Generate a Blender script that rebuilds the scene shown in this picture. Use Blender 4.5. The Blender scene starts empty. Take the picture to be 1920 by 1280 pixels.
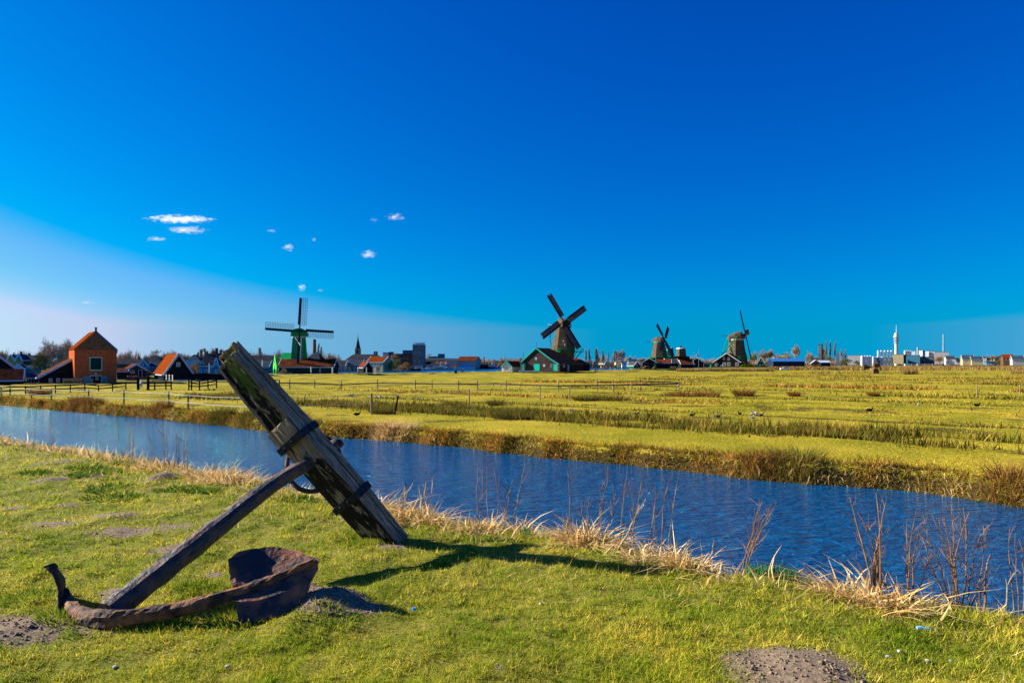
import bpy, math, random
import numpy as np
from mathutils import Vector, Matrix, noise as mnoise

random.seed(7)
rng = np.random.default_rng(11)
scene = bpy.context.scene
COL = scene.collection
F = 1280.0          # focal length in photograph pixels
HZ = 682.0          # photograph row of the horizon
EYE = 1.7
R = math.radians

# ------------------------------------------------------------------ camera
cam_data = bpy.data.cameras.new('camera')
cam = bpy.data.objects.new('camera', cam_data)
COL.objects.link(cam)
cam.location = (0, 0, EYE)
cam.rotation_euler = (R(90), 0, 0)
cam_data.sensor_width = 36
cam_data.lens = 24
cam_data.shift_y = 42 / 1920
cam_data.clip_start = 0.1
cam_data.clip_end = 30000
scene.camera = cam

# ------------------------------------------------------------------ light
SUN_EL = R(24.7)
SUN_DIR = Vector((-3.78, 0.90, 1.79)).normalized()       # towards the sun
sun_data = bpy.data.lights.new('sun', 'SUN')
sun_data.energy = 4.6
sun_data.angle = R(0.53)
sun_data.color = (1.0, 0.93, 0.80)
sun = bpy.data.objects.new('sun', sun_data)
COL.objects.link(sun)
sun.rotation_euler = SUN_DIR.to_track_quat('Z', 'Y').to_euler()
sun.location = (-30, 10, 30)

world = bpy.data.worlds.new('World')
scene.world = world
world.use_nodes = True
wn = world.node_tree
wn.nodes.clear()
wl = wn.links
sky = wn.nodes.new('ShaderNodeTexSky')
sky.sky_type = 'NISHITA'
sky.sun_disc = False
sky.sun_elevation = SUN_EL
sky.sun_rotation = math.atan2(SUN_DIR.x, SUN_DIR.y)
sky.altitude = 0
sky.air_density = 1.0
sky.dust_density = 0.6
sky.ozone_density = 3.0
sep = wn.nodes.new('ShaderNodeSeparateColor')
com = wn.nodes.new('ShaderNodeCombineColor')
bg = wn.nodes.new('ShaderNodeBackground')
out = wn.nodes.new('ShaderNodeOutputWorld')
tcw = wn.nodes.new('ShaderNodeTexCoord'); spw = wn.nodes.new('ShaderNodeSeparateXYZ'); cbw = wn.nodes.new('ShaderNodeCombineXYZ')
mxw = wn.nodes.new('ShaderNodeMath'); mxw.operation = 'MAXIMUM'; mxw.inputs[1].default_value = .050
wl.new(tcw.outputs['Generated'], spw.inputs[0]); wl.new(spw.outputs[0], cbw.inputs[0]); wl.new(spw.outputs[1], cbw.inputs[1])
wl.new(spw.outputs[2], mxw.inputs[0]); wl.new(mxw.outputs[0], cbw.inputs[2]); wl.new(cbw.outputs[0], sky.inputs[0])
wl.new(sky.outputs[0], sep.inputs[0])
# photographic colour response of the picture: strongly saturated blues
SKYFIT = [(0.0125, 2.3), (0.0389, 1.40), (0.194, 0.806)]
SKYGAIN = 3.65      # with exposure +1.45 below the Background strength stays at 0.1
for i, (a, g) in enumerate(SKYFIT):
    p = wn.nodes.new('ShaderNodeMath'); p.operation = 'POWER'; p.inputs[1].default_value = g
    m = wn.nodes.new('ShaderNodeMath'); m.operation = 'MULTIPLY'; m.inputs[1].default_value = a
    wl.new(sep.outputs[i], p.inputs[0]); wl.new(p.outputs[0], m.inputs[0])
    src = m.outputs[0]
    if i == 0:
        s_ = wn.nodes.new('ShaderNodeMath'); s_.operation = 'MULTIPLY_ADD'; s_.inputs[1].default_value = 1.35; s_.inputs[2].default_value = -.365; wl.new(src, s_.inputs[0])
        x_ = wn.nodes.new('ShaderNodeMath'); x_.operation = 'MAXIMUM'; x_.inputs[1].default_value = .0; wl.new(s_.outputs[0], x_.inputs[0])
        y_ = wn.nodes.new('ShaderNodeValToRGB'); wl.new(x_.outputs[0], y_.inputs[0])
        for _ in range(4): y_.color_ramp.elements.new(.5)
        for e, (p_, v_) in zip(y_.color_ramp.elements, [(0, 0), (.136, .128), (.36, .175), (.47, .225), (.66, .335), (.88, .53)]): e.position = p_; e.color = (v_, v_, v_, 1)
        src = y_.outputs[0]
    if i == 1:
        y_ = wn.nodes.new('ShaderNodeMath'); y_.operation = 'MINIMUM'; y_.inputs[1].default_value = .73; wl.new(src, y_.inputs[0]); src = y_.outputs[0]
    if i == 2:
        y_ = wn.nodes.new('ShaderNodeMath'); y_.operation = 'MINIMUM'; y_.inputs[1].default_value = .95; wl.new(src, y_.inputs[0]); src = y_.outputs[0]
    k_ = wn.nodes.new('ShaderNodeMath'); k_.operation = 'MULTIPLY'; k_.inputs[1].default_value = SKYGAIN; wl.new(src, k_.inputs[0])
    wl.new(k_.outputs[0], com.inputs[i])
wl.new(com.outputs[0], bg.inputs[0])
bg.inputs[1].default_value = 0.1
wl.new(bg.outputs[0], out.inputs[0])
scene.view_settings.view_transform = 'Standard'
scene.view_settings.look = 'None'
scene.view_settings.exposure = 1.45
scene.view_settings.gamma = 1.0
scene.view_settings.use_curve_mapping = False
scene.render.engine = 'CYCLES'
scene.cycles.max_bounces = 6
scene.cycles.volume_bounces = 2

# ------------------------------------------------------------------ placing helpers
def W(px, D): return (px - 960.0) / F * D
def Z(py, D): return EYE - (py - HZ) / F * D
def P3(px, py, D): return Vector((W(px, D), D, Z(py, D)))
def G(px, py, z):
    D = (EYE - z) * F / (py - HZ)
    return Vector((W(px, D), D, z))

# ------------------------------------------------------------------ noise
def _h(ix, iy, s):
    v = np.sin(ix * 127.1 + iy * 311.7 + s * 74.7) * 43758.5453
    return v - np.floor(v)
def vnoise(x, y, s=0):
    x = np.asarray(x, float); y = np.asarray(y, float)
    ix = np.floor(x); iy = np.floor(y); fx = x - ix; fy = y - iy
    fx = fx * fx * (3 - 2 * fx); fy = fy * fy * (3 - 2 * fy)
    a = _h(ix, iy, s); b = _h(ix + 1, iy, s); c = _h(ix, iy + 1, s); d = _h(ix + 1, iy + 1, s)
    return (a + (b - a) * fx) * (1 - fy) + (c + (d - c) * fx) * fy
def fbm(x, y, s=0, o=4):
    r = 0; a = .5; t = 0
    for k in range(o):
        r = r + a * vnoise(x * 2 ** k, y * 2 ** k, s + k * 3.1); t += a; a *= .5
    return r / t          # 0..1

# ------------------------------------------------------------------ materials
MATS = {}
def mat(name, c1, c2=None, scale=2.0, rough=.85, bump=0.0, bscale=None, metal=0.0, island=0.0,
        spec=0.0, transl=0.0, stretch=(1, 1, 1), coord='Object', wave=None, detail=5, attr=None, attr_col=None, ramp=(.35, .65), emis=None, iramp=None, tone=None):
    if name in MATS: return MATS[name]
    m = bpy.data.materials.new(name); m.use_nodes = True
    nt = m.node_tree; N = nt.nodes; L = nt.links
    b = N['Principled BSDF']; o = N['Material Output']
    b.inputs['Roughness'].default_value = rough
    b.inputs['Metallic'].default_value = metal
    b.inputs['Specular IOR Level'].default_value = spec
    tc = N.new('ShaderNodeTexCoord'); mp = N.new('ShaderNodeMapping')
    mp.inputs['Scale'].default_value = stretch
    if coord == 'World':
        g = N.new('ShaderNodeNewGeometry'); L.new(g.outputs['Position'], mp.inputs['Vector'])
    else:
        L.new(tc.outputs[coord], mp.inputs['Vector'])
    col = None
    if c2 is not None:
        nz = N.new('ShaderNodeTexNoise'); nz.inputs['Scale'].default_value = scale; nz.inputs['Detail'].default_value = detail
        L.new(mp.outputs[0], nz.inputs['Vector'])
        rp = N.new('ShaderNodeValToRGB')
        rp.color_ramp.elements[0].position = ramp[0]; rp.color_ramp.elements[1].position = ramp[1]
        rp.color_ramp.elements[0].color = (*c1, 1); rp.color_ramp.elements[1].color = (*c2, 1)
        L.new(nz.outputs['Fac'], rp.inputs[0]); col = rp.outputs[0]
    if wave:      # (scale, direction, darkness)
        wv = N.new('ShaderNodeTexWave'); wv.wave_type = 'BANDS'; wv.bands_direction = wave[1]; wv.wave_profile = 'SAW' if len(wave) > 3 else 'SIN'
        wv.inputs['Scale'].default_value = wave[0]; wv.inputs['Distortion'].default_value = .3
        L.new(tc.outputs['Object'], wv.inputs['Vector'])
    if tone:
        g6 = N.new('ShaderNodeAttribute'); g6.attribute_name = 'tone'; r6 = N.new('ShaderNodeValToRGB'); L.new(g6.outputs['Fac'], r6.inputs[0])
        while len(r6.color_ramp.elements) < len(tone): r6.color_ramp.elements.new(.5)
        for e, (p_, c_) in zip(r6.color_ramp.elements, tone): e.position = p_; e.color = (*c_, 1)
        m6 = N.new('ShaderNodeMix'); m6.data_type = 'RGBA'; m6.blend_type = 'MULTIPLY'; m6.inputs[0].default_value = 1
        L.new(col, m6.inputs[6]); L.new(r6.outputs[0], m6.inputs[7]); col = m6.outputs[2]
    if iramp:
        g5 = N.new('ShaderNodeNewGeometry'); r5 = N.new('ShaderNodeValToRGB'); L.new(g5.outputs['Random Per Island'], r5.inputs[0])
        while len(r5.color_ramp.elements) < len(iramp): r5.color_ramp.elements.new(.5)
        for e, (p_, c_) in zip(r5.color_ramp.elements, iramp): e.position = p_; e.color = (*c_, 1)
        m5 = N.new('ShaderNodeMix'); m5.data_type = 'RGBA'; m5.blend_type = 'MULTIPLY'; m5.inputs[0].default_value = 1
        L.new(col, m5.inputs[6]); L.new(r5.outputs[0], m5.inputs[7]); col = m5.outputs[2]
    if island > 0:
        g2 = N.new('ShaderNodeNewGeometry')
        hs = N.new('ShaderNodeHueSaturation')
        mr = N.new('ShaderNodeMapRange'); mr.inputs['To Min'].default_value = 1 - island; mr.inputs['To Max'].default_value = 1 + island
        L.new(g2.outputs['Random Per Island'], mr.inputs['Value']); L.new(mr.outputs[0], hs.inputs['Value'])
        mh = N.new('ShaderNodeMath'); mh.operation = 'MULTIPLY_ADD'; mh.inputs[1].default_value = -.06 * min(1, island * 2); mh.inputs[2].default_value = .5 + .03 * min(1, island * 2)
        L.new(g2.outputs['Random Per Island'], mh.inputs[0]); L.new(mh.outputs[0], hs.inputs['Hue'])
        if col is not None: L.new(col, hs.inputs['Color'])
        else: hs.inputs['Color'].default_value = (*c1, 1)
        col = hs.outputs[0]
    if wave:
        mx = N.new('ShaderNodeMix'); mx.data_type = 'RGBA'; mx.blend_type = 'MULTIPLY'
        k = 1 - wave[2]
        mx.inputs[0].default_value = 1
        rr = N.new('ShaderNodeMapRange'); rr.inputs['To Min'].default_value = k; rr.inputs['To Max'].default_value = 1
        L.new(wv.outputs['Fac'], rr.inputs['Value']); L.new(rr.outputs[0], mx.inputs[7])
        if col is not None: L.new(col, mx.inputs[6])
        else: mx.inputs[6].default_value = (*c1, 1)
        col = mx.outputs[2]
    if attr:
        at = N.new('ShaderNodeAttribute'); at.attribute_name = attr
        m2 = N.new('ShaderNodeMix'); m2.data_type = 'RGBA'
        n3 = N.new('ShaderNodeTexNoise'); n3.inputs['Scale'].default_value = 9; n3.inputs['Detail'].default_value = 8
        L.new(mp.outputs[0], n3.inputs['Vector'])
        ad = N.new('ShaderNodeMath'); ad.operation = 'ADD'; L.new(at.outputs['Fac'], ad.inputs[0]); L.new(n3.outputs['Fac'], ad.inputs[1])
        mr2 = N.new('ShaderNodeMapRange'); mr2.inputs['From Min'].default_value = .85; mr2.inputs['From Max'].default_value = 1.1
        L.new(ad.outputs[0], mr2.inputs['Value']); L.new(mr2.outputs[0], m2.inputs[0])
        L.new(col, m2.inputs[6])
        r3 = N.new('ShaderNodeValToRGB'); n4 = N.new('ShaderNodeTexNoise'); n4.inputs['Scale'].default_value = 30; n4.inputs['Detail'].default_value = 6
        L.new(mp.outputs[0], n4.inputs['Vector']); L.new(n4.outputs['Fac'], r3.inputs[0])
        r3.color_ramp.elements[0].position = .3; r3.color_ramp.elements[1].position = .7
        r3.color_ramp.elements[0].color = (*[v * .6 for v in attr_col], 1); r3.color_ramp.elements[1].color = (*[v * 1.35 for v in attr_col], 1)
        L.new(r3.outputs[0], m2.inputs[7]); col = m2.outputs[2]
    if col is None: b.inputs['Base Color'].default_value = (*c1, 1)
    else: L.new(col, b.inputs['Base Color'])
    if bump > 0:
        bp = N.new('ShaderNodeBump'); bp.inputs['Strength'].default_value = 1; bp.inputs['Distance'].default_value = bump
        nb = N.new('ShaderNodeTexNoise'); nb.inputs['Scale'].default_value = bscale or scale * 3; nb.inputs['Detail'].default_value = 8
        L.new(mp.outputs[0], nb.inputs['Vector']); 
        L.new(nb.outputs['Fac'], bp.inputs['Height']); L.new(bp.outputs[0], b.inputs['Normal'])
    if emis:
        b.inputs['Emission Color'].default_value = (*emis[:3], 1); b.inputs['Emission Strength'].default_value = emis[3]
    if transl > 0:
        tr = N.new('ShaderNodeBsdfTranslucent'); ms = N.new('ShaderNodeMixShader'); ms.inputs[0].default_value = transl
        if col is not None: L.new(col, tr.inputs['Color'])
        else: tr.inputs['Color'].default_value = (*c1, 1)
        L.new(b.outputs[0], ms.inputs[1]); L.new(tr.outputs[0], ms.inputs[2]); L.new(ms.outputs[0], o.inputs['Surface'])
    MATS[name] = m
    return m

# ------------------------------------------------------------------ object helpers
USED = set()
def tag(o, label=None, cat=None, group=None, kind=None):
    if label: o['label'] = label
    if cat: o['category'] = cat
    if group: o['group'] = group
    if kind: o['kind'] = kind
    return o
def root(name, label, cat, loc, rz=0, group=None):
    o = bpy.data.objects.new(name, None); COL.objects.link(o)
    o.empty_display_size = .3
    o.location = loc; o.rotation_euler = (0, 0, rz)
    return tag(o, label, cat, group)
def meshobj(name, me, parent=None):
    o = bpy.data.objects.new(name, me); COL.objects.link(o)
    if parent is not None: o.parent = parent
    return o
def npmesh(name, V, Fq=None, Ft=None, m=None, parent=None, smooth=False):
    """mesh from numpy vertex array and quad / triangle index arrays"""
    me = bpy.data.meshes.new(name)
    V = np.asarray(V, np.float32)
    me.vertices.add(len(V)); me.vertices.foreach_set('co', V.ravel())
    nq = 0 if Fq is None else len(Fq); nt_ = 0 if Ft is None else len(Ft)
    idx = []; 
    if nq: idx.append(np.asarray(Fq, np.int32).ravel())
    if nt_: idx.append(np.asarray(Ft, np.int32).ravel())
    idx = np.concatenate(idx)
    me.loops.add(len(idx)); me.loops.foreach_set('vertex_index', idx)
    me.polygons.add(nq + nt_)
    st = np.concatenate([np.arange(nq) * 4, nq * 4 + np.arange(nt_) * 3]).astype(np.int32)
    me.polygons.foreach_set('loop_start', st)
    me.update(calc_edges=True)
    if smooth: me.polygons.foreach_set('use_smooth', np.ones(nq + nt_, bool))
    if m: me.materials.append(m)
    return meshobj(name, me, parent)

class MB:
    def __init__(s): s.v = []; s.f = []
    def add(s, vs, fs):
        n = len(s.v); s.v += [tuple(p) for p in vs]; s.f += [tuple(i + n for i in f) for f in fs]; return s
    def box(s, x0, x1, y0, y1, z0, z1):
        return s.add([(x0, y0, z0), (x1, y0, z0), (x1, y1, z0), (x0, y1, z0), (x0, y0, z1), (x1, y0, z1), (x1, y1, z1), (x0, y1, z1)],
                     [(3, 2, 1, 0), (4, 5, 6, 7), (0, 1, 5, 4), (1, 2, 6, 5), (2, 3, 7, 6), (3, 0, 4, 7)])
    def bar(s, a, b, w, h=None, up=(0, 0, 1)):
        h = h or w; a = Vector(a); b = Vector(b); d = (b - a).normalized(); u = Vector(up)
        if abs(d.dot(u)) > .97: u = Vector((1, 0, 0))
        x = d.cross(u).normalized() * (w / 2); y = x.cross(d).normalized() * (h / 2)
        vs = [a - x - y, a + x - y, a + x + y, a - x + y, b - x - y, b + x - y, b + x + y, b - x + y]
        return s.add(vs, [(3, 2, 1, 0), (4, 5, 6, 7), (0, 1, 5, 4), (1, 2, 6, 5), (2, 3, 7, 6), (3, 0, 4, 7)])
    def tube(s, pts, rads, n=8, cap=True):
        pts = [Vector(p) for p in pts]; rings = []
        for i, p in enumerate(pts):
            d = (pts[min(i + 1, len(pts) - 1)] - pts[max(i - 1, 0)]).normalized()
            u = Vector((0, 0, 1)) if abs(d.z) < .9 else Vector((0, 1, 0))
            x = d.cross(u).normalized(); y = x.cross(d)
            r = rads[i] if hasattr(rads, '__len__') else rads
            rings.append([p + (x * math.cos(2 * math.pi * k / n) + y * math.sin(2 * math.pi * k / n)) * r for k in range(n)])
        return s.loft(rings, cap)
    def loft(s, rings, cap=True):
        n = len(rings[0]); vs = [p for r in rings for p in r]; fs = []
        for i in range(len(rings) - 1):
            for k in range(n):
                fs.append((i * n + k, i * n + (k + 1) % n, (i + 1) * n + (k + 1) % n, (i + 1) * n + k))
        if cap: fs += [tuple(range(n))[::-1], tuple((len(rings) - 1) * n + k for k in range(n))]
        return s.add(vs, fs)
    def cyl(s, x, y, z0, z1, r0, r1=None, n=12):
        r1 = r0 if r1 is None else r1
        return s.loft([[(x + r * math.cos(2 * math.pi * k / n), y + r * math.sin(2 * math.pi * k / n), z) for k in range(n)] for z, r in ((z0, r0), (z1, r1))])
    def ball(s, c, r, sc=(1, 1, 1), n=10, m=7):
        rings = []
        for j in range(m + 1):
            a = -math.pi / 2 + math.pi * (j + .02) / (m + .04)
            rings.append([(c[0] + sc[0] * r * math.cos(a) * math.cos(2 * math.pi * k / n), c[1] + sc[1] * r * math.cos(a) * math.sin(2 * math.pi * k / n), c[2] + sc[2] * r * math.sin(a)) for k in range(n)])
        return s.loft(rings)
    def mesh(s, name, m=None):
        me = bpy.data.meshes.new(name); me.from_pydata(s.v, [], s.f); me.update()
        if m: me.materials.append(m)
        return me
    def build(s, name, m=None, parent=None, smooth=False):
        me = s.mesh(name, m)
        if smooth: me.polygons.foreach_set('use_smooth', np.ones(len(me.polygons), bool))
        return meshobj(name, me, parent)

def ribbons(base, dirv, length, width, bend, seg=2, wdir=None):
    """bent tapering blades. base (n,3); dirv (n,3) unit; length, width (n); bend (n,3) end offset. Returns V, Fq, Ft"""
    n = len(base)
    if wdir is None:
        a = rng.uniform(0, 2 * np.pi, n); wdir = np.stack([np.cos(a), np.sin(a), np.zeros(n)], 1)
    rows = []
    for k in range(seg):
        t = k / seg
        c = base + dirv * (length * t)[:, None] + bend * (t * t)
        w = (width * (1 - .75 * t) * .5)[:, None] * wdir
        rows += [c - w, c + w]
    tip = base + dirv * length[:, None] + bend
    V = np.stack(rows + [tip], 1)           # n, 2*seg+1, 3
    m = 2 * seg + 1
    off = (np.arange(n) * m)[:, None]
    Fq = np.concatenate([off + np.array([[2 * k, 2 * k + 1, 2 * k + 3, 2 * k + 2]]) for k in range(seg - 1)]) if seg > 1 else None
    Ft = off + np.array([[2 * seg - 2, 2 * seg - 1, 2 * seg]])
    return V.reshape(-1, 3), Fq, Ft
def randunit(n, lean):
    a = rng.uniform(0, 2 * np.pi, n); l = rng.uniform(0, 1, n) * lean
    d = np.stack([np.cos(a) * l, np.sin(a) * l, np.ones(n)], 1)
    return d / np.linalg.norm(d, axis=1)[:, None]
# ================================================================== terrain
AX = np.array([-.78, .626]); AQ = np.array([.626, .78])     # along / across the canal
def tq(x, y): return AX[0] * x + AX[1] * y, AQ[0] * x + AQ[1] * y
def xy(t, q): return AX[0] * t + AQ[0] * q, AX[1] * t + AQ[1] * q
NEAR_PX = [(0, 832), (100, 840), (240, 864), (340, 882), (430, 902), (520, 918), (720, 955), (800, 968), (900, 986), (1000, 1003), (1080, 1015), (1150, 1033), (1250, 1053), (1330, 1070), (1400, 1080), (1500, 1096), (1600, 1110), (1700, 1128), (1850, 1145), (1920, 1155)]
FAR_PX = [(0, 761), (60, 767), (125, 771.5), (185, 777), (260, 782.5), (340, 791), (420, 799), (454, 803), (560, 815), (760, 829), (900, 846), (1100, 866), (1300, 887), (1500, 906), (1700, 919), (1900, 950)]
WZ = -1.95; PZ = -1.3; PEYE = EYE - PZ
def curve(pxs, z):
    pts = [G(a, b, z) for a, b in pxs]
    T = np.array([tq(p.x, p.y)[0] for p in pts]); Q = np.array([tq(p.x, p.y)[1] for p in pts])
    o = np.argsort(T); return T[o], Q[o]
NT, NQ = curve(NEAR_PX, -.03); FT, FQ = curve(FAR_PX, WZ)
def qnear(t): return np.interp(t, NT, NQ) + (fbm(t * .9, t * 0 + 3, 5) - .5) * .5
def qfar(t): return np.interp(t, FT, FQ) + (fbm(t * .5, t * 0 + 9, 6) - .5) * .8
# bare earth: px, py, rx, ry (photo pixels), height m, strength
DIRT = [(30, 1185, 110, 34, .03, 1.1), (185, 1178, 60, 22, .0, .7), (1480, 1262, 150, 48, .055, 1.3), (1540, 1275, 90, 30, .03, 1.2), (615, 1143, 80, 28, .13, 1.3), (560, 1125, 40, 20, .10, 1.2), (680, 1150, 60, 16, .0, .8),
        (742, 1024, 36, 9, .01, 1.2), (322, 1030, 52, 11, .02, 1.1), (212, 972, 52, 9, .03, 1.1), (120, 986, 60, 7, .02, 1.0), (230, 998, 90, 9, .0, .9), (330, 985, 60, 8, .0, .8), (90, 902, 30, 6, .06, 1.4),
        (304, 899, 24, 8, .12, 1.5), (25, 955, 34, 6, .03, 1.1), (120, 951, 34, 4, .02, 1.0), (208, 1111, 22, 9, .0, 1.1), (400, 1078, 30, 9, 0, .9), (78, 871, 16, 3, .02, 1.0), (120, 866, 26, 4, .03, 1.0), (180, 893, 26, 5, .02, .9), (390, 980, 50, 7, 0, .7),
        (1180, 1120, 30, 6, 0, .5), (735, 1192, 26, 8, .01, .6), (935, 1262, 20, 6, .01, .8), (1100, 1250, 40, 9, 0, .45), (540, 1030, 40, 7, 0, .4), (640, 970, 60, 8, 0, .45), (1200, 1030, 60, 6, 0, .3)]
DW = []
for px, py, rx, ry, h, s in DIRT:
    p = G(px, py, 0); D = p.y
    DW.append((p.x, p.y, rx / F * D, D * D * ry / (F * EYE), h, s))
def hnear(x, y):
    """height and bare earth mask of the near bank"""
    t, q = tq(x, y)
    qe = qnear(t)
    z = (fbm(x * .55, y * .55, 1) - .5) * .10 + (fbm(x * 2.3, y * 2.3, 2) - .5) * .05 + (fbm(x * 7, y * 7, 3, 3) - .5) * .045
    dirt = np.zeros_like(z)
    wob = (fbm(x * 3, y * 3, 8) - .5) * .9
    for cx, cy, rx, ry, h, s in DW:
        d = ((x - cx) / rx) ** 2 + ((y - cy) / ry) ** 2
        k = np.exp(-d * 1.2)
        z = z + h * k * (1 + (fbm(x * 4, y * 4, 21, 4) - .5) * .7)
        dirt = np.maximum(dirt, s * np.clip(1.25 - np.sqrt(d) + wob, 0, 1))
    s_ = q - qe
    drop = np.where(s_ > -.35, (s_ + .35) ** 2 * .28, 0)
    drop = np.where(s_ > .25, .28 * .36 + (s_ - .25) * .85, drop)
    z = z - np.minimum(drop, 2.6)
    return z, np.clip(dirt, 0, 1)
def grid(T, Q, fn, name, m, attr=True):
    TT, QQ = np.meshgrid(T, Q, indexing='ij')
    X, Y = xy(TT, QQ); r = fn(X, Y, TT, QQ)
    Zz, A = r
    V = np.stack([X, Y, Zz], -1).reshape(-1, 3)
    nt, nq = len(T), len(Q); I = np.arange(nt * nq).reshape(nt, nq)
    Fq = np.stack([I[:-1, :-1], I[:-1, 1:], I[1:, 1:], I[1:, :-1]], -1).reshape(-1, 4)
    o = npmesh(name, V, Fq, None, m, smooth=True)
    if attr:
        at = o.data.attributes.new('earth', 'FLOAT', 'POINT'); at.data.foreach_set('value', A.ravel().astype(np.float32))
    return o

m_soil_grass = mat('turf_soil', (.12, .14, .008), (.22, .19, .03), scale=3.5, rough=.95, bump=.008, bscale=35, coord='World', attr='earth', attr_col=(.20, .145, .095), spec=.1)
T = np.concatenate([np.arange(-30, -12, .6), np.arange(-12, 3, .08), np.arange(3, 12, .085), np.arange(12, 24, .14), np.geomspace(24, 160, 60)])
Q = np.concatenate([-np.geomspace(60, 4, 26), np.arange(-3.9, 1, .15), np.arange(1, 7.2, .075), np.arange(7.2, 11, .25)])
bank = grid(T, Q, lambda x, y, t, q: hnear(x, y), 'grass_bank', m_soil_grass)
tag(bank, 'near grassy canal bank with bare earth patches and molehills', kind='structure')

# canal water ------------------------------------------------------
m = bpy.data.materials.new('canal_water'); m.use_nodes = True; MATS['water'] = m
nt = m.node_tree; N = nt.nodes; L = nt.links; b = N['Principled BSDF']
b.inputs['Base Color'].default_value = (.0, .090, .23, 1); b.inputs['Roughness'].default_value = .07
b.inputs['IOR'].default_value = 2.5; b.inputs['Specular Tint'].default_value = (.22, .84, 1.0, 1); b.inputs['Specular IOR Level'].default_value = .5
g = N.new('ShaderNodeNewGeometry')
mp = N.new('ShaderNodeMapping'); mp.inputs['Rotation'].default_value = (0, 0, R(28)); mp.inputs['Scale'].default_value = (1, 2.6, 1)
L.new(g.outputs['Position'], mp.inputs['Vector'])
n1 = N.new('ShaderNodeTexNoise'); n1.inputs['Scale'].default_value = 1.5; n1.inputs['Detail'].default_value = 5; n1.inputs['Roughness'].default_value = .55; n1.inputs['Distortion'].default_value = .6
n2 = N.new('ShaderNodeTexNoise'); n2.inputs['Scale'].default_value = 5.5; n2.inputs['Detail'].default_value = 3; n2.inputs['Distortion'].default_value = .4
L.new(mp.outputs[0], n1.inputs['Vector']); L.new(mp.outputs[0], n2.inputs['Vector'])
ma = N.new('ShaderNodeMath'); ma.operation = 'MULTIPLY_ADD'; ma.inputs[1].default_value = .22
L.new(n2.outputs['Fac'], ma.inputs[0]); L.new(n1.outputs['Fac'], ma.inputs[2])
bp = N.new('ShaderNodeBump'); bp.inputs['Distance'].default_value = .36; bp.inputs['Strength'].default_value = 1
L.new(ma.outputs[0], bp.inputs['Height']); L.new(bp.outputs[0], b.inputs['Normal'])
Tw = np.array([-60, 0, 60, 170.]); Qw = np.array([3, 12, 26.])
o = grid(Tw, Qw, lambda x, y, t, q: (np.full_like(x, WZ), x * 0), 'canal_water', m, attr=False); o.data.polygons.foreach_set('use_smooth', np.zeros(len(o.data.polygons), bool))
tag(o, 'blue rippled water of the canal between the two banks', kind='structure')

# pasture beyond ----------------------------------------------------
DITCH = [30.3, 50, 71, 90.5, 119, 140, 164, 190, 228, 262, 299, 340]
DLINE = [(-160, 90), (-95, 122), (-66, 150), (-36.6, 182), (0, 231), (54, 289), (141, 372), (330, 560), (700, 950)]
FURROW = [40, 60.5, 80, 99, 109, 129, 151, 177, 203, 216, 245]
def dike_dist(x, y):
    """signed distance beyond the dike line (positive = beyond)"""
    X = np.array([p[0] for p in DLINE], float); Y = np.array([p[1] for p in DLINE], float)
    yy = np.interp(x, X, Y); sl = np.gradient(Y, X); s = np.interp(x, X, sl)
    return (y - yy) / np.sqrt(1 + s * s)
def hpast(x, y, t, q):
    D = np.maximum(y, 5)
    qf = qfar(t)
    s = q - qf
    near = np.clip(1.4 - D / 90, 0, 1)
    z = PZ + (fbm(x * .25, y * .25, 31) - .5) * .16 + (fbm(x * 1.4, y * 1.4, 33) - .5) * .07 * near
    e = np.zeros_like(z)
    for k, dq in enumerate(DITCH):
        w = .75 + .35 * vnoise(t * .15, t * 0, k)
        d = np.abs(q - dq - (vnoise(t * .1, t * 0, 40 + k) - .5) * .8) / w
        z = z - np.clip(1.25 - d, 0, 1) * (.34 if k == 0 else .3)
        z = z + .05 * np.exp(-(d - 2) ** 2)
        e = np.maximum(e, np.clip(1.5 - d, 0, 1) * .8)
    for k, dq in enumerate(FURROW):
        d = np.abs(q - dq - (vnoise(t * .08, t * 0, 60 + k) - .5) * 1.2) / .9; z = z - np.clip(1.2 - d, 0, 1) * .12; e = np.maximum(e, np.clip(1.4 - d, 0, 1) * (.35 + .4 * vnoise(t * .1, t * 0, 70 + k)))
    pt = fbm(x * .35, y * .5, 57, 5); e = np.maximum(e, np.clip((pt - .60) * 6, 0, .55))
    # canal bank face
    face = .30 + .35 * fbm(t * 1.3, t * 0, 50)
    k = np.clip(s / face, 0, 1)
    z = (WZ - .5) + (z - WZ + .5) * k ** .7 - .10 * np.exp(-((s - 1.0) / .6) ** 2)
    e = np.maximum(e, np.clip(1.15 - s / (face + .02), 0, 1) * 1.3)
    # dike
    dd = dike_dist(x, y)
    dz = np.clip(1 - np.abs(dd - 3.5) / 5.5, 0, 1); z = z + np.minimum(dz * 1.1, .42)
    z = np.where((dd > 3.5) & (dz < .4), -1.62, z)
    z = np.where(dd > 9.5, np.minimum(z, -1.62), z)
    return z, e
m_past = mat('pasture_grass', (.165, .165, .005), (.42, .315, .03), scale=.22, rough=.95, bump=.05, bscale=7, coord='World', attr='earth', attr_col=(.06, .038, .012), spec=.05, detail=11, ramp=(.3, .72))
T = np.concatenate([-np.geomspace(620, 60, 60), np.arange(-58, -20, .8), np.arange(-20, 60, .42), np.arange(60, 110, .9), np.geomspace(111, 420, 90)])
Q = [18.0, 18.6, 19.0]; q = 19.15
while q < 640:
    Q.append(q)
    step = .13 if q < 25 else (.25 if q < 34 else .4 + (q - 34) * .006)
    if q > 34 and min(abs(q - d) for d in DITCH + FURROW) < 2.0: step = .32
    if q > 350: step = 4
    q += step
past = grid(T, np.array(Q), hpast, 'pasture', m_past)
tag(past, 'flat polder pasture in long strips parted by shallow ditches', kind='structure')

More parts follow.
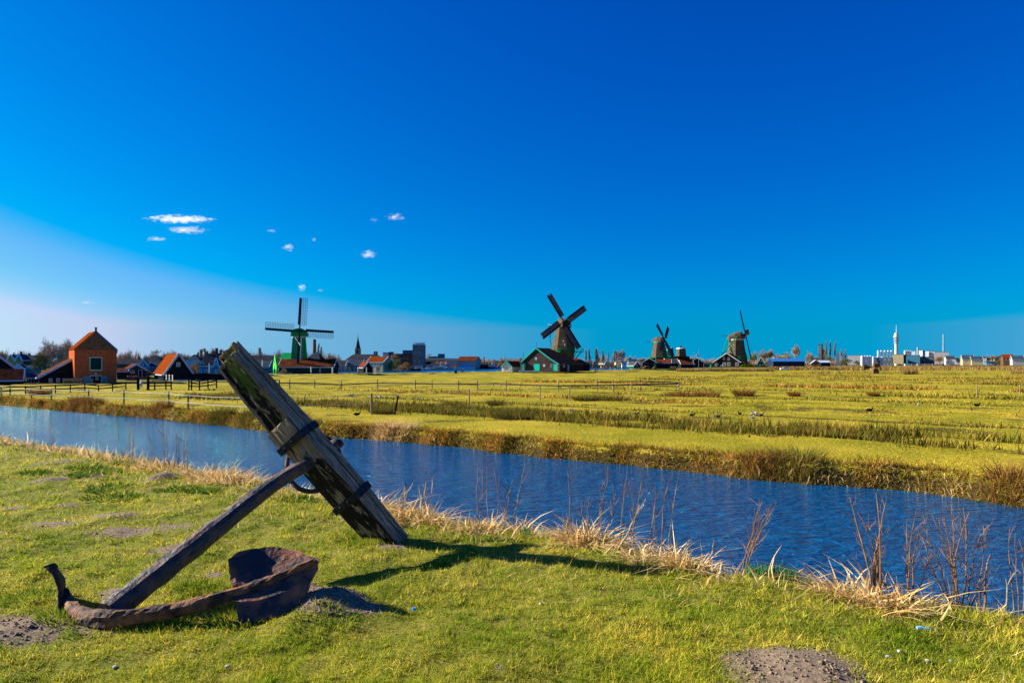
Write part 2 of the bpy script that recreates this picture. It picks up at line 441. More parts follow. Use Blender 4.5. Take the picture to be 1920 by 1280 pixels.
m_land = mat('far_land', (.16, .15, .03), (.22, .17, .06), scale=.02, rough=1, coord='World', spec=.05)
mb = MB(); ring = [(9000 * math.cos(a * math.pi / 24), 9000 * math.sin(a * math.pi / 24), -2.9) for a in range(48)]
mb.add(ring, [tuple(range(48))])
tag(mb.build('ground', m_land), 'flat land stretching to the horizon', kind='structure')

def sheet(name, pts, z, m, label, thick=0.0, kind='structure'):
    mb = MB(); n = len(pts)
    vs = [(x, y, z) for x, y in pts]
    if thick:
        vs += [(x, y, z - thick) for x, y in pts]
        fs = [tuple(range(n)), tuple(range(2 * n - 1, n - 1, -1))] + [((i + 1) % n, i, i + n, (i + 1) % n + n) for i in range(n)]
    else: fs = [tuple(range(n))]
    mb.add(vs, fs)
    return tag(mb.build(name, m), label, kind=kind)
# river (wide, behind the mills)
mw = MATS['water'].copy(); mw.name = 'river_water'
for nn in mw.node_tree.nodes:
    if nn.type == 'BUMP': nn.inputs['Distance'].default_value = .3
    if nn.type == 'MAPPING': nn.inputs['Scale'].default_value = (.35, .8, 1)
def px_pts(l): return [(W(a, D), D) for a, D in l]
nearl = [(x + 2, y + 3) for x, y in DLINE[:7]]
fars = px_pts([(1290, 700), (1250, 560), (1200, 535), (960, 437), (870, 371), (800, 330), (740, 292), (650, 278), (500, 262), (300, 240), (0, 215), (-400, 180)])
sheet('river_water', nearl + fars, -1.25, mw, 'blue river seen behind the dike and the mills')
m_bankfar = mat('far_bank_ground', (.06, .075, .03), (.12, .10, .05), scale=.1, rough=1, coord='World')
fars2 = [(x, y) for x, y in fars]
sheet('far_river_bank', fars2 + [(-900, 500), (-1500, 2500), (2600, 2500), (2600, 1000), (900, 1000)][0:], -.93, m_bankfar, 'built up land of the town on the far side of the river', thick=1.9)
# yards the mills stand on
m_yard = mat('yard_ground', (.10, .11, .035), (.16, .14, .06), scale=.3, rough=1, coord='World')
def yard(l, z, lab): sheet('mill_yard', px_pts(l), z, m_yard, lab, thick=1.2)
yard([(480, 172), (610, 176), (735, 189), (733, 215), (600, 215), (470, 206)], -1.12, 'low green yard under the green mill and its barn')
yard([(935, 232), (1110, 264), (1115, 285), (1000, 285), (930, 256)], -.90, 'yard at the water around the thatched mill with teal barn')
yard([(1190, 294), (1450, 362), (1520, 420), (1300, 450), (1180, 380)], -.86, 'yard strip under the right hand mills')
yard([(-500, 100), (120, 98), (210, 103), (300, 108), (440, 112), (440, 150), (300, 170), (100, 160), (-500, 150)], -1.27, 'yard around the left farm buildings')
# path on the dike crest
m_path = mat('path', (.30, .29, .27), (.36, .34, .30), scale=.8, rough=.95, coord='World')
mb = MB(); 
for (x0, y0), (x1, y1) in zip(DLINE[1:-2], DLINE[2:-1]):
    d = Vector((x1 - x0, y1 - y0)).normalized(); n_ = Vector((-d.y, d.x))
    zc = PZ + .47
    mb.add([(x0 + n_.x * 2.4, y0 + n_.y * 2.4, zc), (x1 + n_.x * 2.4, y1 + n_.y * 2.4, zc), (x1 + n_.x * 4.6, y1 + n_.y * 4.6, zc), (x0 + n_.x * 4.6, y0 + n_.y * 4.6, zc)], [(0, 1, 2, 3)])
tag(mb.build('path', m_path), 'pale footpath along the crest of the far dike', kind='structure')
# water in the first ditch
sheet('ditch_water', [xy(-60, 29.4), xy(90, 29.4), xy(90, 31.3), xy(-60, 31.3)], PZ - .21, MATS['water'], 'standing water in the first rushy ditch')
# ================================================================== the old anchor
def hz(x, y):
    z, _ = hnear(np.array([float(x)]), np.array([float(y)])); return float(z[0])
ROOTP = Vector((-2.6, 4.44, 0))
anchor = root('anchor', 'large rusty old anchor with a weathered wooden stock leaning on the grass bank', 'anchor', ROOTP)
def A_(p): return Vector(p) - ROOTP
aB = Vector((-1.12, 6.63, -.10)); aC = Vector((-2.62, 4.47, .085)); aT = Vector((-2.69, 6.48, 1.775))
SA = (aT - aB).normalized(); LEN = (aT - aB).length
aM = aB + SA * LEN * .475
SS = (aM - aC).normalized(); SS = (SS - SA * SS.dot(SA)).normalized()
SN = SA.cross(SS).normalized()      # towards the lower left of the picture

# weathered timber material: bleached grain with flaking black tar and some moss
m = bpy.data.materials.new('weathered_timber'); m.use_nodes = True; MATS['timber'] = m
nt = m.node_tree; N = nt.nodes; L = nt.links; b = N['Principled BSDF']; b.inputs['Roughness'].default_value = .85; b.inputs['Specular IOR Level'].default_value = .2
uv = N.new('ShaderNodeAttribute'); uv.attribute_name = 'grain'
def nz(scale, st, det=8, dist=0, rough=.6):
    mp = N.new('ShaderNodeMapping'); mp.inputs['Scale'].default_value = st; L.new(uv.outputs['Vector'], mp.inputs['Vector'])
    n = N.new('ShaderNodeTexNoise'); n.inputs['Scale'].default_value = scale; n.inputs['Detail'].default_value = det; n.inputs['Distortion'].default_value = dist; n.inputs['Roughness'].default_value = rough
    L.new(mp.outputs[0], n.inputs['Vector']); return n.outputs['Fac']
def rampn(src, stops):
    r = N.new('ShaderNodeValToRGB'); L.new(src, r.inputs[0])
    while len(r.color_ramp.elements) < len(stops): r.color_ramp.elements.new(.5)
    for e, (p, c) in zip(r.color_ramp.elements, stops): e.position = p; e.color = (*c, 1)
    return r.outputs[0]
def mixc(f, a_, b_):
    x = N.new('ShaderNodeMix'); x.data_type = 'RGBA'
    if isinstance(f, float): x.inputs[0].default_value = f
    else: L.new(f, x.inputs[0])
    for s_, i in ((a_, 6), (b_, 7)):
        if isinstance(s_, tuple): x.inputs[i].default_value = (*s_, 1)
        else: L.new(s_, x.inputs[i])
    return x.outputs[2]
grain = nz(6, (1, 14, 14), 9, .3)
wood = rampn(grain, [(.30, (.05, .036, .026)), (.43, (.18, .13, .085)), (.54, (.31, .24, .17)), (.72, (.48, .40, .30))])
crack = nz(5, (.8, 22, 22), 4)
wood = mixc(rampn(crack, [(.34, (1, 1, 1)), (.40, (0, 0, 0))]), wood, (.018, .014, .012))
tar = N.new('ShaderNodeAttribute'); tar.attribute_name = 'tar'
tn = nz(4.5, (1, 3.5, 3.5), 9, .5, .65)
tm = N.new('ShaderNodeMath'); tm.operation = 'ADD'; L.new(tar.outputs['Fac'], tm.inputs[0]); L.new(tn, tm.inputs[1])
tarmask = rampn(tm.outputs[0], [(.91, (0, 0, 0)), (.96, (1, 1, 1))])
col = mixc(tarmask, wood, (.010, .0095, .009))
ms_ = N.new('ShaderNodeAttribute'); ms_.attribute_name = 'moss'
mn = nz(7, (1, 2, 2), 9, .3, .7)
mm = N.new('ShaderNodeMath'); mm.operation = 'ADD'; L.new(ms_.outputs['Fac'], mm.inputs[0]); L.new(mn, mm.inputs[1])
col = mixc(rampn(mm.outputs[0], [(.92, (0, 0, 0)), (1.0, (.85, .85, .85))]), col, rampn(grain, [(.3, (.03, .06, .008)), (.7, (.11, .16, .02))]))
L.new(col, b.inputs['Base Color'])
bp = N.new('ShaderNodeBump'); bp.inputs['Distance'].default_value = .012
ad = N.new('ShaderNodeMath'); ad.operation = 'ADD'; L.new(grain, ad.inputs[0]); L.new(tm.outputs[0], ad.inputs[1]); L.new(ad.outputs[0], bp.inputs['Height']); L.new(bp.outputs[0], b.inputs['Normal'])

def width_prof(u):      # half sizes across N, and total along S, as function of 0..1 from foot to top
    k = np.interp(u, [0, .12, .27, .47, .60, .80, 1.0], [.84, .90, .98, 1.0, .98, .92, .80])
    return .172 * k, .225 * np.interp(u, [0, .12, .27, .47, .60, .8, 1.0], [.85, .9, .98, 1, .98, .9, .78])
def timber(name, s0, s1, u0, u1, parent, n0=-1.0, n1=1.0, groove=False, seed=0, tarv=.5, steps=90, inner=False):
    """a hewn half of the stock: s0..s1 fraction across S, u along the length"""
    prof = []
    K = 9
    for k in range(K): prof.append((n0 + (n1 - n0) * k / K, 0))
    for k in range(K): prof.append((n1, k / K))
    for k in range(K): prof.append((n1 - (n1 - n0) * k / K, 1))
    for k in range(K): prof.append((n0, 1 - k / K))
    rings = []; tars = []; moss = []; gr = []
    vs = []
    for i in range(steps + 1):
        u = u0 + (u1 - u0) * i / steps
        hn, ds = width_prof(min(max(u, 0), 1))
        for j, (a, b_) in enumerate(prof):
            sf = s0 + (s1 - s0) * b_
            pn = a * hn; ps = (sf - .5) * ds
            # worn edges
            ca = min(abs(a - n0), abs(n1 - a)) * hn; cb = min(b_, 1 - b_) * (s1 - s0) * ds
            if ca < .012 and cb < .012:
                pn *= .96; ps += .005 * (1 if b_ < .5 else -1)
            q = Vector((u * 4.2, a * 2.5 + seed, sf * 2.5))
            rough = mnoise.noise(q * 2.2) * .014 + mnoise.noise(Vector((u * 2.4, a * 9 + seed, sf * 12))) * .011
            face_front = b_ == 0 and n0 < a < n1
            p = aB + SA * (u * LEN) + SN * (pn + (rough if abs(a) > .99 else 0)) + SS * (ps + (rough if b_ in (0, 1) else 0))
            if groove and face_front and .34 < a < .56 and u > .50: p += SS * .05 * min(1, (u - .50) * 9)
            if groove and face_front and a >= .56 and u > .6: p += SS * .022
            e = min(u1 - u, .08)
            if e < .03: p += SA * (mnoise.noise(Vector((a * 3, sf * 9, seed))) * .03)
            vs.append(A_(p))
            front = (b_ == 0)
            side = (a == n0)
            tv = tarv if front else -.02
            if front and -.42 > a: tv -= .10 + .10 * math.sin(u * 13)
            if side: tv = .0 if u < .62 else .05
            if a == n1: tv = .14
            if i in (0, steps): tv = -.5
            if front and .48 < u < .60: tv -= .16
            if front and u < .46: tv = .50
            tars.append(tv)
            mo = -.4
            if u > .78: mo = .38 + .25 * (1 - abs(a + .35)) - (abs(u - .93) * 1.2) if front else (.2 if side else -.1)
            if u < .12: mo = .34 - u * 1.5 if side else .1
            if side and .7 < u < .95: mo = .3
            moss.append(mo)
            gr.append((u * LEN, a * hn + seed * 3, sf * ds + (0.3 if side else 0)))
    n = len(prof); fs = []
    for i in range(steps):
        for k in range(n): fs.append((i * n + k, i * n + (k + 1) % n, (i + 1) * n + (k + 1) % n, (i + 1) * n + k))
    # end caps with a centre fan
    for i0, sign in ((0, 1), (steps, -1)):
        c = sum((Vector(vs[i0 * n + k]) for k in range(n)), Vector()) / n + SA * (.012 * -sign)
        vs.append(c); tars.append(-.5); moss.append(-.2); gr.append((0, 0, seed)); ci = len(vs) - 1
        for k in range(n):
            f = (i0 * n + k, i0 * n + (k + 1) % n, ci)
            fs.append(f[::-1] if sign == 1 else f)
    me = bpy.data.meshes.new(name); me.from_pydata([tuple(v) for v in vs], [], fs); me.update(); me.materials.append(MATS['timber'])
    for nm, arr in (('tar', tars), ('moss', moss)):
        at = me.attributes.new(nm, 'FLOAT', 'POINT'); at.data.foreach_set('value', np.array(arr, np.float32))
    at = me.attributes.new('grain', 'FLOAT_VECTOR', 'POINT'); at.data.foreach_set('vector', np.array(gr, np.float32).ravel())
    return meshobj(name, me, parent)
stock = timber('stock', 0, .56, 0, .985, anchor, groove=True, seed=.3)
t2 = timber('stock_plank', .575, 1.0, .01, 1.02, anchor, seed=4.7, tarv=.42)
t2['label'] = 'rear timber of the stock'
ledge = timber('cleat', -.16, -.003, .595, .665, anchor, n0=-.98, n1=1.02, seed=9.1, tarv=.12, steps=14)
ledge['label'] = 'short block clamped beside the upper band'

m_iron = mat('band_iron', (.018, .022, .030), (.05, .05, .058), scale=25, rough=.55, metal=.3, bump=.003, bscale=60)
m_rust = mat('rusted_iron', (.020, .017, .018), (.16, .055, .022), scale=5.5, rough=.75, bump=.02, bscale=16, ramp=(.50, .74), detail=10, spec=.25)
m_rustd = mat('wrought_iron', (.030, .029, .034), (.15, .075, .042), scale=6, rough=.65, bump=.018, bscale=22, ramp=(.45, .72), detail=10, spec=.4)
for u, off in ((.585, -.16), (.27, -.0)):
    hn, ds = width_prof(u)
    mbd = MB(); w = .036
    n0, n1 = -hn - .012, hn + .012; s0 = -.5 * ds + off * ds - .012; s1 = .5 * ds + .012
    c0 = aB + SA * (u * LEN)
    rings = []
    outer = [(n0, s0), (n1, s0), (n1, s1), (n0, s1)]; th = .012
    inner_ = [(n0 + th, s0 + th), (n1 - th, s0 + th), (n1 - th, s1 - th), (n0 + th, s1 - th)]
    vs = []
    for a_ in (-w, w):
        for lst in (outer, inner_):
            for (p, q) in lst: vs.append(A_(c0 + SA * a_ + SN * p + SS * q))
    fs = []
    for k in range(4):
        k2 = (k + 1) % 4
        fs += [(k, k2, 8 + k2, 8 + k), (4 + k2, 4 + k, 12 + k, 12 + k2), (k2, k, 4 + k, 4 + k2), (8 + k, 8 + k2, 12 + k2, 12 + k)]
    mbd.add(vs, fs)
    bd = mbd.build('iron_band', m_iron, anchor)
    for a_ in (-.3, .45):
        bt = MB(); pc = A_(c0 + SN * (hn * a_) + SS * (s0 - .002)); bt.tube([pc, pc - SS * .022], [.016, .012], 7); bt.build('bolt', m_iron, bd)

def rough_tube(name, pts, rads, mt, parent, n=10, sub=8, amp=.012, seed=0, flat=1.0):
    pts = [Vector(p) for p in pts]; P = []; RR = []
    for i in range(len(pts) - 1):
        for k in range(sub):
            t = k / sub
            p0 = pts[max(i - 1, 0)]; p1 = pts[i]; p2 = pts[i + 1]; p3 = pts[min(i + 2, len(pts) - 1)]
            P.append(.5 * ((2 * p1) + (-p0 + p2) * t + (2 * p0 - 5 * p1 + 4 * p2 - p3) * t * t + (-p0 + 3 * p1 - 3 * p2 + p3) * t ** 3))
            RR.append(rads[i] + (rads[i + 1] - rads[i]) * t)
    P.append(pts[-1]); RR.append(rads[-1])
    rings = []
    for i, p in enumerate(P):
        d = (P[min(i + 1, len(P) - 1)] - P[max(i - 1, 0)]).normalized()
        x = d.cross(Vector((0, 0, 1))).normalized(); y = x.cross(d)
        ring = []
        for k in range(n):
            a = 2 * math.pi * k / n
            v = x * math.cos(a) + y * math.sin(a) * flat
            # squared-off wrought bar
            sq = 1 / max(abs(math.cos(a)), abs(math.sin(a))) ** .55
            r = RR[i] * sq * .92 + amp * (mnoise.noise(p * 7 + Vector((k * .8, seed, 0))) + .5 * mnoise.noise(p * 21 + Vector((k, seed, 3))))
            ring.append(A_(p + v * r))
        rings.append(ring)
    mb = MB(); mb.loft(rings); return mb.build(name, mt, parent, smooth=False)
hn, ds = width_prof(.475)
top_of_shank = aM + SS * (ds * .5 + .20)
rough_tube('shank', [aC - SS * .03, aC + SS * .8, aC + SS * 1.7, aM + SS * .05, top_of_shank], [.086, .078, .068, .060, .054], m_rustd, anchor, n=12, sub=14, seed=1)
# shank head and ring
mbk = MB(); c = A_(top_of_shank + SS * .02); mbk.ball(c, .066, (1.15, 1.0, .8), 9, 6); mbk.build('shank_head', m_rust, anchor, smooth=True)
rc = Vector((W(588, 6.95), 6.95, Z(868, 6.95)))
rv = [Vector((math.cos(a) * .27, .10 * math.sin(a), math.sin(a) * .27)) for a in [2 * math.pi * k / 28 for k in range(28)]]
rings = []
for k, v in enumerate(rv):
    d = (rv[(k + 1) % 28] - rv[k - 1]).normalized(); x = v.normalized(); y = x.cross(d).normalized()
    r = .024
    rings.append([A_(rc + v + (x * math.cos(a) + y * math.sin(a)) * r) for a in [2 * math.pi * j / 8 for j in range(8)]])
mbr = MB(); mbr.loft(rings + [rings[0]], cap=False); mbr.build('ring', m_rust, anchor, smooth=True)

# arms, one curved forging from fluke to fluke
arm = [(-3.155, 4.80, .10), (-3.02, 4.66, .065), (-2.84, 4.50, .05), (-2.63, 4.40, .055), (-2.40, 4.415, .075), (-2.14, 4.48, .10), (-1.90, 4.57, .15), (-1.66, 4.67, .215), (-1.37, 4.79, .325)]
rough_tube('arms', arm, [.030, .038, .048, .058, .052, .048, .044, .036, .018], m_rust, anchor, n=12, sub=7, seed=5, amp=.016)

def plate(name, rows, mt, thick=.02, seed=0, label=None, res=(9, 14)):
    """lofted plate from rows of control points, noisy, with thickness"""
    R_, C_ = res; g = []
    rows = [[Vector(p) for p in r] for r in rows]
    def samp(pts, t):
        f = t * (len(pts) - 1); i = min(int(f), len(pts) - 2); return pts[i].lerp(pts[i + 1], f - i)
    for i in range(R_):
        u = i / (R_ - 1); f = u * (len(rows) - 1); k = min(int(f), len(rows) - 2); fr = f - k
        g.append([samp(rows[k], j / (C_ - 1)).lerp(samp(rows[k + 1], j / (C_ - 1)), fr) for j in range(C_)])
    vs = []; fs = []
    nrm = (g[0][C_ // 2] - g[-1][C_ // 2]).cross(g[R_ // 2][0] - g[R_ // 2][-1]).normalized()
    for side in (1, -1):
        for i in range(R_):
            for j in range(C_):
                p = g[i][j]; e = min(i, R_ - 1 - i, j, C_ - 1 - j)
                vs.append(A_(p + nrm * (side * thick * (.5 if e else .35) + mnoise.noise(p * 6 + Vector((seed, 0, 0))) * .005 + mnoise.noise(p * 24) * .0015)
                          + (Vector((mnoise.noise(p * 25), 0, mnoise.noise(p * 25 + Vector((5, 5, 5))))) * .012 if e == 0 else Vector())))
    o = R_ * C_
    for i in range(R_ - 1):
        for j in range(C_ - 1):
            a = i * C_ + j; fs += [(a, a + 1, a + C_ + 1, a + C_), (o + a, o + a + C_, o + a + C_ + 1, o + a + 1)]
    edge = [j for j in range(C_)] + [i * C_ + C_ - 1 for i in range(1, R_)] + [(R_ - 1) * C_ + j for j in range(C_ - 2, -1, -1)] + [i * C_ for i in range(R_ - 2, 0, -1)]
    for k in range(len(edge)):
        a = edge[k]; b_ = edge[(k + 1) % len(edge)]; fs.append((b_, a, o + a, o + b_))
    mb = MB(); mb.add(vs, fs); ob = mb.build(name, mt, anchor)
    if label: ob['label'] = label
    return ob
q = lambda px, py, D: (W(px, D), D, Z(py, D))
armline = [q(436, 1108, 4.62), q(480, 1096, 4.66), q(520, 1082, 4.70), q(560, 1066, 4.75), q(598, 1052, 4.80)]
m_palm = mat('palm_iron', (.026, .024, .028), (.34, .12, .05), scale=5.5, rough=.65, bump=.014, bscale=22, ramp=(.44, .66), detail=9, spec=.35)
m_arm = mat('arm_iron', (.028, .022, .020), (.25, .105, .045), scale=9, rough=.8, bump=.014, bscale=34, ramp=(.42, .64), detail=10, spec=.25)
for c_ in anchor.children:
    if c_.name.startswith('arms'): c_.data.materials.clear(); c_.data.materials.append(m_arm)
plate('fluke', [[q(427, 1050, 4.72), q(452, 1034, 4.80), q(500, 1025, 4.90), q(550, 1030, 4.93), q(597, 1051, 4.84)],
                [q(432, 1080, 4.68), q(466, 1068, 4.73), q(510, 1056, 4.80), q(556, 1049, 4.84), q(598, 1051, 4.82)], armline,
                [q(442, 1130, 4.50), q(486, 1126, 4.54), q(530, 1112, 4.60), q(568, 1092, 4.68), q(596, 1062, 4.79)],
                [q(447, 1168, 4.42), q(490, 1166, 4.46), q(535, 1152, 4.52), q(570, 1120, 4.62), q(594, 1070, 4.77)]], m_palm, .022, 3, res=(17, 18))
def fl(w0, w1, zz, c=(-3.13, 4.74)):
    return [(c[0] - .5 * w, c[1] + .86 * w, zz) for w in (w0, (w0 + w1) / 2, w1)]
plate('fluke', [[(-3.215, 4.70, .300), (-3.185, 4.73, .315), (-3.175, 4.75, .30)], fl(-.05, .07, .26, (-3.165, 4.73)), fl(-.10, .16, .17), fl(-.15, .25, .08), fl(-.17, .30, -.05)], m_rust, .03, 8, res=(14, 12))
# ================================================================== grass and reeds
m_blade = mat('turf_blade', (.22, .31, .008), (.52, .47, .05), scale=1.3, rough=.6, tone=[(0, (.22, .34, .4)), (.3, (.62, .74, .7)), (.6, (1.1, 1.1, 1)), (.85, (1.5, 1.35, 1.1)), (1, (2.0, 1.5, 2.2))], coord='World', transl=.35, spec=.06, detail=9, iramp=[(0, (.45, .55, .5)), (.45, (1, 1, 1)), (.8, (1.25, 1.2, 1.2)), (.86, (1.9, 1.35, 2.6)), (1, (1.9, 1.4, 3.4))])
def scatter_screen(n, y0, y1, x0, x1, zpl):
    """even cover as seen from the bank: thins out with distance squared"""
    px = rng.uniform(x0, x1, n); py = rng.uniform(y0, y1, n)
    D = (EYE - zpl) * F / (py - HZ); return (px - 960) / F * D, D
nc = 95000; per = 8
x, y = scatter_screen(nc, 800, 1420, -350, 2300, 0)
tone_ = rng.uniform(0, 1, nc) * .55 + .45 * fbm(x * 1.1, y * 1.1, 63, 4); ch = rng.uniform(.45, 1.75, nc); Dc = np.hypot(x, y)
x = np.repeat(x, per); y = np.repeat(y, per); tone_ = np.repeat(tone_, per); ch = np.repeat(ch, per); Dc = np.repeat(Dc, per); n = nc * per
rj = .016 * (Dc / 5) ** .8
x = x + rng.normal(0, 1, n) * rj; y = y + rng.normal(0, 1, n) * rj * 1.4
tone_ = np.clip(tone_ + rng.normal(0, .1, n), 0, 1)
t, q_ = tq(x, y); qe = qnear(t)
z, dirt = hnear(x, y)
cl = fbm(x * 1.8, y * 1.8, 60, 4)
keep = (q_ < qe + .30) & (rng.uniform(0, 1, n) > dirt * 1.15 - .02 + np.clip(.36 - cl, 0, 1) * 2.0)
x, y, z, t, q_, qe, cl, tone_, ch = [a[keep] for a in (x, y, z, t, q_, qe, cl, tone_, ch)]
n = len(x)
D = np.hypot(x, y)
base = np.stack([x, y, z - .004], 1)
hgt = ch * (.014 + .030 * rng.uniform(0, 1, n) ** 1.5) * (.55 + 1.1 * cl) * (1 + .5 * np.clip((q_ - qe + 1.2), 0, 1.5)) * np.clip(.8 + D / 22, 1, 1.6)
wid = .0052 * (D / 5) ** .9 * rng.uniform(.6, 1.5, n)
d = randunit(n, 1.25)
bend = np.stack([rng.normal(0, .3, n) * hgt, rng.normal(0, .3, n) * hgt, -.25 * hgt], 1)
V, Fq, Ft = ribbons(base, d, hgt, wid, bend, 1)
o = npmesh('grass', V, Fq, Ft, m_blade); at = o.data.attributes.new('tone', 'FLOAT', 'POINT'); at.data.foreach_set('value', np.repeat(tone_, 3).astype(np.float32)); tag(o, 'short cropped green turf covering the near bank', 'grass', kind='stuff')

# longer tussocks and leafy weeds in the turf
def tuft(name, label, cat, cx, cy, r, n, h, w, m_, lean=1.0, seg=2, group=None, zf=None, jag=.3, kind=None, parent=None, messy=0.0):
    a = rng.uniform(0, 2 * np.pi, n); rr = r * np.sqrt(rng.uniform(0, 1, n))
    bx = cx + np.cos(a) * rr; by = cy + np.sin(a) * rr
    zz = (zf or (lambda p, s: hnear(p, s)[0]))(bx, by) - .01
    hh = h * rng.uniform(1 - jag * 1.6, 1 + jag, n)
    out_ = np.stack([(bx - cx) / r, (by - cy) / r, np.zeros(n)], 1)
    dd = randunit(n, lean * .6) + out_ * lean * .5; dd /= np.linalg.norm(dd, axis=1)[:, None]
    bnd = (out_ * .25 + rng.normal(0, .15, (n, 3)) * [1, 1, .2]) * hh[:, None]; bnd[:, 2] -= .25 * hh
    if messy:
        bnd += rng.normal(0, .42, (n, 3)) * hh[:, None] * [1, 1, .4]; bnd[:, 2] -= .35 * hh * rng.uniform(0, 1.6, n)
    z0 = float(np.mean(zz)); c0 = np.array([cx, cy, z0])
    V, Fq, Ft = ribbons(np.stack([bx, by, zz], 1) - c0, dd, hh, w * rng.uniform(.6, 1.3, n), bnd, seg)
    o = npmesh(name, V, Fq, Ft, m_, parent); 
    if parent is None:
        o.location = c0; tag(o, label, cat, group, kind)
    return o
m_weed = mat('weed_leaf', (.05, .13, .012), (.12, .20, .02), scale=8, rough=.5, island=.3, transl=.3)
WEEDS = [(160, 878, .26, 'small dark leafy weed tuft left of the molehill near the reeds'), (190, 885, .3, 'leafy green weed tuft with soil behind it, left part of the bank'), (155, 892, .22, 'low green weed tuft just above the flat molehill'),
         (205, 914, .3, 'bright green weed tuft between the two molehills'), (212, 934, .34, 'widest leafy weed patch left of the stock'), (235, 870, .22, 'small weed tuft close to the dry reeds at left'), (330, 920, .25, 'leafy weed right of the upright molehill'),
         (66, 888, .22, 'pale broad leaved weed at the far left of the bank'), (560, 940, .22, 'dark green tuft under the iron ring of the anchor'), (380, 925, .2, 'little weed tuft left of the stock near the reeds')]
for px, py, r, lab in WEEDS:
    p = G(px, py, 0); tuft('weed', lab, 'weed', p.x, p.y, r, 260, .09, .022, m_weed, 1.2, group='weeds in the turf')
m_long = mat('long_grass', (.12, .20, .012), (.26, .28, .03), scale=5, rough=.5, island=.35, transl=.4)
for px, py, r, nn, lab in [(690, 1006, .34, 900, 'longer green grass round the foot of the wooden stock'), (375, 1110, .16, 380, 'longer shaded grass tuft behind the anchor shank'), (450, 1160, .20, 420, 'green grass tuft at the front of the lying arm'),
                       (120, 1165, .16, 300, 'green grass tuft on the bare soil by the left fluke'), (60, 1120, .22, 420, 'long grass just left of the upright small fluke'), (600, 1180, .2, 300, 'grass tuft in front of the earth under the big fluke')]:
    p = G(px, py, 0); tuft('grass_tuft', lab, 'grass tuft', p.x, p.y, r, nn, .085, .010, m_long, .9, group='long grass tufts round the anchor')

# dry reed litter along the edge of the bank
m_straw = mat('dry_reed', (.52, .33, .10), (.80, .60, .28), scale=4, rough=.6, coord='World', island=.35, transl=.25, spec=.08)
def edge_scatter(n, t0, t1, q0, q1, dens=None):
    t = rng.uniform(t0, t1, n); qq = rng.uniform(q0, q1, n)
    qe = qnear(t); q = qe + qq; x, y = xy(t, q)
    k = np.ones(n, bool) if dens is None else rng.uniform(0, 1, n) < dens(t, qq)
    return x[k], y[k], t[k], qq[k]
CL = [G(a, b, 0) for a, b in [(790, 952), (830, 962), (930, 985), (970, 992), (1090, 1010), (1120, 1018), (1180, 1035), (1250, 1052), (1310, 1062), (1560, 1098), (1600, 1105), (1650, 1112), (1700, 1122)]]
CT = [tq(p.x, p.y)[0] for p in CL]
def dens(t, qq):
    big = sum(np.exp(-((t - c) / .28) ** 2) for c in CT)
    base_ = np.where(t > 7.5, .9, .58 + .5 * np.clip(big, 0, 1))
    nn = fbm(t * 1.6, qq * 2, 71, 3)
    return np.clip(base_ * (.25 + 1.5 * (nn - .3)), 0, 1)
x, y, t, qq = edge_scatter(44000, -2.5, 45, -.40, .75, dens)
n = len(x); z = hnear(x, y)[0]
h = rng.uniform(.06, .26, n) * (1 + .5 * (rng.uniform(0, 1, n) > .93)) * (.55 + fbm(t * 2.1, qq * 1.2, 72, 2) * .9)
d = randunit(n, 3.2)
bend = rng.normal(0, .35, (n, 3)) * h[:, None]; bend[:, 2] = -np.abs(bend[:, 2]) * .9
V, Fq, Ft = ribbons(np.stack([x, y, z - .01], 1), d, h, .0135 * np.clip(np.hypot(x, y) / 7, .75, 2.2) * rng.uniform(.5, 1.7, n), bend, 3)
o = npmesh('dry_reeds', V, Fq, Ft, m_straw); tag(o, 'broken straw coloured reeds fringing the near bank', 'reeds', kind='stuff')
# lying straw on the crest, pale among the turf
x, y, t, qq = edge_scatter(26000, -3, 30, -1.7, .2, lambda t, q: np.clip(.15 + (q + 1.5) * .5, 0, 1) * np.clip(fbm(t * 1.5, q * 1.5, 75) * 2.2 - .55, 0, 1))
n = len(x); z = hnear(x, y)[0]; h = rng.uniform(.05, .15, n); d = randunit(n, 5)
bend = rng.normal(0, .2, (n, 3)) * h[:, None]; bend[:, 2] = -.15 * h
V, Fq, Ft = ribbons(np.stack([x, y, z + .004], 1), d, h, .0055 * rng.uniform(.5, 1.6, n) * np.clip(np.hypot(x, y) / 6, .8, 2), bend, 2)
o = npmesh('dead_grass', V, Fq, Ft, m_straw); tag(o, 'pale dead grass lying in the turf along the bank edge', 'grass', kind='stuff')

# bigger straw clumps
for px, py, r, nn, h, lab in [(815, 962, .30, 420, .30, 'rounded golden clump of dry reeds right of the stock foot'), (1100, 1012, .26, 520, .30, 'bright heap of bent straw in the middle of the bank'),
                     (1295, 1062, .16, 300, .26, 'upright clump of broad dry reed leaves where the bank dips'), (1225, 1052, .24, 380, .22, 'tangled dry reed clump left of the broad leaved clump'), (925, 978, .22, 260, .2, 'low dry reed clump under the four thin stalks'),
                     (1600, 1100, .26, 360, .24, 'dry reed clump left of the thick brown stalk'), (1670, 1112, .26, 360, .26, 'dry reed clump under the leaning brown stalks'), (425, 895, .42, 620, .34, 'tallest golden reed clump left of the anchor ring'),
                     (470, 900, .38, 420, .28, 'golden reed clump nearest the iron ring'), (330, 872, .45, 420, .26, 'reed clump under the dark stalks at left'), (742, 945, .2, 180, .26, 'small rusty reed clump just right of the stock')]:
    p = G(px, py, 0); t_, q2 = tq(p.x, p.y); q2 = float(qnear(t_)) - .05; X_, Y_ = xy(t_, q2)
    tuft('reed_clump', lab, 'reeds', X_, Y_, r, nn, h, .019, m_straw, 1.9, seg=3, group='clumps of dry reeds on the near bank', jag=.5, messy=1.0)

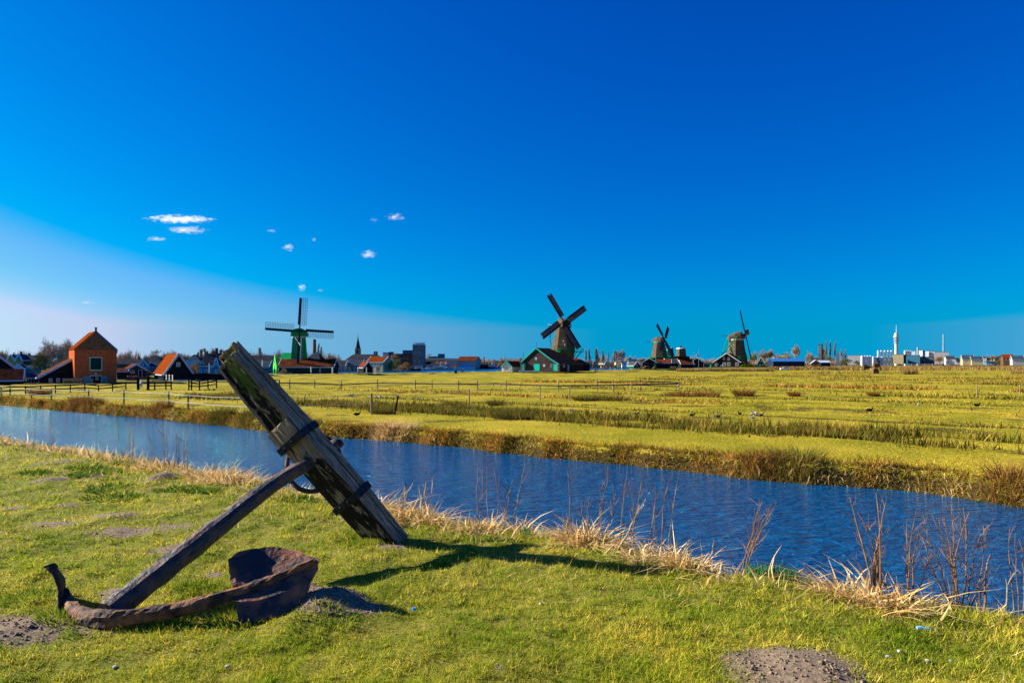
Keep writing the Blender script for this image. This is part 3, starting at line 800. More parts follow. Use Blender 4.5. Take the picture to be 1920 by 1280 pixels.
# thin dead stalks ---------------------------------------------------
m_stalk = mat('dead_stalk', (.13, .065, .035), (.30, .19, .10), scale=9, rough=.8)
m_stalkp = mat('straw_stalk', (.45, .30, .12), (.60, .44, .2), scale=9, rough=.7)
def stalks(label, lst, mt=m_stalk, twigs=5, name='dead_stalks', r0=.0055):
    bx, by = lst[0][0], lst[0][1]
    p0 = None; stems = []
    for (x0, y0, x1, y1) in lst:
        p = G(x0, y0, 0); t_, q2 = tq(p.x, p.y); D = p.y
        b_ = Vector((p.x, p.y, hz(p.x, p.y) - .02))
        D2 = D * rng.uniform(.97, 1.03)
        tip = Vector((W(x1, D2), D2, Z(y1, D2)))
        stems.append((b_, tip))
    R0 = stems[0][0]; mb = MB()
    for b_, tip in stems:
        k = 7; pts = []; side = Vector((rng.normal(), rng.normal(), 0)) * .03
        for i in range(k + 1):
            u = i / k; pts.append(b_.lerp(tip, u) - R0 + side * math.sin(u * math.pi) + Vector((rng.normal(), rng.normal(), rng.normal())) * .004)
        s = max(1, (b_.y / 6.0) ** .8)
        mb.tube(pts, [r0 * s * (1 - .72 * i / k) for i in range(k + 1)], 5)
        for _ in range(twigs):
            u = rng.uniform(.3, .97); i = min(int(u * k), k - 1); a = pts[i].lerp(pts[i + 1], u * k - i)
            dr = ((tip - b_).normalized() + Vector((rng.normal() * .5, rng.normal() * .5, 0))).normalized() * rng.uniform(.05, .22) * (1.2 - u * .6)
            m1 = a + dr * .5 + Vector((rng.normal(), rng.normal(), rng.normal())) * .006
            mb.tube([a, m1, a + dr + Vector((0, 0, .02))], [.0024 * s, .0018 * s, .0008 * s], 3)
            if rng.uniform() < .5:
                e = m1 + Vector((rng.normal() * .04, rng.normal() * .04, .05)); mb.tube([m1, e], [.0016 * s, .0008 * s], 3)
    o = mb.build(name, mt); o.location = R0
    return tag(o, label, 'plant', 'dead plant stalks on the near bank')
stalks('four straight thin brown stalks standing together above the canal water', [(901, 978, 897, 862), (909, 979, 905, 866), (918, 980, 914, 863), (927, 980, 922, 868)], twigs=2)
stalks('thin brown stalks leaning right beside the four straight ones', [(955, 985, 985, 868), (948, 988, 962, 900), (942, 986, 958, 912)], twigs=6)
stalks('single thin dark stalk standing left of the bright straw heap', [(1060, 1008, 1061, 872), (1075, 1010, 1068, 975)], twigs=2)
stalks('loose fan of thin twiggy stalks behind the straw heap', [(1085, 1012, 1090, 935), (1105, 1010, 1125, 915), (1120, 1012, 1148, 905), (1130, 1015, 1143, 890), (1112, 1012, 1104, 940)], twigs=7)
stalks('pair of tall brown stalks right of the straw heap', [(1163, 1030, 1178, 868), (1183, 1035, 1180, 900), (1176, 1030, 1205, 884)], twigs=5)
stalks('bent golden reed stem with a broken top', [(1152, 1028, 1198, 946), (1198, 946, 1172, 934)][:1], m_stalkp, twigs=5, r0=.010)
stalks('twin tall reddish stalks above the reed clump near the middle', [(1243, 1052, 1260, 878), (1249, 1055, 1275, 880), (1218, 1040, 1230, 912), (1212, 1040, 1222, 930)], twigs=5)
stalks('feathery stalks leaning right above the green shoots', [(1378, 1078, 1428, 935), (1394, 1080, 1455, 942), (1392, 1080, 1447, 950), (1384, 1080, 1420, 958)], twigs=12)
stalks('thick upright brown stalk with side stems among dry reeds', [(1648, 1108, 1644, 925), (1652, 1108, 1662, 940), (1640, 1108, 1594, 930), (1632, 1105, 1610, 960), (1645, 1108, 1652, 1000)], twigs=9, r0=.010)
stalks('brown twiggy stalks right of the thick upright stalk', [(1706, 1112, 1716, 958), (1704, 1114, 1700, 970), (1712, 1115, 1725, 990), (1690, 1110, 1640, 1030), (1700, 1112, 1745, 1040), (1660, 1105, 1600, 1045)], twigs=9, r0=.007)
stalks('fan of pale bare twigs at the right end of the bank', [(1790, 1125, 1724, 958), (1785, 1125, 1752, 980), (1798, 1125, 1770, 970), (1800, 1126, 1785, 945), (1803, 1126, 1806, 950), (1806, 1128, 1818, 958), (1812, 1128, 1845, 985), (1815, 1128, 1838, 1000), (1796, 1126, 1735, 1014), (1818, 1130, 1848, 1070)], twigs=10, r0=.007)
stalks('short lone brown stick at the right bank edge', [(1846, 1138, 1856, 1033)], twigs=0, r0=.011)
stalks('thin reddish stalks at the extreme right of the bank', [(1911, 1150, 1902, 1000), (1913, 1150, 1912, 1010), (1908, 1148, 1892, 990)], twigs=4)
stalks('curved pale twig beside the lone stick', [(1865, 1140, 1884, 1085)], m_stalkp, twigs=1, r0=.008)
stalks('loose brown stalks in front of the canal at left', [(232, 862, 220, 785), (240, 862, 236, 792), (246, 864, 243, 796), (254, 864, 252, 806), (228, 860, 248, 800)], twigs=5)
stalks('row of dark stalks in the reeds left of the anchor', [(292, 872, 274, 800), (310, 876, 306, 796), (320, 876, 314, 800), (324, 878, 330, 815), (335, 880, 333, 790), (341, 880, 338, 794), (347, 880, 349, 802), (352, 882, 355, 812)], twigs=6)
stalks('few faint stalks at the far left of the canal', [(98, 846, 93, 782), (102, 846, 99, 788)], twigs=2)
stalks('lone faint stalk farthest left in front of the canal', [(60, 842, 64, 798)], twigs=2)
stalks('golden broken reed stem right of the rusty reed clump', [(792, 962, 798, 905), (794, 962, 810, 895)], m_straw, twigs=4, r0=.007)
stalks('golden broken reed stems just right of the stock', [(748, 955, 754, 900), (752, 955, 740, 925)], m_stalkp, twigs=4, r0=.007)

# green shoots
m_shoot = mat('green_shoot', (.035, .14, .045), (.09, .24, .06), scale=10, rough=.45, island=.25, transl=.3)
for px0, px1, py, nn, h, lab in [(1398, 1498, 1082, 330, .125, 'blue green bulb shoots in a row at the bank edge'), (976, 992, 1000, 70, .09, 'small bunch of green shoots beside the straw heap')]:
    xs = rng.uniform(px0, px1, nn); D0 = 1.72 * F / (py - HZ) + rng.uniform(-.12, .14, nn) - (xs - px0) * .0016
    bx = (xs - 960) / F * D0; by = D0; zz = hnear(bx, by)[0] - .01
    c0 = np.array([bx.mean(), by.mean(), zz.mean()])
    h_ = rng.uniform(.6, 1.2, nn) * h; V, Fq, Ft = ribbons(np.stack([bx, by, zz], 1) - c0, randunit(nn, .45), h_, np.full(nn, .013), rng.normal(0, .012, (nn, 3)), 3)
    o = npmesh('bulb_shoots', V, Fq, Ft, m_shoot); o.location = c0; tag(o, lab, 'plant', 'green shoots at the bank edge')

# crumbs of soil on the bare patches
n = 60000; x, y = scatter_screen(n, 860, 1400, -200, 2100, 0); z, dirt = hnear(x, y); k = (dirt > .45) & (rng.uniform(0, 1, n) < .5); x, y, z = x[k], y[k], z[k]; n = len(x)
r = rng.uniform(.003, .012, n) * np.where(rng.uniform(0, 1, n) > .96, 1.8, 1); o6 = np.array([[1, 0, 0], [0, 1, 0], [-1, 0, 0], [0, -1, 0], [0, 0, .8], [0, 0, -.6]])
V = (np.stack([x, y, z], 1)[:, None, :] + o6[None] * r[:, None, None] * rng.uniform(.6, 1.3, (n, 6, 1))).reshape(-1, 3)
ft = np.array([[0, 1, 4], [1, 2, 4], [2, 3, 4], [3, 0, 4], [1, 0, 5], [2, 1, 5], [3, 2, 5], [0, 3, 5]]); Ft = ((np.arange(n) * 6)[:, None, None] + ft[None]).reshape(-1, 3)
tag(npmesh('soil_crumbs', V, None, Ft, mat('soil_crumb', (.20, .15, .10), rough=.95, island=.5, spec=.1)), 'loose crumbs of soil on the molehills and bare patches', 'soil', kind='stuff')
# ================================================================== vegetation beyond the canal
def past_h(x, y):
    t, q = tq(x, y); return hpast(x, y, t, q)[0]
m_pblade = mat('pasture_blade', (.24, .235, .006), (.60, .455, .05), scale=.3, rough=.6, coord='World', transl=.3, tone=[(0, (.4, .5, .5)), (.35, (.8, .9, .8)), (.65, (1.1, 1.05, 1)), (1, (1.7, 1.35, 1.8))], spec=.04, detail=9, iramp=[(0, (.5, .6, .5)), (.45, (1, 1, 1)), (.85, (1.25, 1.2, 1.2)), (.88, (1.6, 1.25, 2.2)), (1, (1.6, 1.3, 2.6))])
x, y = scatter_screen(300000, 724, 960, -250, 2200, PZ)
t, q_ = tq(x, y); qf = qfar(t); k = (q_ > qf + .5)
cl = fbm(x * .9, y * .9, 80, 4); k &= rng.uniform(0, 1, len(x)) < np.clip(1.8 * (cl - .15), .2, 1)
x, y, cl = x[k], y[k], cl[k]; n = len(x); tone_ = np.clip(.6 * fbm(x * .8, y * .8, 84, 4) + .4 * rng.uniform(0, 1, n) + (fbm(x * .12, y * .2, 85, 3) - .5) * .8, 0, 1); z = past_h(x, y); D = np.hypot(x, y)
h = (.03 + .05 * rng.uniform(0, 1, n)) * (.5 + 1.1 * cl) * np.clip(D / 35, .9, 1.8)
V, Fq, Ft = ribbons(np.stack([x, y, z - .01], 1), randunit(n, 1.3), h, .020 * D / 25 * rng.uniform(.6, 1.4, n), np.zeros((n, 3)), 1)
o = npmesh('pasture_turf', V, Fq, Ft, m_pblade); at = o.data.attributes.new('tone', 'FLOAT', 'POINT'); at.data.foreach_set('value', np.repeat(tone_, 3).astype(np.float32))
tag(o, 'rough short grass of the pasture across the canal', 'grass', kind='stuff')

# rushes -------------------------------------------------------------
m_rush = mat('rush', (.085, .10, .010), (.27, .19, .03), scale=.8, rough=.7, coord='World', transl=.25, spec=.04, iramp=[(0, (.4, .4, .4)), (.5, (1, 1, 1)), (.85, (1.3, 1.2, 1.2)), (1, (1.9, 1.7, 2.4))])
m_rushr = mat('rusty_sedge', (.20, .15, .02), (.46, .22, .035), scale=.7, rough=.7, coord='World', transl=.25, spec=.04, iramp=[(0, (.35, .35, .4)), (.5, (1, 1, 1)), (.8, (1.3, 1.3, 1.3)), (1, (1.9, 1.9, 3.0))])
def strip(name, label, n, t0, t1, qfun, qw, h0, h1, w, mt, dfun, lean=.9, droop=.3, seg=2, cat='rushes', kind='stuff', drift=(0, 0)):
    t = rng.uniform(t0, t1, n)
    # favour the near end
    X, Y = xy(t, qfun(t)); keep = rng.uniform(0, 1, n) < np.clip((30 / np.maximum(Y, 8)) ** .6, 0, 1)
    t = t[keep]; n = len(t)
    dq = rng.normal(0, .5, n) * qw
    k = rng.uniform(0, 1, n) < dfun(t, dq); t, dq = t[k], dq[k]; n = len(t)
    x, y = xy(t, qfun(t) + dq); z = past_h(x, y)
    D = np.hypot(x, y)
    h = rng.uniform(h0, h1, n) * (.55 + .9 * fbm(t * .8, dq * 2, 91, 3))
    d = randunit(n, lean); d[:, 0] += drift[0]; d[:, 1] += drift[1]; d /= np.linalg.norm(d, axis=1)[:, None]
    bnd = rng.normal(0, .2, (n, 3)) * h[:, None]; bnd[:, 2] = -droop * h * rng.uniform(0, 1.5, n)
    V, Fq, Ft = ribbons(np.stack([x, y, z - .02], 1), d, h, w * np.clip(D / 25, .7, 3.2) * rng.uniform(.6, 1.5, n), bnd, seg)
    o = npmesh(name, V, Fq, Ft, mt); at = o.data.attributes.new('tone', 'FLOAT', 'POINT'); at.data.foreach_set('value', np.repeat(np.clip(.5 + rng.normal(0, .22, n), 0, 1), 2 * seg + 1).astype(np.float32))
    return tag(o, label, cat, kind=kind)
# fringe on the far bank of the canal
strip('sedge', 'rusty brown sedge hanging over the far canal bank', 100000, -16, 90, lambda t: qfar(t) + .45, .8, .16, .42, .026, m_rushr,
      lambda t, q: np.clip((fbm(t * .55, t * 0, 93, 3) - .28) * 4.5, .22, 1), 1.2, .7, drift=(-.25, -.45))
strip('sedge', 'dense green and tan grass on the edge of the far canal bank', 70000, -16, 90, lambda t: qfar(t) + .7, 1.2, .08, .26, .024, m_pblade,
      lambda t, q: np.ones_like(t) * .9, 1.3, .5, drift=(-.2, -.35))
x0 = G(800, 829, -1.9); 
for px, r, lab in [(745, .55, 'left of two pale golden reed clumps on the far canal bank'), (792, .8, 'right of two pale golden reed clumps on the far canal bank')]:
    D = 33.6; X0 = W(px, D); t_, _ = tq(X0, D); q_ = float(qfar(np.array([t_]))[0]) + .55; X_, Y_ = xy(t_, q_)
    tuft('reed_clump', lab, 'reeds', X_, Y_, r, 700, .62, .035, m_straw, 1.3, seg=3, group='pale reed clumps on the far bank', zf=past_h, messy=.8)
strip('sedge', 'pale straw stems hanging over the far canal bank', 16000, -16, 90, lambda t: qfar(t) + .4, .7, .16, .42, .022, m_straw,
      lambda t, q: np.clip((fbm(t * .9, t * 0, 97, 3) - .42) * 4.5, .05, 1), 1.8, .9, drift=(-.4, -.6))
# rush lines along the ditches
D0 = DITCH
strip('rushes', 'broad belt of olive rushes along the first ditch', 90000, -16, 60, lambda t: D0[0] + .25 + t * 0, 2.0, .25, .70, .032, m_rush,
      lambda t, q: np.clip((fbm(t * .28, q * .3, 95, 3) - .33) * 5, 0, 1) * np.where(t < 14, 1, .75), .55, .2)
for i, (dq, nn, h1, thr) in enumerate([(D0[1], 22000, .34, .50), (D0[2], 26000, .42, .47), (D0[3], 50000, .60, .36), (D0[4], 36000, .55, .40), (D0[5], 30000, .55, .42), (D0[6], 30000, .6, .42), (D0[7], 30000, .7, .42), (D0[8], 30000, .8, .4), (D0[9], 26000, .8, .38)]):
    names = ['second', 'third', 'fourth', 'fifth', 'sixth', 'seventh', 'eighth', 'ninth', 'tenth']
    strip('rushes', 'thin dark line of rushes along the %s ditch from the canal' % names[i], nn, -60 - dq * .9, 70, lambda t, dq=dq: dq + t * 0, 1.5 + dq * .008, .2, h1 * 1.25, .035, m_rush if i % 2 else m_rushr,
          lambda t, q, thr=thr, i=i: np.clip((fbm(t * .12, q * .1 + i, 99 + i, 3) - thr) * 6, .04, 1), .6, .2)
for i, dq in enumerate(FURROW[:9]):
    strip('rushes', 'faint brown line of rough grass along the %s shallow furrow' % ['first', 'second', 'third', 'fourth', 'fifth', 'sixth', 'seventh', 'eighth', 'ninth'][i], 14000, -60 - dq * .9, 70, lambda t, dq=dq: dq + t * 0, 1.3 + dq * .006, .10, .30 + dq * .001, .035, m_rush,
          lambda t, q, i=i: np.clip((fbm(t * .1, q * .1 + i, 199 + i, 3) - .42) * 6, .06, 1), .8, .3)
# single rush bushes standing out
m_rb = mat('rush_bush', (.16, .075, .02), (.30, .16, .04), scale=3, rough=.7, island=.4, transl=.25)
m_rbg = mat('rush_bush_green', (.08, .085, .015), (.20, .15, .035), scale=3, rough=.7, island=.4, transl=.25)
def ppt(px, py): return G(px, py, PZ)
RB = [(1395, 742, 1.0, .95, m_rb, 'round rust brown rush bush in the middle of the pasture'), (1489, 743, .55, .62, m_rb, 'small rust brown rush bush right of the round one'), (1280, 742, 2.0, .75, m_rb, 'long rust brown rush clump left of the round bush'), (1325, 742, 1.4, .8, m_rb, 'rust brown rush clump touching the long clump'),
      (1638, 744, .5, .55, m_rb, 'tiny brown rush bush on the right half of the pasture'), (715, 775, .85, .62, m_rbg, 'dark rush bush between the upright and the leaning post'), (845, 763, .75, .58, m_rbg, 'dark rush bush in the pasture right of the leaning post'), (865, 764, .6, .5, m_rbg, 'lower rush bush touching the dark one right of the leaning post'),
      (930, 761, .6, .62, m_rbg, 'rush bush left of the tall fence post'), (958, 787, 1.2, .9, m_rbg, 'large rush bush in front of the first ditch'), (1095, 751, 1.0, .6, m_rbg, 'rush bush right of the right hand fence post'), (1148, 751, 1.8, .72, m_rbg, 'long rush bush at the end of the fence posts'),
      (75, 740, 1.0, .8, m_rb, 'dark brown sedge bush at the far left canal edge'), (18, 760, .9, .9, m_rb, 'brown sedge bush at the far left end of the canal'), (44, 762, 1.0, .8, m_rb, 'second brown sedge bush at the far left end'), (172, 772, .8, .9, m_rb, 'brown sedge bush on the far bank behind the left fence'),
      (300, 782, .9, .75, m_rbg, 'sedge bush on the far bank left of the anchor stock'), (350, 788, 1.0, .85, m_rbg, 'bushy sedge on the far bank beside the stock'), (430, 797, .9, .8, m_rb, 'reddish sedge bush on the far bank close to the stock'),
      (1360, 880, .7, .55, m_rb, 'brown sedge bush hanging over the far bank at right'), (1430, 884, .9, .7, m_rbg, 'big olive sedge bush hanging over the far bank at right'), (1890, 920, .8, .7, m_rb, 'rusty sedge bush at the right end of the far bank')]
for px, py, r, h, mt, lab in RB:
    p = ppt(px, py)
    t_, q2 = tq(p.x, p.y); qf_ = float(qfar(np.array([t_]))[0])
    if q2 < qf_ + .5: p.x, p.y = xy(t_, qf_ + .6)
    tuft('rush_bush', lab, 'rush bush', p.x, p.y, r * .8, 620, h, .018 * max(1, p.y / 28), mt, .9, seg=2, group='rush bushes in the pasture', zf=past_h)
# tall reeds far to the right
m_reed = mat('far_reed', (.20, .125, .035), (.36, .24, .08), scale=.12, rough=.8, coord='World', transl=.2, iramp=[(0, (.5, .5, .5)), (.6, (1, 1, 1)), (1, (1.3, 1.3, 1.4))])
def reedbed(label, n, px0, px1, Da, Db, h0, h1, dens=.5, w=.16):
    D = rng.uniform(Da, Db, n); px = rng.uniform(px0, px1, n); x = W(0, 1) * 0 + (px - 960) / F * D
    k = rng.uniform(0, 1, n) < np.clip((fbm(x * .03, D * .05, 131, 3) - (1 - dens)) * 5, 0, 1); x, D = x[k], D[k]; n = len(x)
    h = rng.uniform(h0, h1, n); z = np.full(n, PZ - .1)
    V, Fq, Ft = ribbons(np.stack([x, D, z], 1), randunit(n, .25), h, np.full(n, w) * rng.uniform(.6, 1.5, n), rng.normal(0, .1, (n, 3)), 2)
    tag(npmesh('reed_bed', V, Fq, Ft, m_reed), label, 'reeds', kind='stuff')
reedbed('wide belt of pale dry reeds before the factory horizon', 60000, 1440, 2150, 320, 640, 1.0, 2.0, 1.6, .22)
reedbed('golden reeds in front of the black gabled mill barn', 9000, 1268, 1450, 268, 285, .9, 1.5, .8, .16)
reedbed('golden reed patch left of the little drainage mill', 2600, 1520, 1600, 196, 222, .8, 1.5, .62, .13)
reedbed('golden reed patch right of the little drainage mill', 1500, 1690, 1720, 196, 212, .9, 1.8, .8, .13)
reedbed('golden reeds at the right end of the pasture', 3500, 1895, 2000, 205, 235, .9, 1.6, .7, .13)
# ================================================================== building kit
def C_(n, c, **k): return mat(n, c, **k)
m_tar = mat('tarred_boards', (.012, .020, .026), (.022, .032, .038), scale=.6, rough=.7, stretch=(1, 1, 6), wave=(1.6, 'Z', .35))
m_tarb = mat('black_boards', (.014, .014, .017), (.028, .026, .028), scale=.6, rough=.7, wave=(1.6, 'Z', .3))
m_greenb = mat('green_boards', (.008, .075, .055), (.015, .10, .07), scale=.6, rough=.6, wave=(1.6, 'Z', .3))
m_dgreen = mat('dark_green_boards', (.006, .045, .040), (.010, .06, .05), scale=.6, rough=.6, wave=(1.6, 'Z', .3))
m_mgreen = mat('mill_green', (.012, .26, .07), (.02, .34, .09), scale=.5, rough=.5, wave=(1.2, 'Z', .25))
m_brightg = mat('bright_green_paint', (.09, .55, .07), (.12, .62, .10), scale=.5, rough=.5)
m_lgreen = mat('leaf_green_paint', (.012, .24, .075), rough=.5)
m_teal = mat('teal_paint', (.01, .38, .31), rough=.5)
m_white = mat('white_paint', (.62, .62, .60), rough=.5)
m_glass = mat('window_glass', (.03, .05, .07), rough=.1, spec=.8)
m_orange = mat('orange_tiles', (.16, .030, .006), (.23, .052, .011), scale=1.2, rough=.8, wave=(2.0, 'X', .35), bump=.05)
m_rtile = mat('red_brown_tiles', (.10, .022, .012), (.17, .045, .02), scale=.9, rough=.8, wave=(2.0, 'X', .3), bump=.05)
m_otile = mat('weathered_orange_tiles', (.085, .026, .011), (.15, .048, .02), scale=.8, rough=.8, wave=(2.0, 'X', .3), bump=.05)
m_slate = mat('slate_roof', (.035, .038, .045), (.07, .07, .08), scale=.8, rough=.7, wave=(2.0, 'X', .3))
m_slateb = mat('blue_slate_roof', (.03, .05, .075), (.06, .08, .11), scale=.8, rough=.6, wave=(2.0, 'X', .3))
m_brick = mat('brown_brick', (.14, .055, .035), (.22, .09, .055), scale=1.5, rough=.9, wave=(2.5, 'Z', .15))
m_tan = mat('tan_wall', (.30, .20, .08), (.36, .26, .12), scale=.8, rough=.9)
m_cream = mat('cream_wall', (.36, .30, .17), (.42, .36, .21), scale=.8, rough=.9)
m_greyw = mat('grey_wall', (.25, .27, .30), (.33, .34, .36), scale=.8, rough=.9)
m_blueg = mat('blue_grey_boards', (.04, .15, .22), (.06, .20, .28), scale=.8, rough=.7)
m_pale = mat('pale_blue_plaster', (.38, .50, .60), (.46, .57, .66), scale=.8, rough=.9)
m_brownb = mat('brown_boards', (.12, .07, .04), (.20, .12, .07), scale=1, rough=.9, wave=(2.0, 'X', .3))
m_thatch = mat('thatch', (.065, .050, .034), (.135, .105, .07), scale=2.2, rough=.95, bump=.08, bscale=7, stretch=(1, 1, .35), detail=9)
m_steel = mat('pale_steel', (.62, .63, .64), rough=.4, metal=.2)
m_dsteel = mat('dark_steel', (.08, .10, .12), rough=.5)
m_conc = mat('pale_concrete', (.55, .50, .38), (.62, .57, .45), scale=.3, rough=.9)
m_woodp = mat('grey_post_wood', (.22, .16, .10), (.36, .28, .19), scale=6, rough=.9, stretch=(1, 1, .3))
m_blackw = mat('black_fence_wood', (.010, .010, .016), rough=.7)

def quadslab(mb, a, b, c, d, th):
    a, b, c, d = map(Vector, (a, b, c, d)); n = (b - a).cross(d - a).normalized() * th
    return mb.add([a, b, c, d, a + n, b + n, c + n, d + n], [(3, 2, 1, 0), (4, 5, 6, 7), (0, 1, 5, 4), (1, 2, 6, 5), (2, 3, 7, 6), (3, 0, 4, 7)])

def house(label, pxA, pxB, D, yb, ye, yr, dep=6, theta=0, axis='y', wall=None, roof=None, trim=None, wins=(), doors=(), chim=(), prof=None,
          name='house', cat='house', oh=.25, hip=0, sidewins=0, zb=None, group=None, lwins=(), wframe=None, back=None):
    """A gabled building. pxA..pxB = left and right corner of the front in photograph pixels (front left corner at distance D), yb/ye/yr rows of
    base, eaves and ridge; theta turns the front; axis 'y': gable in front, 'x': long side in front."""
    wall = wall or m_tarb; roof = roof or m_rtile
    th = R(theta); xA = W(pxA, D); k = (pxB - 960) / F
    w = (k * D - xA) / (math.cos(th) - k * math.sin(th))
    A = Vector((xA, D, 0)); ux = Vector((math.cos(th), math.sin(th), 0))
    Dm = D + w * .5 * math.sin(th); sc = F / Dm
    zbase = Z(yb, Dm)
    if zb is not None: zbase = zb
    H = lambda py: Z(py, Dm) - zbase
    he, hr = H(ye), H(yr)
    o = root(name, label, cat, A + ux * (w / 2) + Vector((0, 0, zbase)), th, group)
    x0, x1 = -w / 2, w / 2
    if axis == 'y':
        P = prof and [(x0 + u * w, H(py)) for u, py in prof] or [(x0, he), (0, hr), (x1, he)]
        wl_ = MB(); n = len(P)
        f = [(x0, 0, 0), (x1, 0, 0)] + [(x, 0, z) for x, z in P[::-1]]
        zr = max(z for x, z in P); ze = min(z for x, z in P)
        yb_ = lambda z: dep - (hip * (z - ze) / max(zr - ze, .01))
        b_ = [(x0, dep, 0), (x1, dep, 0)] + [(x, yb_(z), z) for x, z in P[::-1]]
        m_ = len(f); wl_.add(f + b_, [tuple(range(m_)), tuple(range(2 * m_ - 1, m_ - 1, -1))] + [((i + 1) % m_, i, i + m_, (i + 1) % m_ + m_) for i in range(m_)])
        wl_.build('wall', wall, o)
        for i in range(n - 1):
            (xa, za), (xb, zb_) = P[i], P[i + 1]
            d = Vector((xb - xa, 0, zb_ - za)).normalized()
            ea = oh if (i == 0) else 0; eb = oh if (i == n - 2) else 0
            a0 = (xa - d.x * ea, -oh, za - d.z * ea + .02); b0 = (xb + d.x * eb, -oh, zb_ + d.z * eb + .02)
            a1 = (a0[0], yb_(za) + oh, a0[2]); b1 = (b0[0], yb_(zb_) + oh, b0[2])
            r = MB(); quadslab(r, a0, b0, b1, a1, .14); r.build('roof', roof, o)
        if hip:
            r = MB(); top = [(x, yb_(z) + oh + .01, z + .16) for x, z in P]
            r.add(top, [tuple(range(len(top)))]); r.build('roof', roof, o)
        if trim:
            t = MB()
            for i in range(n - 1):
                (xa, za), (xb, zb_) = P[i], P[i + 1]; d = Vector((xb - xa, 0, zb_ - za)).normalized()
                t.bar((xa - d.x * (oh if i == 0 else 0), -oh - .05, za - (d.z * oh if i == 0 else 0) + .06), (xb + d.x * (oh if i == n - 2 else 0), -oh - .05, zb_ + (d.z * oh if i == n - 2 else 0) + .06), .10, .30, up=(0, 1, 0)) if False else \
                t.bar((xa - d.x * (oh if i == 0 else 0), -oh - .06, za - (d.z * oh if i == 0 else 0) + .04), (xb + d.x * (oh if i == n - 2 else 0), -oh - .06, zb_ + (d.z * oh if i == n - 2 else 0) + .04), .12, .34)
            t.build('bargeboard', trim, o)
            if not hip:
                t = MB()
                for xx in (x0, x1): 
                    zz = P[0][1] if xx == x0 else P[-1][1]
                    if abs(zz - ze) < .3: t.bar((xx + (-oh if xx == x0 else oh), -oh, zz - .12), (xx + (-oh if xx == x0 else oh), dep + oh, zz - .12), .12, .16)
                t.build('gutter', trim, o)
    else:
        zr, ze = hr, he; hp = hip
        wl_ = MB(); c = dep / 2
        wl_.add([(x0, 0, 0), (x0, dep, 0), (x0, dep, ze), (x0 + hp, c, zr), (x0, 0, ze), (x1, 0, 0), (x1, dep, 0), (x1, dep, ze), (x1 - hp, c, zr), (x1, 0, ze)],
                [(0, 4, 3, 2, 1), (5, 6, 7, 8, 9), (0, 5, 9, 4), (1, 2, 7, 6), (4, 9, 8, 3), (2, 3, 8, 7), (0, 1, 6, 5)])
        wl_.build('wall', wall, o)
        s = (zr - ze) / c; ee = oh
        for sg in (0, 1):
            y_e = -ee if sg == 0 else dep + ee; z_e = ze - s * ee + .04
            pts = [(x0 - oh, y_e, z_e), (x1 + oh, y_e, z_e), (x1 + oh - hp, c, zr + .04), (x0 - oh + hp, c, zr + .04)]
            if sg: pts = [pts[1], pts[0], pts[3], pts[2]]
            r = MB(); quadslab(r, *pts, .14); r.build('roof', roof, o)
        if hp:
            for sx, xx in ((-1, x0), (1, x1)):
                r = MB(); v = [(xx + sx * oh, -ee, ze - s * ee + .05), (xx + sx * oh, dep + ee, ze - s * ee + .05), (xx - sx * hp + sx * oh, c, zr + .19)]
                r.add(v, [(0, 1, 2) if sx > 0 else (1, 0, 2)]); r.build('roof', roof, o)
        if trim:
            t = MB(); t.bar((x0 - oh, -ee - .06, ze - s * ee), (x1 + oh, -ee - .06, ze - s * ee), .10, .2)
            t.build('gutter', trim, o)
            if not hp:
                for xx in (x0 - oh - .06, x1 + oh + .06):
                    t = MB(); t.bar((xx, -ee, ze - s * ee + .05), (xx, c, zr + .12), .12, .3); t.bar((xx, dep + ee, ze - s * ee + .05), (xx, c, zr + .12), .12, .3); t.build('bargeboard', trim, o)
    wf = wframe or m_white
    def opening(nm, px, py, wp, hp_, frame, pane, cross=True, face='f'):
        if face == 'f':
            x = x0 + (px - pxA) / (pxB - pxA) * w; sx_ = w / max(pxB - pxA, .1)
        else: x = px; sx_ = 1
        z = H(py) if face == 'f' else py; ww = wp * sx_; hh = hp_ / sc if face == 'f' else hp_
        fr = MB(); t = min(.10, ww * .18); hw = ww / 2; h2 = hh / 2; yo = -.05
        def bx(a, b, c_, d_, y0_=-.07, y1_=.0):
            if face == 'f': fr.box(a, b, y0_, y1_, c_, d_)
            elif face == 'l': fr.box(x0 + y0_, x0 + y1_, a, b, c_, d_)
            else: fr.box(x1 - y1_, x1 - y0_, a, b, c_, d_)
        bx(x - hw, x + hw, z + h2 - t, z + h2); bx(x - hw, x + hw, z - h2, z - h2 + t)
        bx(x - hw, x - hw + t, z - h2 + t, z + h2 - t); bx(x + hw - t, x + hw, z - h2 + t, z + h2 - t)
        if cross:
            bx(x - .03, x + .03, z - h2 + t, z + h2 - t); bx(x - hw + t, x - .03, z - .03, z + .03, -.065); bx(x + .03, x + hw - t, z - .03, z + .03, -.065)
        fo = fr.build(nm, frame, o)
        pn = MB()
        if face == 'f': pn.box(x - hw + t, x + hw - t, -.03, 0, z - h2 + t, z + h2 - t)
        elif face == 'l': pn.box(x0 - .03, x0, x - hw + t, x + hw - t, z - h2 + t, z + h2 - t)
        else: pn.box(x1, x1 + .03, x - hw + t, x + hw - t, z - h2 + t, z + h2 - t)
        pn.build('pane' if nm == 'window' else 'panel', pane, fo)
    for wv in wins: opening('window', *wv[:4], wv[4] if len(wv) > 4 else wf, wv[5] if len(wv) > 5 else m_glass)
    for dv in doors: opening('door', *dv[:4], dv[4] if len(dv) > 4 else wf, dv[5] if len(dv) > 5 else m_tarb, cross=False)
    for lv in lwins: opening('window', lv[1], lv[2], lv[3], lv[4], wf, m_glass, face=lv[0])
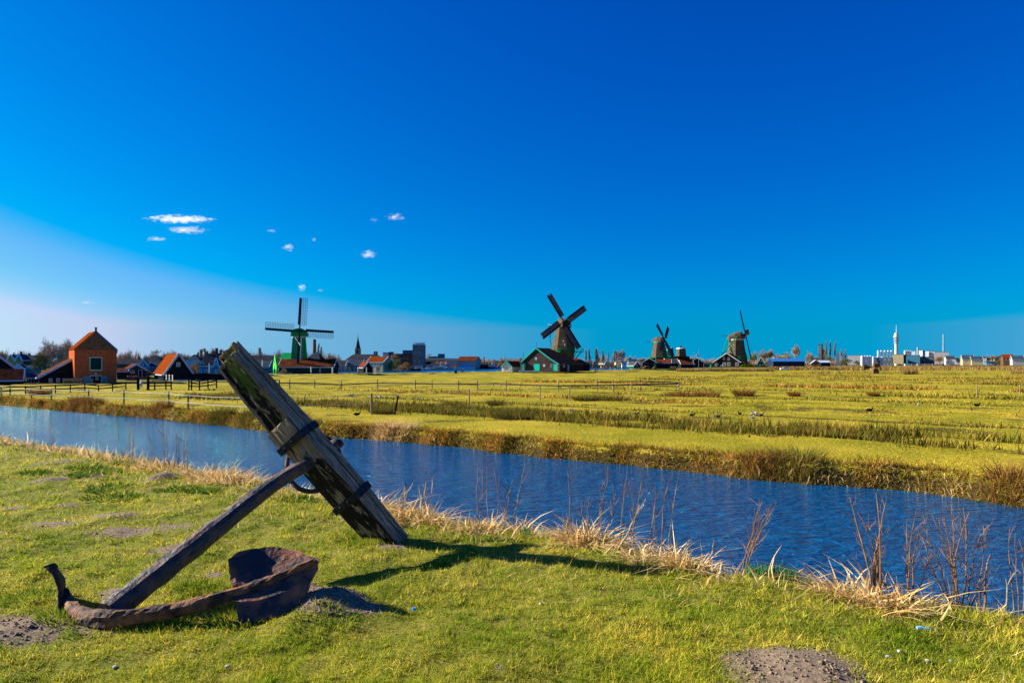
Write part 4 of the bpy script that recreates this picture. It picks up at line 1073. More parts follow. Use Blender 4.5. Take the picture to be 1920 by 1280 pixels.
    for cx, cw, ct in chim:       # px centre, px width, top row
        x = x0 + (cx - pxA) / (pxB - pxA) * w; cwm = cw / sc; zt = H(ct)
        yy = dep / 2 if axis == 'x' else min(dep * .35, 3)
        c_ = MB(); c_.box(x - cwm / 2, x + cwm / 2, yy - cwm / 2, yy + cwm / 2, he * .7, zt); ch = c_.build('chimney', m_brick, o)
        c_ = MB(); c_.box(x - cwm * .62, x + cwm * .62, yy - cwm * .62, yy + cwm * .62, zt + .003, zt + .18); c_.build('cap', m_slate, ch)
    o['_w'] = w
    return o, w, sc
def block(label, px0, px1, D, yb, yt, dep, wall, name='building', cat='building', theta=None, flat=m_slate, wins=(), trimtop=None):
    """flat roofed block with window rows: wins = (px, py, w, h) in photo pixels"""
    if theta is None: theta = -32 if (D >= 600 and px1 - px0 > 5) else 0
    th = R(theta); xA = W(px0, D); k = (px1 - 960) / F
    w = (k * D - xA) / (math.cos(th) - k * math.sin(th)); Dm = D + w * .5 * math.sin(th)
    zb = Z(yb, Dm); h = Z(yt, Dm) - zb
    o = root(name, label, cat, (xA + math.cos(th) * w / 2, D + math.sin(th) * w / 2, zb), th)
    m = MB(); m.box(-w / 2, w / 2, 0, dep, 0, h); m.build('wall', wall, o)
    m = MB(); m.box(-w / 2 - .15, w / 2 + .15, -.15, dep + .15, h + .003, h + .3); m.build('roof', trimtop or flat, o)
    for px, py, wp, hp in wins:
        x = -w / 2 + (px - px0) / (px1 - px0) * w; z = Z(py, Dm) - zb; a = wp * Dm / F / 2; b = hp * Dm / F / 2
        m = MB(); m.box(x - a, x + a, -.05, 0, z - b, z + b); fo = m.build('window', m_white, o)
        m = MB(); m.box(x - a * .75, x + a * .75, -.08, -.05, z - b * .8, z + b * .8); m.build('pane', m_glass, fo)
    return o
# ================================================================== windmills
def arch(hw, h, z0, y, n=8, peak=.0):
    pts = []
    for k in range(n + 1):
        a = math.pi * k / n
        pts.append((hw * math.cos(a) * (1 - .0 * abs(math.sin(a))), y, z0 + h * (math.sin(a) ** .8) * (1 + peak * (1 - abs(math.cos(a))))))
    return pts
def mill(label, px, D, yb, body, bmat, n, rot, cap, hub, psi, L, thetas, sw=1.7, canvas=None, sparm=None, stage=None, tau=10, latmat=None, capmat=None, name='windmill', bars=(), front=None, wins=(), trimz=None, inner=1.9, bcol=None, basemat=None, fwd=None):
    sc = F / D; zb = Z(yb, D); o = root(name, label, 'windmill', (W(px, D), D, zb))
    H = lambda py: Z(py, D) - zb
    rings = []
    for py, hw, *off in body:
        r = hw / sc / (1.0 if n > 4 else .97); z = H(py); ox = (off[0] / sc) if off else 0
        rings.append([(ox + r * math.cos(2 * math.pi * k / n + rot), r * math.sin(2 * math.pi * k / n + rot), z) for k in range(n)])
    nb = len(rings)
    if basemat:
        m = MB(); m.loft(rings[:2]); m.build('base', basemat, o); m = MB(); m.loft(rings[1:]); m.build('tower', bmat, o)
    else:
        m = MB(); m.loft(rings); m.build('tower', bmat, o)
    if trimz is not None:
        r = body[-1][1] / sc + .12; m = MB(); m.cyl(body[-1][2] / sc if len(body[-1]) > 2 else 0, 0, H(body[-1][0]) - .12, H(body[-1][0]) + .25, r, r, 16); m.build('trim_ring', trimz, o)
    ps = R(psi); ta = R(tau)
    a = Vector((math.sin(ps) * math.cos(ta), -math.cos(ps) * math.cos(ta), math.sin(ta))); u = Vector((math.cos(ps), math.sin(ps), 0)); v = a.cross(u).normalized()
    ah = Vector((math.sin(ps), -math.cos(ps), 0))
    # cap: sections (s along shaft, half width, height, base lift)
    z0 = H(cap[0]); rings = []
    for s, hw, h, lift in cap[1]:
        p = arch(hw, h, z0 + lift, 0)
        cx = body[-1][2] / sc if len(body[-1]) > 2 else 0
        rings.append([Vector((cx, 0, 0)) + ah * s + u * q[0] + Vector((0, 0, q[2])) for q in p])
    m = MB(); m.loft(rings); m.build('cap', capmat or bmat, o)
    cx = body[-1][2] / sc if len(body[-1]) > 2 else 0
    s_f = cap[1][-1][0]
    f_ = fwd or s_f + .9
    hz_ = H(hub[1]); hubp = Vector((cx, 0, 0)) + ah * f_; hubp.z = hz_
    hubp.x += (hub[0] - (960 + F * (W(px, D) + hubp.x) / (D + hubp.y))) / sc * .999 if psi < 70 else 0
    if front:
        s, hw, h, lift = cap[1][-1]
        m = MB(); p = [Vector((cx, 0, 0)) + ah * (s + .06) + u * q[0] * .96 + Vector((0, 0, q[2])) for q in arch(hw, h * .95, z0 + lift, 0)]; p2 = [q + ah * .05 for q in p]
        m.loft([p, p2]); m.build('cap_front', front, o)
    m = MB(); m.tube([hubp - a * (f_ - s_f + .6), hubp + a * .35], [.28, .34], 8); m.build('windshaft', sparm or m_dsteel, o)
    for th in thetas:
        t = R(th); d = u * math.sin(t) + v * math.cos(t); c = u * math.cos(t) - v * math.sin(t)
        m = MB(); sk = 1.0 if D < 300 else 1.5; m.bar(hubp - d * .2, hubp + d * L, .30 * sk, .30 * sk, up=a); sp = m.build('sail', sparm or m_tarb, o)
        m = MB(); m.add([hubp + d * inner - c * .55 * sk + a * .10, hubp + d * L - c * .50 * sk + a * .05, hubp + d * L + a * .05, hubp + d * inner + a * .10,
                         hubp + d * inner - c * .55 * sk + a * .16, hubp + d * L - c * .50 * sk + a * .11, hubp + d * L + a * .11, hubp + d * inner + a * .16],
                        [(3, 2, 1, 0), (4, 5, 6, 7), (0, 1, 5, 4), (1, 2, 6, 5), (2, 3, 7, 6), (3, 0, 4, 7)]); m.build('leading_board', sparm or m_tarb, sp)
        m = MB(); nbars = int((L - inner) / .42); tw = lambda r: a * (-.28 * (1 - r / L))
        for k in range(nbars + 1):
            r = inner + (L - inner) * k / nbars; m.bar(hubp + d * r + c * .15, hubp + d * r + c * sw + tw(r), .07, .07, up=a)
        for q in (sw * .38, sw * .69, sw): m.bar(hubp + d * inner + c * q + tw(inner) * q / sw, hubp + d * L + c * q, .06, .06, up=a)
        m.build('lattice', latmat or m_tarb, sp)
        if canvas:
            m = MB(); P = []
            for k in range(9):
                r = inner + .1 + (L - inner - .35) * k / 8
                for j in range(4): 
                    q = .16 + (sw - .2) * j / 3; P.append(hubp + d * r + c * q + tw(r) * q / sw + a * (.09 + .05 * math.sin(j * 1.1)))
            fs = [(k * 4 + j, k * 4 + j + 1, k * 4 + j + 5, k * 4 + j + 4) for k in range(8) for j in range(3)]
            m.add(P + [p + a * .03 for p in P], fs + [tuple(36 + i for i in f[::-1]) for f in fs]); m.build('canvas', canvas, sp)
    if stage:
        py, hw, mt, nleg = stage[:4]; r = hw / sc; z = H(py); ox = stage[4] / sc if len(stage) > 4 else 0
        m = MB(); m.cyl(ox, 0, z - .12, z + .05, r, r, 12); st = m.build('stage', mt, o)
        m = MB()
        for k in range(12):
            A0 = 2 * math.pi * k / 12; A1 = 2 * math.pi * (k + 1) / 12
            p = Vector((ox + r * math.cos(A0), r * math.sin(A0), z)); q = Vector((ox + r * math.cos(A1), r * math.sin(A1), z))
            m.bar(p, p + Vector((0, 0, 1.1)), .10); m.bar(p + Vector((0, 0, 1.05)), q + Vector((0, 0, 1.05)), .09); m.bar(p + Vector((0, 0, .55)), q + Vector((0, 0, .55)), .07)
        m.build('railing', mt, st)
        for k in range(nleg):
            A0 = 2 * math.pi * (k + .5) / nleg; p = Vector((ox + r * .9 * math.cos(A0), r * .9 * math.sin(A0), z - .1))
            m = MB(); m.bar((ox + r * .52 * math.cos(A0), r * .52 * math.sin(A0), z - 2.6), p, .16); m.build('strut', mt, st)
    for (x0, y0, d0, x1, y1, d1, wd, mt) in bars:
        m = MB(); P0 = P3(x0, y0, D + d0) - o.location; P1 = P3(x1, y1, D + d1) - o.location; m.bar(P0, P1, wd); m.build('tail_pole', mt, o)
    for (x_, y_, w_, h_, dd, mt) in wins:
        c = P3(x_, y_, D - dd) - o.location; a_ = w_ / sc / 2; b_ = h_ / sc / 2
        m = MB(); m.box(c.x - a_, c.x + a_, c.y, c.y + .5, c.z - b_, c.z + b_); fo = m.build('window', mt, o)
        m = MB(); m.box(c.x - a_ * .6, c.x + a_ * .6, c.y - .04, c.y, c.z - b_ * .7, c.z + b_ * .7); m.build('pane', m_glass, fo)
    return o
m_canvas = mat('sail_canvas', (.085, .07, .085), (.14, .115, .13), scale=.6, rough=.9)
# the green sawmill on the left
mill('tall dark green windmill with bare lattice sails above the long red roofed barn', 561, 186, 703, [(703, 17), (676, 15.6), (632, 12.2)], m_mgreen, 4, R(38), 
     (630, [(-2.6, 1.5, 1.2, 0), (-2.0, 2.2, 2.0, 0), (.6, 2.2, 2.2, 0), (2.2, 1.9, 1.9, .1)]), (561.7, 620.9), 8, 8.9, [2, 93, 183, 274], sw=1.65, latmat=m_dsteel, sparm=mat('sail_blue_green', (.008, .035, .05), rough=.5), capmat=m_mgreen, front=m_mgreen, trimz=m_white, tau=6,
     bars=[(565, 631, -4.4, 563, 673, -5.2, .22, m_white), (553, 632, -2.5, 564, 648, -4.6, .13, m_white)], inner=1.6, wins=[(549, 648, 2.2, 3, 2.4, m_mgreen)])
# De thatched one with canvas sails
mill('biggest thatched windmill with dark canvas sails above the teal trimmed barn', 1056, 246, 696, [(696, 20), (678, 19), (655, 23.5), (648, 22), (634, 18), (612, 13.4)], m_thatch, 8, R(12),
     (614, [(-4.2, 1.2, 1.4, .0), (-3.6, 2.0, 2.6, 0), (-1.2, 2.5, 3.5, 0), (1.2, 2.4, 3.2, .0), (2.6, 1.9, 2.4, .2)]), (1057.3, 604), 26, 11.0, [-31, 57, 148, 236], sw=1.75, canvas=m_canvas, sparm=m_tarb, capmat=m_thatch, front=m_dgreen, stage=(659, 30, m_lgreen, 10, 8), basemat=m_tarb, trimz=m_dgreen,
     bars=[(1031, 609, 5, 1032, 632, 6, .2, m_tarb), (1027, 608, 4, 1040, 610, 3, .22, m_white), (1066, 611, -2, 1073, 608.5, -2, .3, m_white), (1046, 583, 1, 1046, 599, 1, .07, m_steel), (1031, 630, 5, 1034, 655, 6, .16, m_dgreen)], wins=[(1057, 639, 2.2, 3, 4.3, m_white), (1060, 646, 2, 3, 4.6, m_white)])
mill('thatched windmill with crossed canvas sails right of the biggest one, behind a log pile', 1236, 352, 690, [(690, 18), (670, 16.6), (655, 13.6), (642, 10.2)], m_thatch, 8, R(10),
     (643, [(-3.6, 1.2, 1.2, .2), (-3.0, 1.9, 2.4, .1), (-.5, 2.4, 3.4, 0), (1.6, 2.2, 3.0, .0), (2.6, 1.8, 2.2, .2)]), (1245.7, 636.3), 52, 9.6, [-42, 44, 138, 230], sw=1.9, canvas=m_canvas, capmat=m_thatch, front=m_dgreen, trimz=m_teal, stage=(670.5, 24, m_lgreen, 8, 2),
     bars=[(1223.7, 640, 4, 1223, 672, 5, .30, m_lgreen), (1224, 641, 4, 1210, 640.5, 5, .12, m_tarb)], basemat=m_tarb)
mill('thatched windmill with sails seen edge on, above the black gabled barn', 1381, 342, 688, [(688, 21), (670, 19), (655, 15.4), (637, 13)], m_thatch, 8, R(20),
     (636.5, [(-4.4, 1.0, 1.0, .0), (-3.8, 1.9, 2.1, 0), (-.8, 2.6, 3.7, 0), (1.8, 2.6, 4.2, .0), (3.2, 2.0, 2.6, .2)]), (1396, 626.9), 79, 12.2, [1, 91, 181, 271], sw=1.9, canvas=m_canvas, capmat=m_thatch, front=m_tarb, trimz=m_white, stage=(672, 24, m_lgreen, 8, 12), tau=12, latmat=m_tarb,
     bars=[(1383, 630, -4, 1352, 666, -5, .34, m_lgreen), (1364.5, 634, 1, 1352, 668, -4, .34, m_lgreen), (1374, 646, -4, 1362, 663, -4, .2, m_lgreen), (1350, 628.5, 2, 1364, 630, 2, .14, m_tarb)], wins=[(1377, 645.5, 2, 3, 5.2, m_white), (1377, 657.5, 2, 3, 5.6, m_white), (1368.5, 639.5, 3, 4.5, 4.6, m_lgreen)], fwd=4.3)
# sail-less stumps and the small mill behind
m = mill('small green mill cap peeping out behind the thatched windmill', 1256, 380, 690, [(690, 10), (672, 9), (656, 6)], m_dgreen, 8, 0, (656.5, [(-2, .9, .8, 0), (-1, 1.5, 1.4, 0), (1.2, 1.4, 1.3, 0), (1.9, 1.0, .8, 0)]), (1260, 652), 30, 1.2, [], capmat=m_thatch, trimz=m_teal)
o = root('mill_stump', 'thatched mill stump without sails under a flat white cap', 'windmill', (W(1277, 360), 360, Z(690, 360)))
m = MB(); m.loft([[(r * math.cos(k * math.pi / 4 + .2), r * math.sin(k * math.pi / 4 + .2), (690 - py) / F * 360) for k in range(8)] for py, r in ((690, 3.6), (678, 3.2), (654, 2.4))]); m.build('tower', m_thatch, o)
m = MB(); m.cyl(0, 0, 10.13, 10.7, 2.5, 2.3, 12); m.build('cap', m_white, o)
m = MB(); m.box(-.3, .3, -.3, .3, 10.7, 11.9); m.build('chimney', m_tarb, o)
# little drainage mill in the field
o = root('drainage_mill', 'tiny black drainage mill with a big tail vane standing in the pasture', 'windmill', (W(1641.5, 205), 205, PZ))
def lp(px, py, dy=0): return P3(px, py, 205 + dy) - o.location
m = MB(); m.loft([[(r * math.cos(k * math.pi / 2 + .6), r * math.sin(k * math.pi / 2 + .6), z) for k in range(4)] for z, r in ((-.1, 1.15), (1.45, .85), (1.5, .45))]); m.build('base', m_brownb, o)
m = MB(); c = lp(1641.3, 690); m.box(c.x - .12, c.x + .12, -.12, .12, 1.4, c.z); m.build('post', m_blackw, o)
m = MB(); a0, a1 = lp(1637.6, 689.5), lp(1645.2, 680); m.box(a0.x, a1.x, -.5, .5, a0.z, a1.z - .3); m.add([(a0.x, -.55, a1.z - .3), (a1.x, -.55, a1.z - .3), (a1.x, .55, a1.z - .3), (a0.x, .55, a1.z - .3), (a0.x, 0, a1.z), (a1.x, 0, a1.z)], [(3, 2, 1, 0), (0, 1, 5, 4), (2, 3, 4, 5), (1, 2, 5), (3, 0, 4)]); m.build('head', m_brownb, o)
m = MB(); p = [lp(1620, 682.8), lp(1634.8, 687.5), lp(1634.8, 689), lp(1620, 693.6)]; m.add(p + [q + Vector((0, .06, 0)) for q in p], [(3, 2, 1, 0), (4, 5, 6, 7), (0, 1, 5, 4), (1, 2, 6, 5), (2, 3, 7, 6), (3, 0, 4, 7)]); m.build('tail_vane', m_brownb, o)
m = MB(); m.bar(lp(1620, 688.2), lp(1640, 688.2), .12); m.build('tail_beam', m_blackw, o)
hb = lp(1648, 682)
for dx, dy_ in ((-1.8, -12), (3.6, 12), (2.2, -6), (-2.2, 7)):
    m = MB(); t = lp(1648 + dx, 682 + dy_, -1.2 if dx > 2 else (1.2 if dx < -2 else 0)); m.bar(hb, t, .20); sp = m.build('sail', m_blackw, o)
    d = (t - hb).normalized(); c = Vector((.35, -.9, 0)).cross(d).normalized() * .42; m = MB()
    for k in range(7): q = hb + (t - hb) * (.2 + .8 * k / 6); m.bar(q, q + c, .08)
    m.bar(hb + (t - hb) * .2 + c, t + c, .045); m.build('lattice', m_blackw, sp)

# ================================================================== fences
def fence(label, pts, ph, rails, postm, railm, pw=.10, rw=.035, rh=.06, name='fence', cat='fence', zf=past_h, sag=0.0, lean=None):
    """pts: world (x, y) of each post"""
    zz = zf(np.array([p[0] for p in pts], float), np.array([p[1] for p in pts], float))
    o = root(name, label, cat, (pts[0][0], pts[0][1], float(zz[0]))); L0 = o.location
    tops = []
    for i, ((x, y), z) in enumerate(zip(pts, zz)):
        b_ = Vector((x, y, float(z) - .15)) - L0; h = ph[i] if hasattr(ph, '__len__') else ph
        ln = lean[i] if lean else random.uniform(-.02, .02)
        t = b_ + Vector((ln * h, 0, h + .15)); m = MB(); m.tube([b_, b_.lerp(t, .5), t], [pw * .5, pw * .5, pw * .46], 7); m.build('post', postm, o); tops.append((b_ + Vector((0, 0, .15)), t))
    for i in range(len(pts) - 1):
        for r in rails:
            f = lambda P: P[0] + (P[1] - P[0]) * r + Vector((0, -pw * .55, 0))
            a, b_ = f(tops[i]), f(tops[i + 1]); m = MB()
            if sag:
                P = [a.lerp(b_, k / 5) + Vector((0, 0, -sag * math.sin(math.pi * k / 5) * random.uniform(.3, 1.3))) for k in range(6)]
                for k in range(5): m.bar(P[k], P[k + 1], rw, rh)
            else: m.bar(a, b_, rw, rh)
            m.build('tape' if sag else 'rail', railm, o)
    return o
m_tape = mat('white_tape', (.42, .42, .40), rough=.6)
def ppl(l):
    r = []
    for a, b in l:
        p = ppt(a, b); t_, q_ = tq(p.x, p.y); qm = float(qfar(np.array([t_]))[0]) + .95
        if q_ < qm: p.x, p.y = xy(t_, qm)
        r.append((p.x, p.y))
    return r
fence('white tape fence on short posts running along the far canal bank', ppl([(-60, 746), (34, 749), (75.5, 752), (126, 757), (185.5, 762), (259.5, 768.5), (340.5, 770), (454, 782), (696.7, 777)]), [1.05, 1.0, 1.1, 1.1, 1.15, 1.2, 1.2, 1.25, 1.25], (.92, .52), m_woodp, m_tape, sag=.05, rw=.012, rh=.032, name='tape_fence', pw=.11)
fence('thin wire fence on widely spaced posts crossing the pasture behind the rushes', ppl([(697.5, 777), (880, 760.5), (1012.5, 751), (1068, 751), (1184, 742)]), 1.2, (.85,), m_woodp, m_tape, sag=.03, rw=.010, rh=.018, name='wire_fence', pw=.10)
fence('leaning dark post by itself in the rushes', ppl([(739, 777)]), 1.12, (), m_blackw, m_blackw, lean=[.22], name='leaning_post', cat='post', pw=.10)
fence('long weathered rail fence across the middle of the pasture', ppl([(500, 729), (543, 729.5), (590, 729), (640, 729.5), (708, 730), (779, 731), (810, 731), (860, 732), (895, 732), (949, 733.5), (1047, 735), (1150, 735), (1272, 730)]), 1.15, (.62,), m_woodp, mat('grey_rail', (.12, .10, .09), rough=.9), rw=.06, rh=.14, name='rail_fence', pw=.13)
fence('short two rail fence piece at the right end of the rail fence', ppl([(1120, 733), (1200, 732.5), (1273, 732)]), 1.2, (.85, .5), m_woodp, mat('grey_rail', (.12, .10, .09)), rw=.05, rh=.10, name='rail_fence', pw=.12)
for px, py, h, ln, lab in [(1285, 716, 1.3, .12, 'slanted green post at the right end of the pasture rail fence'), (1478, 741, 1.1, .14, 'slanted pole between the two round rush bushes'), (1832, 742, 1.05, 0, 'first of two thin posts at the right in the pasture'), (1912, 747, 1.25, 0, 'post at the right edge of the picture')]:
    fence(lab, ppl([(px, py)]), h, (), m_woodp, m_woodp, lean=[ln], name='pasture_post', cat='post', pw=.09)
fence('black post and rail fence in front of the brick building', ppl([(-40, 744), (19, 741), (48, 739.5), (76, 738.5), (104, 737), (132, 736), (159, 734.5), (185, 733.5), (211, 732.5), (236, 731.5)]), .85, (.9, .5), m_blackw, m_blackw, rw=.05, rh=.12, name='black_fence', pw=.12)
fence('black two rail fence in front of the small orange roofed house', ppl([(277, 731), (290, 731), (311, 730), (321, 730)]), 1.0, (.9, .5), m_blackw, m_blackw, rw=.05, rh=.14, name='black_fence', pw=.16)
fence('black gate posts between the two black fences', ppl([(259, 731), (277.5, 731.5)]), 1.5, (.95,), m_blackw, m_blackw, rw=.1, rh=.2, name='gate', cat='gate', pw=.3)
fence('black three rail fence by the sheds left of the anchor stock', ppl([(354, 732), (359, 732), (374, 729), (390, 728.5), (406, 728)]), [1.5, 1.3, 1.1, 1.1, 1.5], (.95, .65, .35), m_blackw, m_blackw, rw=.05, rh=.13, name='black_fence', pw=.16)
fence('low dark railing by the pasture edge right of the stock', ppl([(506, 721), (516, 721.5), (524, 722)]), .8, (.9, .4), m_blackw, m_blackw, rw=.05, rh=.12, name='black_fence', pw=.16)
fence('wooden rail beside the tiny drainage mill', ppl([(1600, 699), (1608, 699), (1622, 699), (1636, 699.5)]), 1.0, (.9, .4), m_brownb, m_brownb, rw=.05, rh=.10, name='rail_fence', pw=.2)
fence('wooden rail right of the tiny drainage mill', ppl([(1648, 699), (1657, 699), (1665, 698.5)]), .9, (.9,), m_brownb, m_brownb, rw=.05, rh=.10, name='rail_fence', pw=.16)
# ================================================================== left farm buildings
Wn = m_white
# brick house with front tiles
bo, bw, bsc = house('tall red brick building with a pointed tiled gable and a green loading hatch', 139.5, 218.7, 104, 722, 655.7, 621.8, dep=8, theta=38, wall=m_brick, roof=m_orange, trim=None, oh=.06,
      wins=[], chim=[], name='brick_building')
mr = mat('red_brick', (.42, .095, .038), (.60, .15, .055), scale=2.2, rough=.9, wave=(1.9, 'Z', .3))
for c in bo.children:
    if c.name.startswith('wall'): c.data.materials.clear(); c.data.materials.append(mr)
def bpart(name, px0, px1, py0, py1, mt, y0=-.08, y1=0.0, parent=bo):
    w_ = bo['_w']; fx = lambda p: -w_ / 2 + (p - 139.5) / 79.2 * w_; Hz = lambda py: (722 - py) / bsc
    m = MB(); m.box(fx(px0), fx(px1), y0, y1, Hz(py1), Hz(py0)); return m.build(name, mt, parent)
m = MB(); w_ = bo['_w']; Hz = lambda py: (722 - py) / bsc
m.add([(-w_ / 2 + .15, -.05, Hz(656)), (w_ / 2 - .15, -.05, Hz(656)), (0, -.05, Hz(624.5)), (-w_ / 2 + .15, 0, Hz(656)), (w_ / 2 - .15, 0, Hz(656)), (0, 0, Hz(624.5))], [(0, 1, 2), (5, 4, 3), (0, 3, 4, 1), (1, 4, 5, 2), (2, 5, 3, 0)])
m.build('gable_boards', mat('dark_gable', (.14, .075, .05), (.22, .12, .08), scale=1.5, rough=.9, wave=(1.5, 'Z', .3)), bo)
for a, b_, nm, mt in [((-w_ / 2 - .1, Hz(656.5)), (0, Hz(621.5)), 'bargeboard', mat('orange_board', (.32, .10, .03), rough=.7)), ((w_ / 2 + .1, Hz(656.5)), (0, Hz(621.5)), 'bargeboard', mat('blue_board', (.03, .10, .30), rough=.6))]:
    m = MB(); m.bar((a[0], -.12, a[1]), (b_[0], -.12, b_[1]), .14, .26); m.build(nm, mt, bo)
m = MB(); m.box(-.12, .12, -.2, .04, Hz(623), Hz(614.5)); m.box(-.2, .2, -.28, .1, Hz(614.5) + .002, Hz(613.6)); m.build('finial', m_tarb, bo)
m = MB(); m.box(w_ / 2 - .02, w_ / 2 + .10, -.14, -.02, Hz(662), Hz(655)); m.build('downpipe', MATS['blue_board'], bo)
m_frame = mat('pale_green_frame', (.42, .52, .46), rough=.6)
hfr = bpart('hatch', 167, 191, 669, 695, m_frame, -.10, 0); bpart('panel', 169, 189, 671, 692.5, m_dgreen, -.14, -.10, hfr)
m_gd = mat('grey_door', (.17, .24, .30), rough=.7)
bpart('shutter', 156, 167.5, 704.5, 721.5, m_gd, -.12, 0); bpart('shutter', 190.5, 200.5, 704.5, 721.5, m_gd, -.12, 0)
dr = bpart('doorway', 168, 190, 703, 721.8, m_frame, -.10, 0); bpart('opening', 169.5, 188.5, 705, 721.8, m_tarb, -.13, -.10, dr); bpart('door_leaf', 170, 174, 709, 718, mat('tan_poster', (.45, .3, .15)), -.16, -.132, dr); bpart('door_leaf', 178, 184, 706, 713, MATS['tan_poster'], -.16, -.132, dr)
bpart('lamp', 176.5, 181, 699.2, 701.2, m_white, -.25, 0)
bpart('downpipe', 194.5, 196, 709, 717, m_lgreen, -.22, -.125)
# low black barn with the one-sided roof
house('black barn with a single rust coloured slope leaning on the brick building', 73, 136.5, 104, 727, 707, 674, dep=7, theta=38, wall=m_tar, roof=m_otile, trim=m_pale, oh=.3,
      prof=[(0, 707), (1, 673.5)], wins=[(94.5, 713, 7, 8), (108.5, 713, 7, 8)], name='barn', cat='barn')
house('black shed with a red ribbed roof at the left edge', -60, 40.6, 96, 732, 712.5, 694, dep=5, theta=33, axis='x', wall=m_tar, roof=mat('ribbed_red_roof', (.12, .025, .012), (.22, .09, .045), scale=1.5, rough=.7, wave=(3.2, 'X', .75)), trim=m_pale, name='shed', cat='shed', oh=.2)
house('large black barn gable behind the red ribbed shed', -70, 48, 106, 728, 711, 646, dep=9, theta=36, wall=m_tar, roof=m_slateb, trim=m_pale, name='barn', cat='barn', prof=[(0, 700), (.42, 655), (.86, 693), (1, 706)])
house('small dark link building with pale door posts between two black barns', 50, 74, 106.5, 727, 708, 702, dep=3, theta=36, axis='x', wall=m_tar, roof=m_slateb, trim=m_pale, doors=[(56, 717, 6, 16), (66, 717, 6, 16)], name='shed', cat='shed')
# green shed
house('green shed with a white framed door right of the brick building', 238, 273, 132, 710, 693, 683, dep=10, theta=33, wall=m_greenb, roof=m_otile, trim=m_pale, wins=[(248, 697, 9, 6)], doors=[(263, 700, 7.5, 14.5, m_pale, m_tar)], name='shed', cat='shed', oh=.3)
house('low dark shed between the brick building and the green shed', 219, 238, 130, 711, 696, 692, dep=5, theta=30, axis='x', wall=m_tar, roof=m_otile, trim=m_pale, name='shed', cat='shed')
# black house with orange roof
house('small black gabled house with a bright orange roof and white edges', 307, 362, 126, 721, 701.5, 663.4, dep=11, theta=36, wall=m_tar, roof=mat('bright_orange_tiles', (.18, .034, .005), (.24, .05, .009), scale=1.2, rough=.8, wave=(2.0, 'X', .35)), trim=m_pale, wins=[(333.8, 683, 7.5, 8)], name='house', oh=.35,
      lwins=[('l', -6, 1.35, .7, 1.2), ('l', -9, 1.35, .7, 1.2), ('l', -3, 1.35, .7, 1.2)])
house('low black shed with a flat roof reaching behind the wooden stock', 362, 425, 128, 724, 703, 701.5, dep=6, theta=20, axis='x', wall=m_tar, roof=m_tarb, trim=None, name='shed', cat='shed')
# village behind, left
house('ochre brick villa gable far left behind the barns', 28, 42.5, 190, 694, 676, 664, dep=9, theta=24, wall=m_tan, roof=m_slateb, trim=m_pale, wins=[(32, 683, 3, 6), (37.5, 683, 3, 6)], chim=[(35, 2.6, 660)], oh=.2)
house('long slate roofed brick house beside the ochre gable', 42.5, 72, 192, 694, 675, 667, dep=9, theta=22, axis='x', wall=m_brick, roof=m_slateb, trim=m_pale, chim=[(46, 2.5, 663)])
house('small brick gable at the far left behind the barns', 14, 27, 200, 694, 673, 665, dep=9, theta=22, wall=m_tan, roof=m_slateb, trim=m_pale, chim=[(20, 2, 662)])
house('pale plastered house peeping over the barn roofs', 26, 44, 170, 700, 690, 684, dep=6, theta=24, wall=m_pale, roof=m_slateb, trim=m_white)
house('low blue grey house left of the bare tree', 44, 66, 172, 702, 690, 686, dep=6, theta=24, axis='x', wall=m_blueg, roof=m_slateb, trim=m_pale)
house('slate roofed house right behind the green shed', 219, 262, 200, 700, 683, 674, dep=8, theta=18, axis='x', wall=m_brick, roof=m_slate, chim=[(255, 2.5, 670)])
house('small blue grey gabled house behind the green shed', 259, 278, 185, 700, 686, 674, dep=9, theta=26, wall=m_blueg, roof=m_slateb, trim=m_pale, wins=[(268, 683, 3.2, 4), (273, 690, 3, 4)])
house('house with a broad dark roof and white wall behind the orange roofed house', 268, 303, 210, 694, 679, 666.5, dep=9, theta=16, axis='x', wall=m_white, roof=m_slate, hip=2.5)
house('dark slate roofed house left of the orange roofed house', 281, 300, 190, 700, 688, 680, dep=7, theta=18, axis='x', wall=m_blueg, roof=m_slateb, trim=m_pale)
house('grey villa with a small hipped roof and single chimney', 350, 373, 215, 703, 675, 665, dep=8, theta=14, axis='x', hip=2.6, wall=m_pale, roof=m_slateb, trim=m_white, chim=[(366.5, 2.5, 661)], wins=[(356, 683, 3, 6), (363, 683, 3, 6), (356, 695, 3, 6), (363, 695, 3, 6)], name='villa')
house('wide blue grey villa with a hipped roof and two chimneys', 371, 427, 200, 703, 685, 663, dep=9, theta=14, axis='x', hip=2.4, wall=m_blueg, roof=m_slate, trim=m_white, chim=[(383, 2.6, 659), (401, 4.5, 653), (419, 2.4, 658)], wins=[(379, 681, 6, 7), (386.5, 696, 6, 7), (396, 696, 6, 7)], doors=[(376, 696, 4, 11, m_pale, m_blueg)], name='villa')
house('narrow bell gabled dormer front on the blue grey villa', 398, 413, 197, 703, 688, 670, dep=3, theta=14, wall=m_blueg, roof=m_slateb, trim=m_pale, wins=[(406, 682.5, 5, 6.5), (406, 696, 5, 7)], prof=[(0, 688), (.25, 685), (.35, 676), (.5, 670.5), (.65, 676), (.75, 685), (1, 688)], name='gable_front', cat='house')
house('dark blue boarded house right of the wooden stock', 462, 503, 205, 703, 688, 677, dep=9, theta=10, axis='x', wall=m_blueg, roof=m_slateb, trim=m_pale, wins=[(470, 695, 5, 7), (480, 695, 5, 7), (490, 695, 5, 7)])
house('long grey roofed hall with an arched left end', 464, 508, 235, 702, 682, 666.5, dep=10, theta=8, axis='x', wall=m_greyw, roof=m_slate, trim=None, hip=0, name='hall', cat='building')
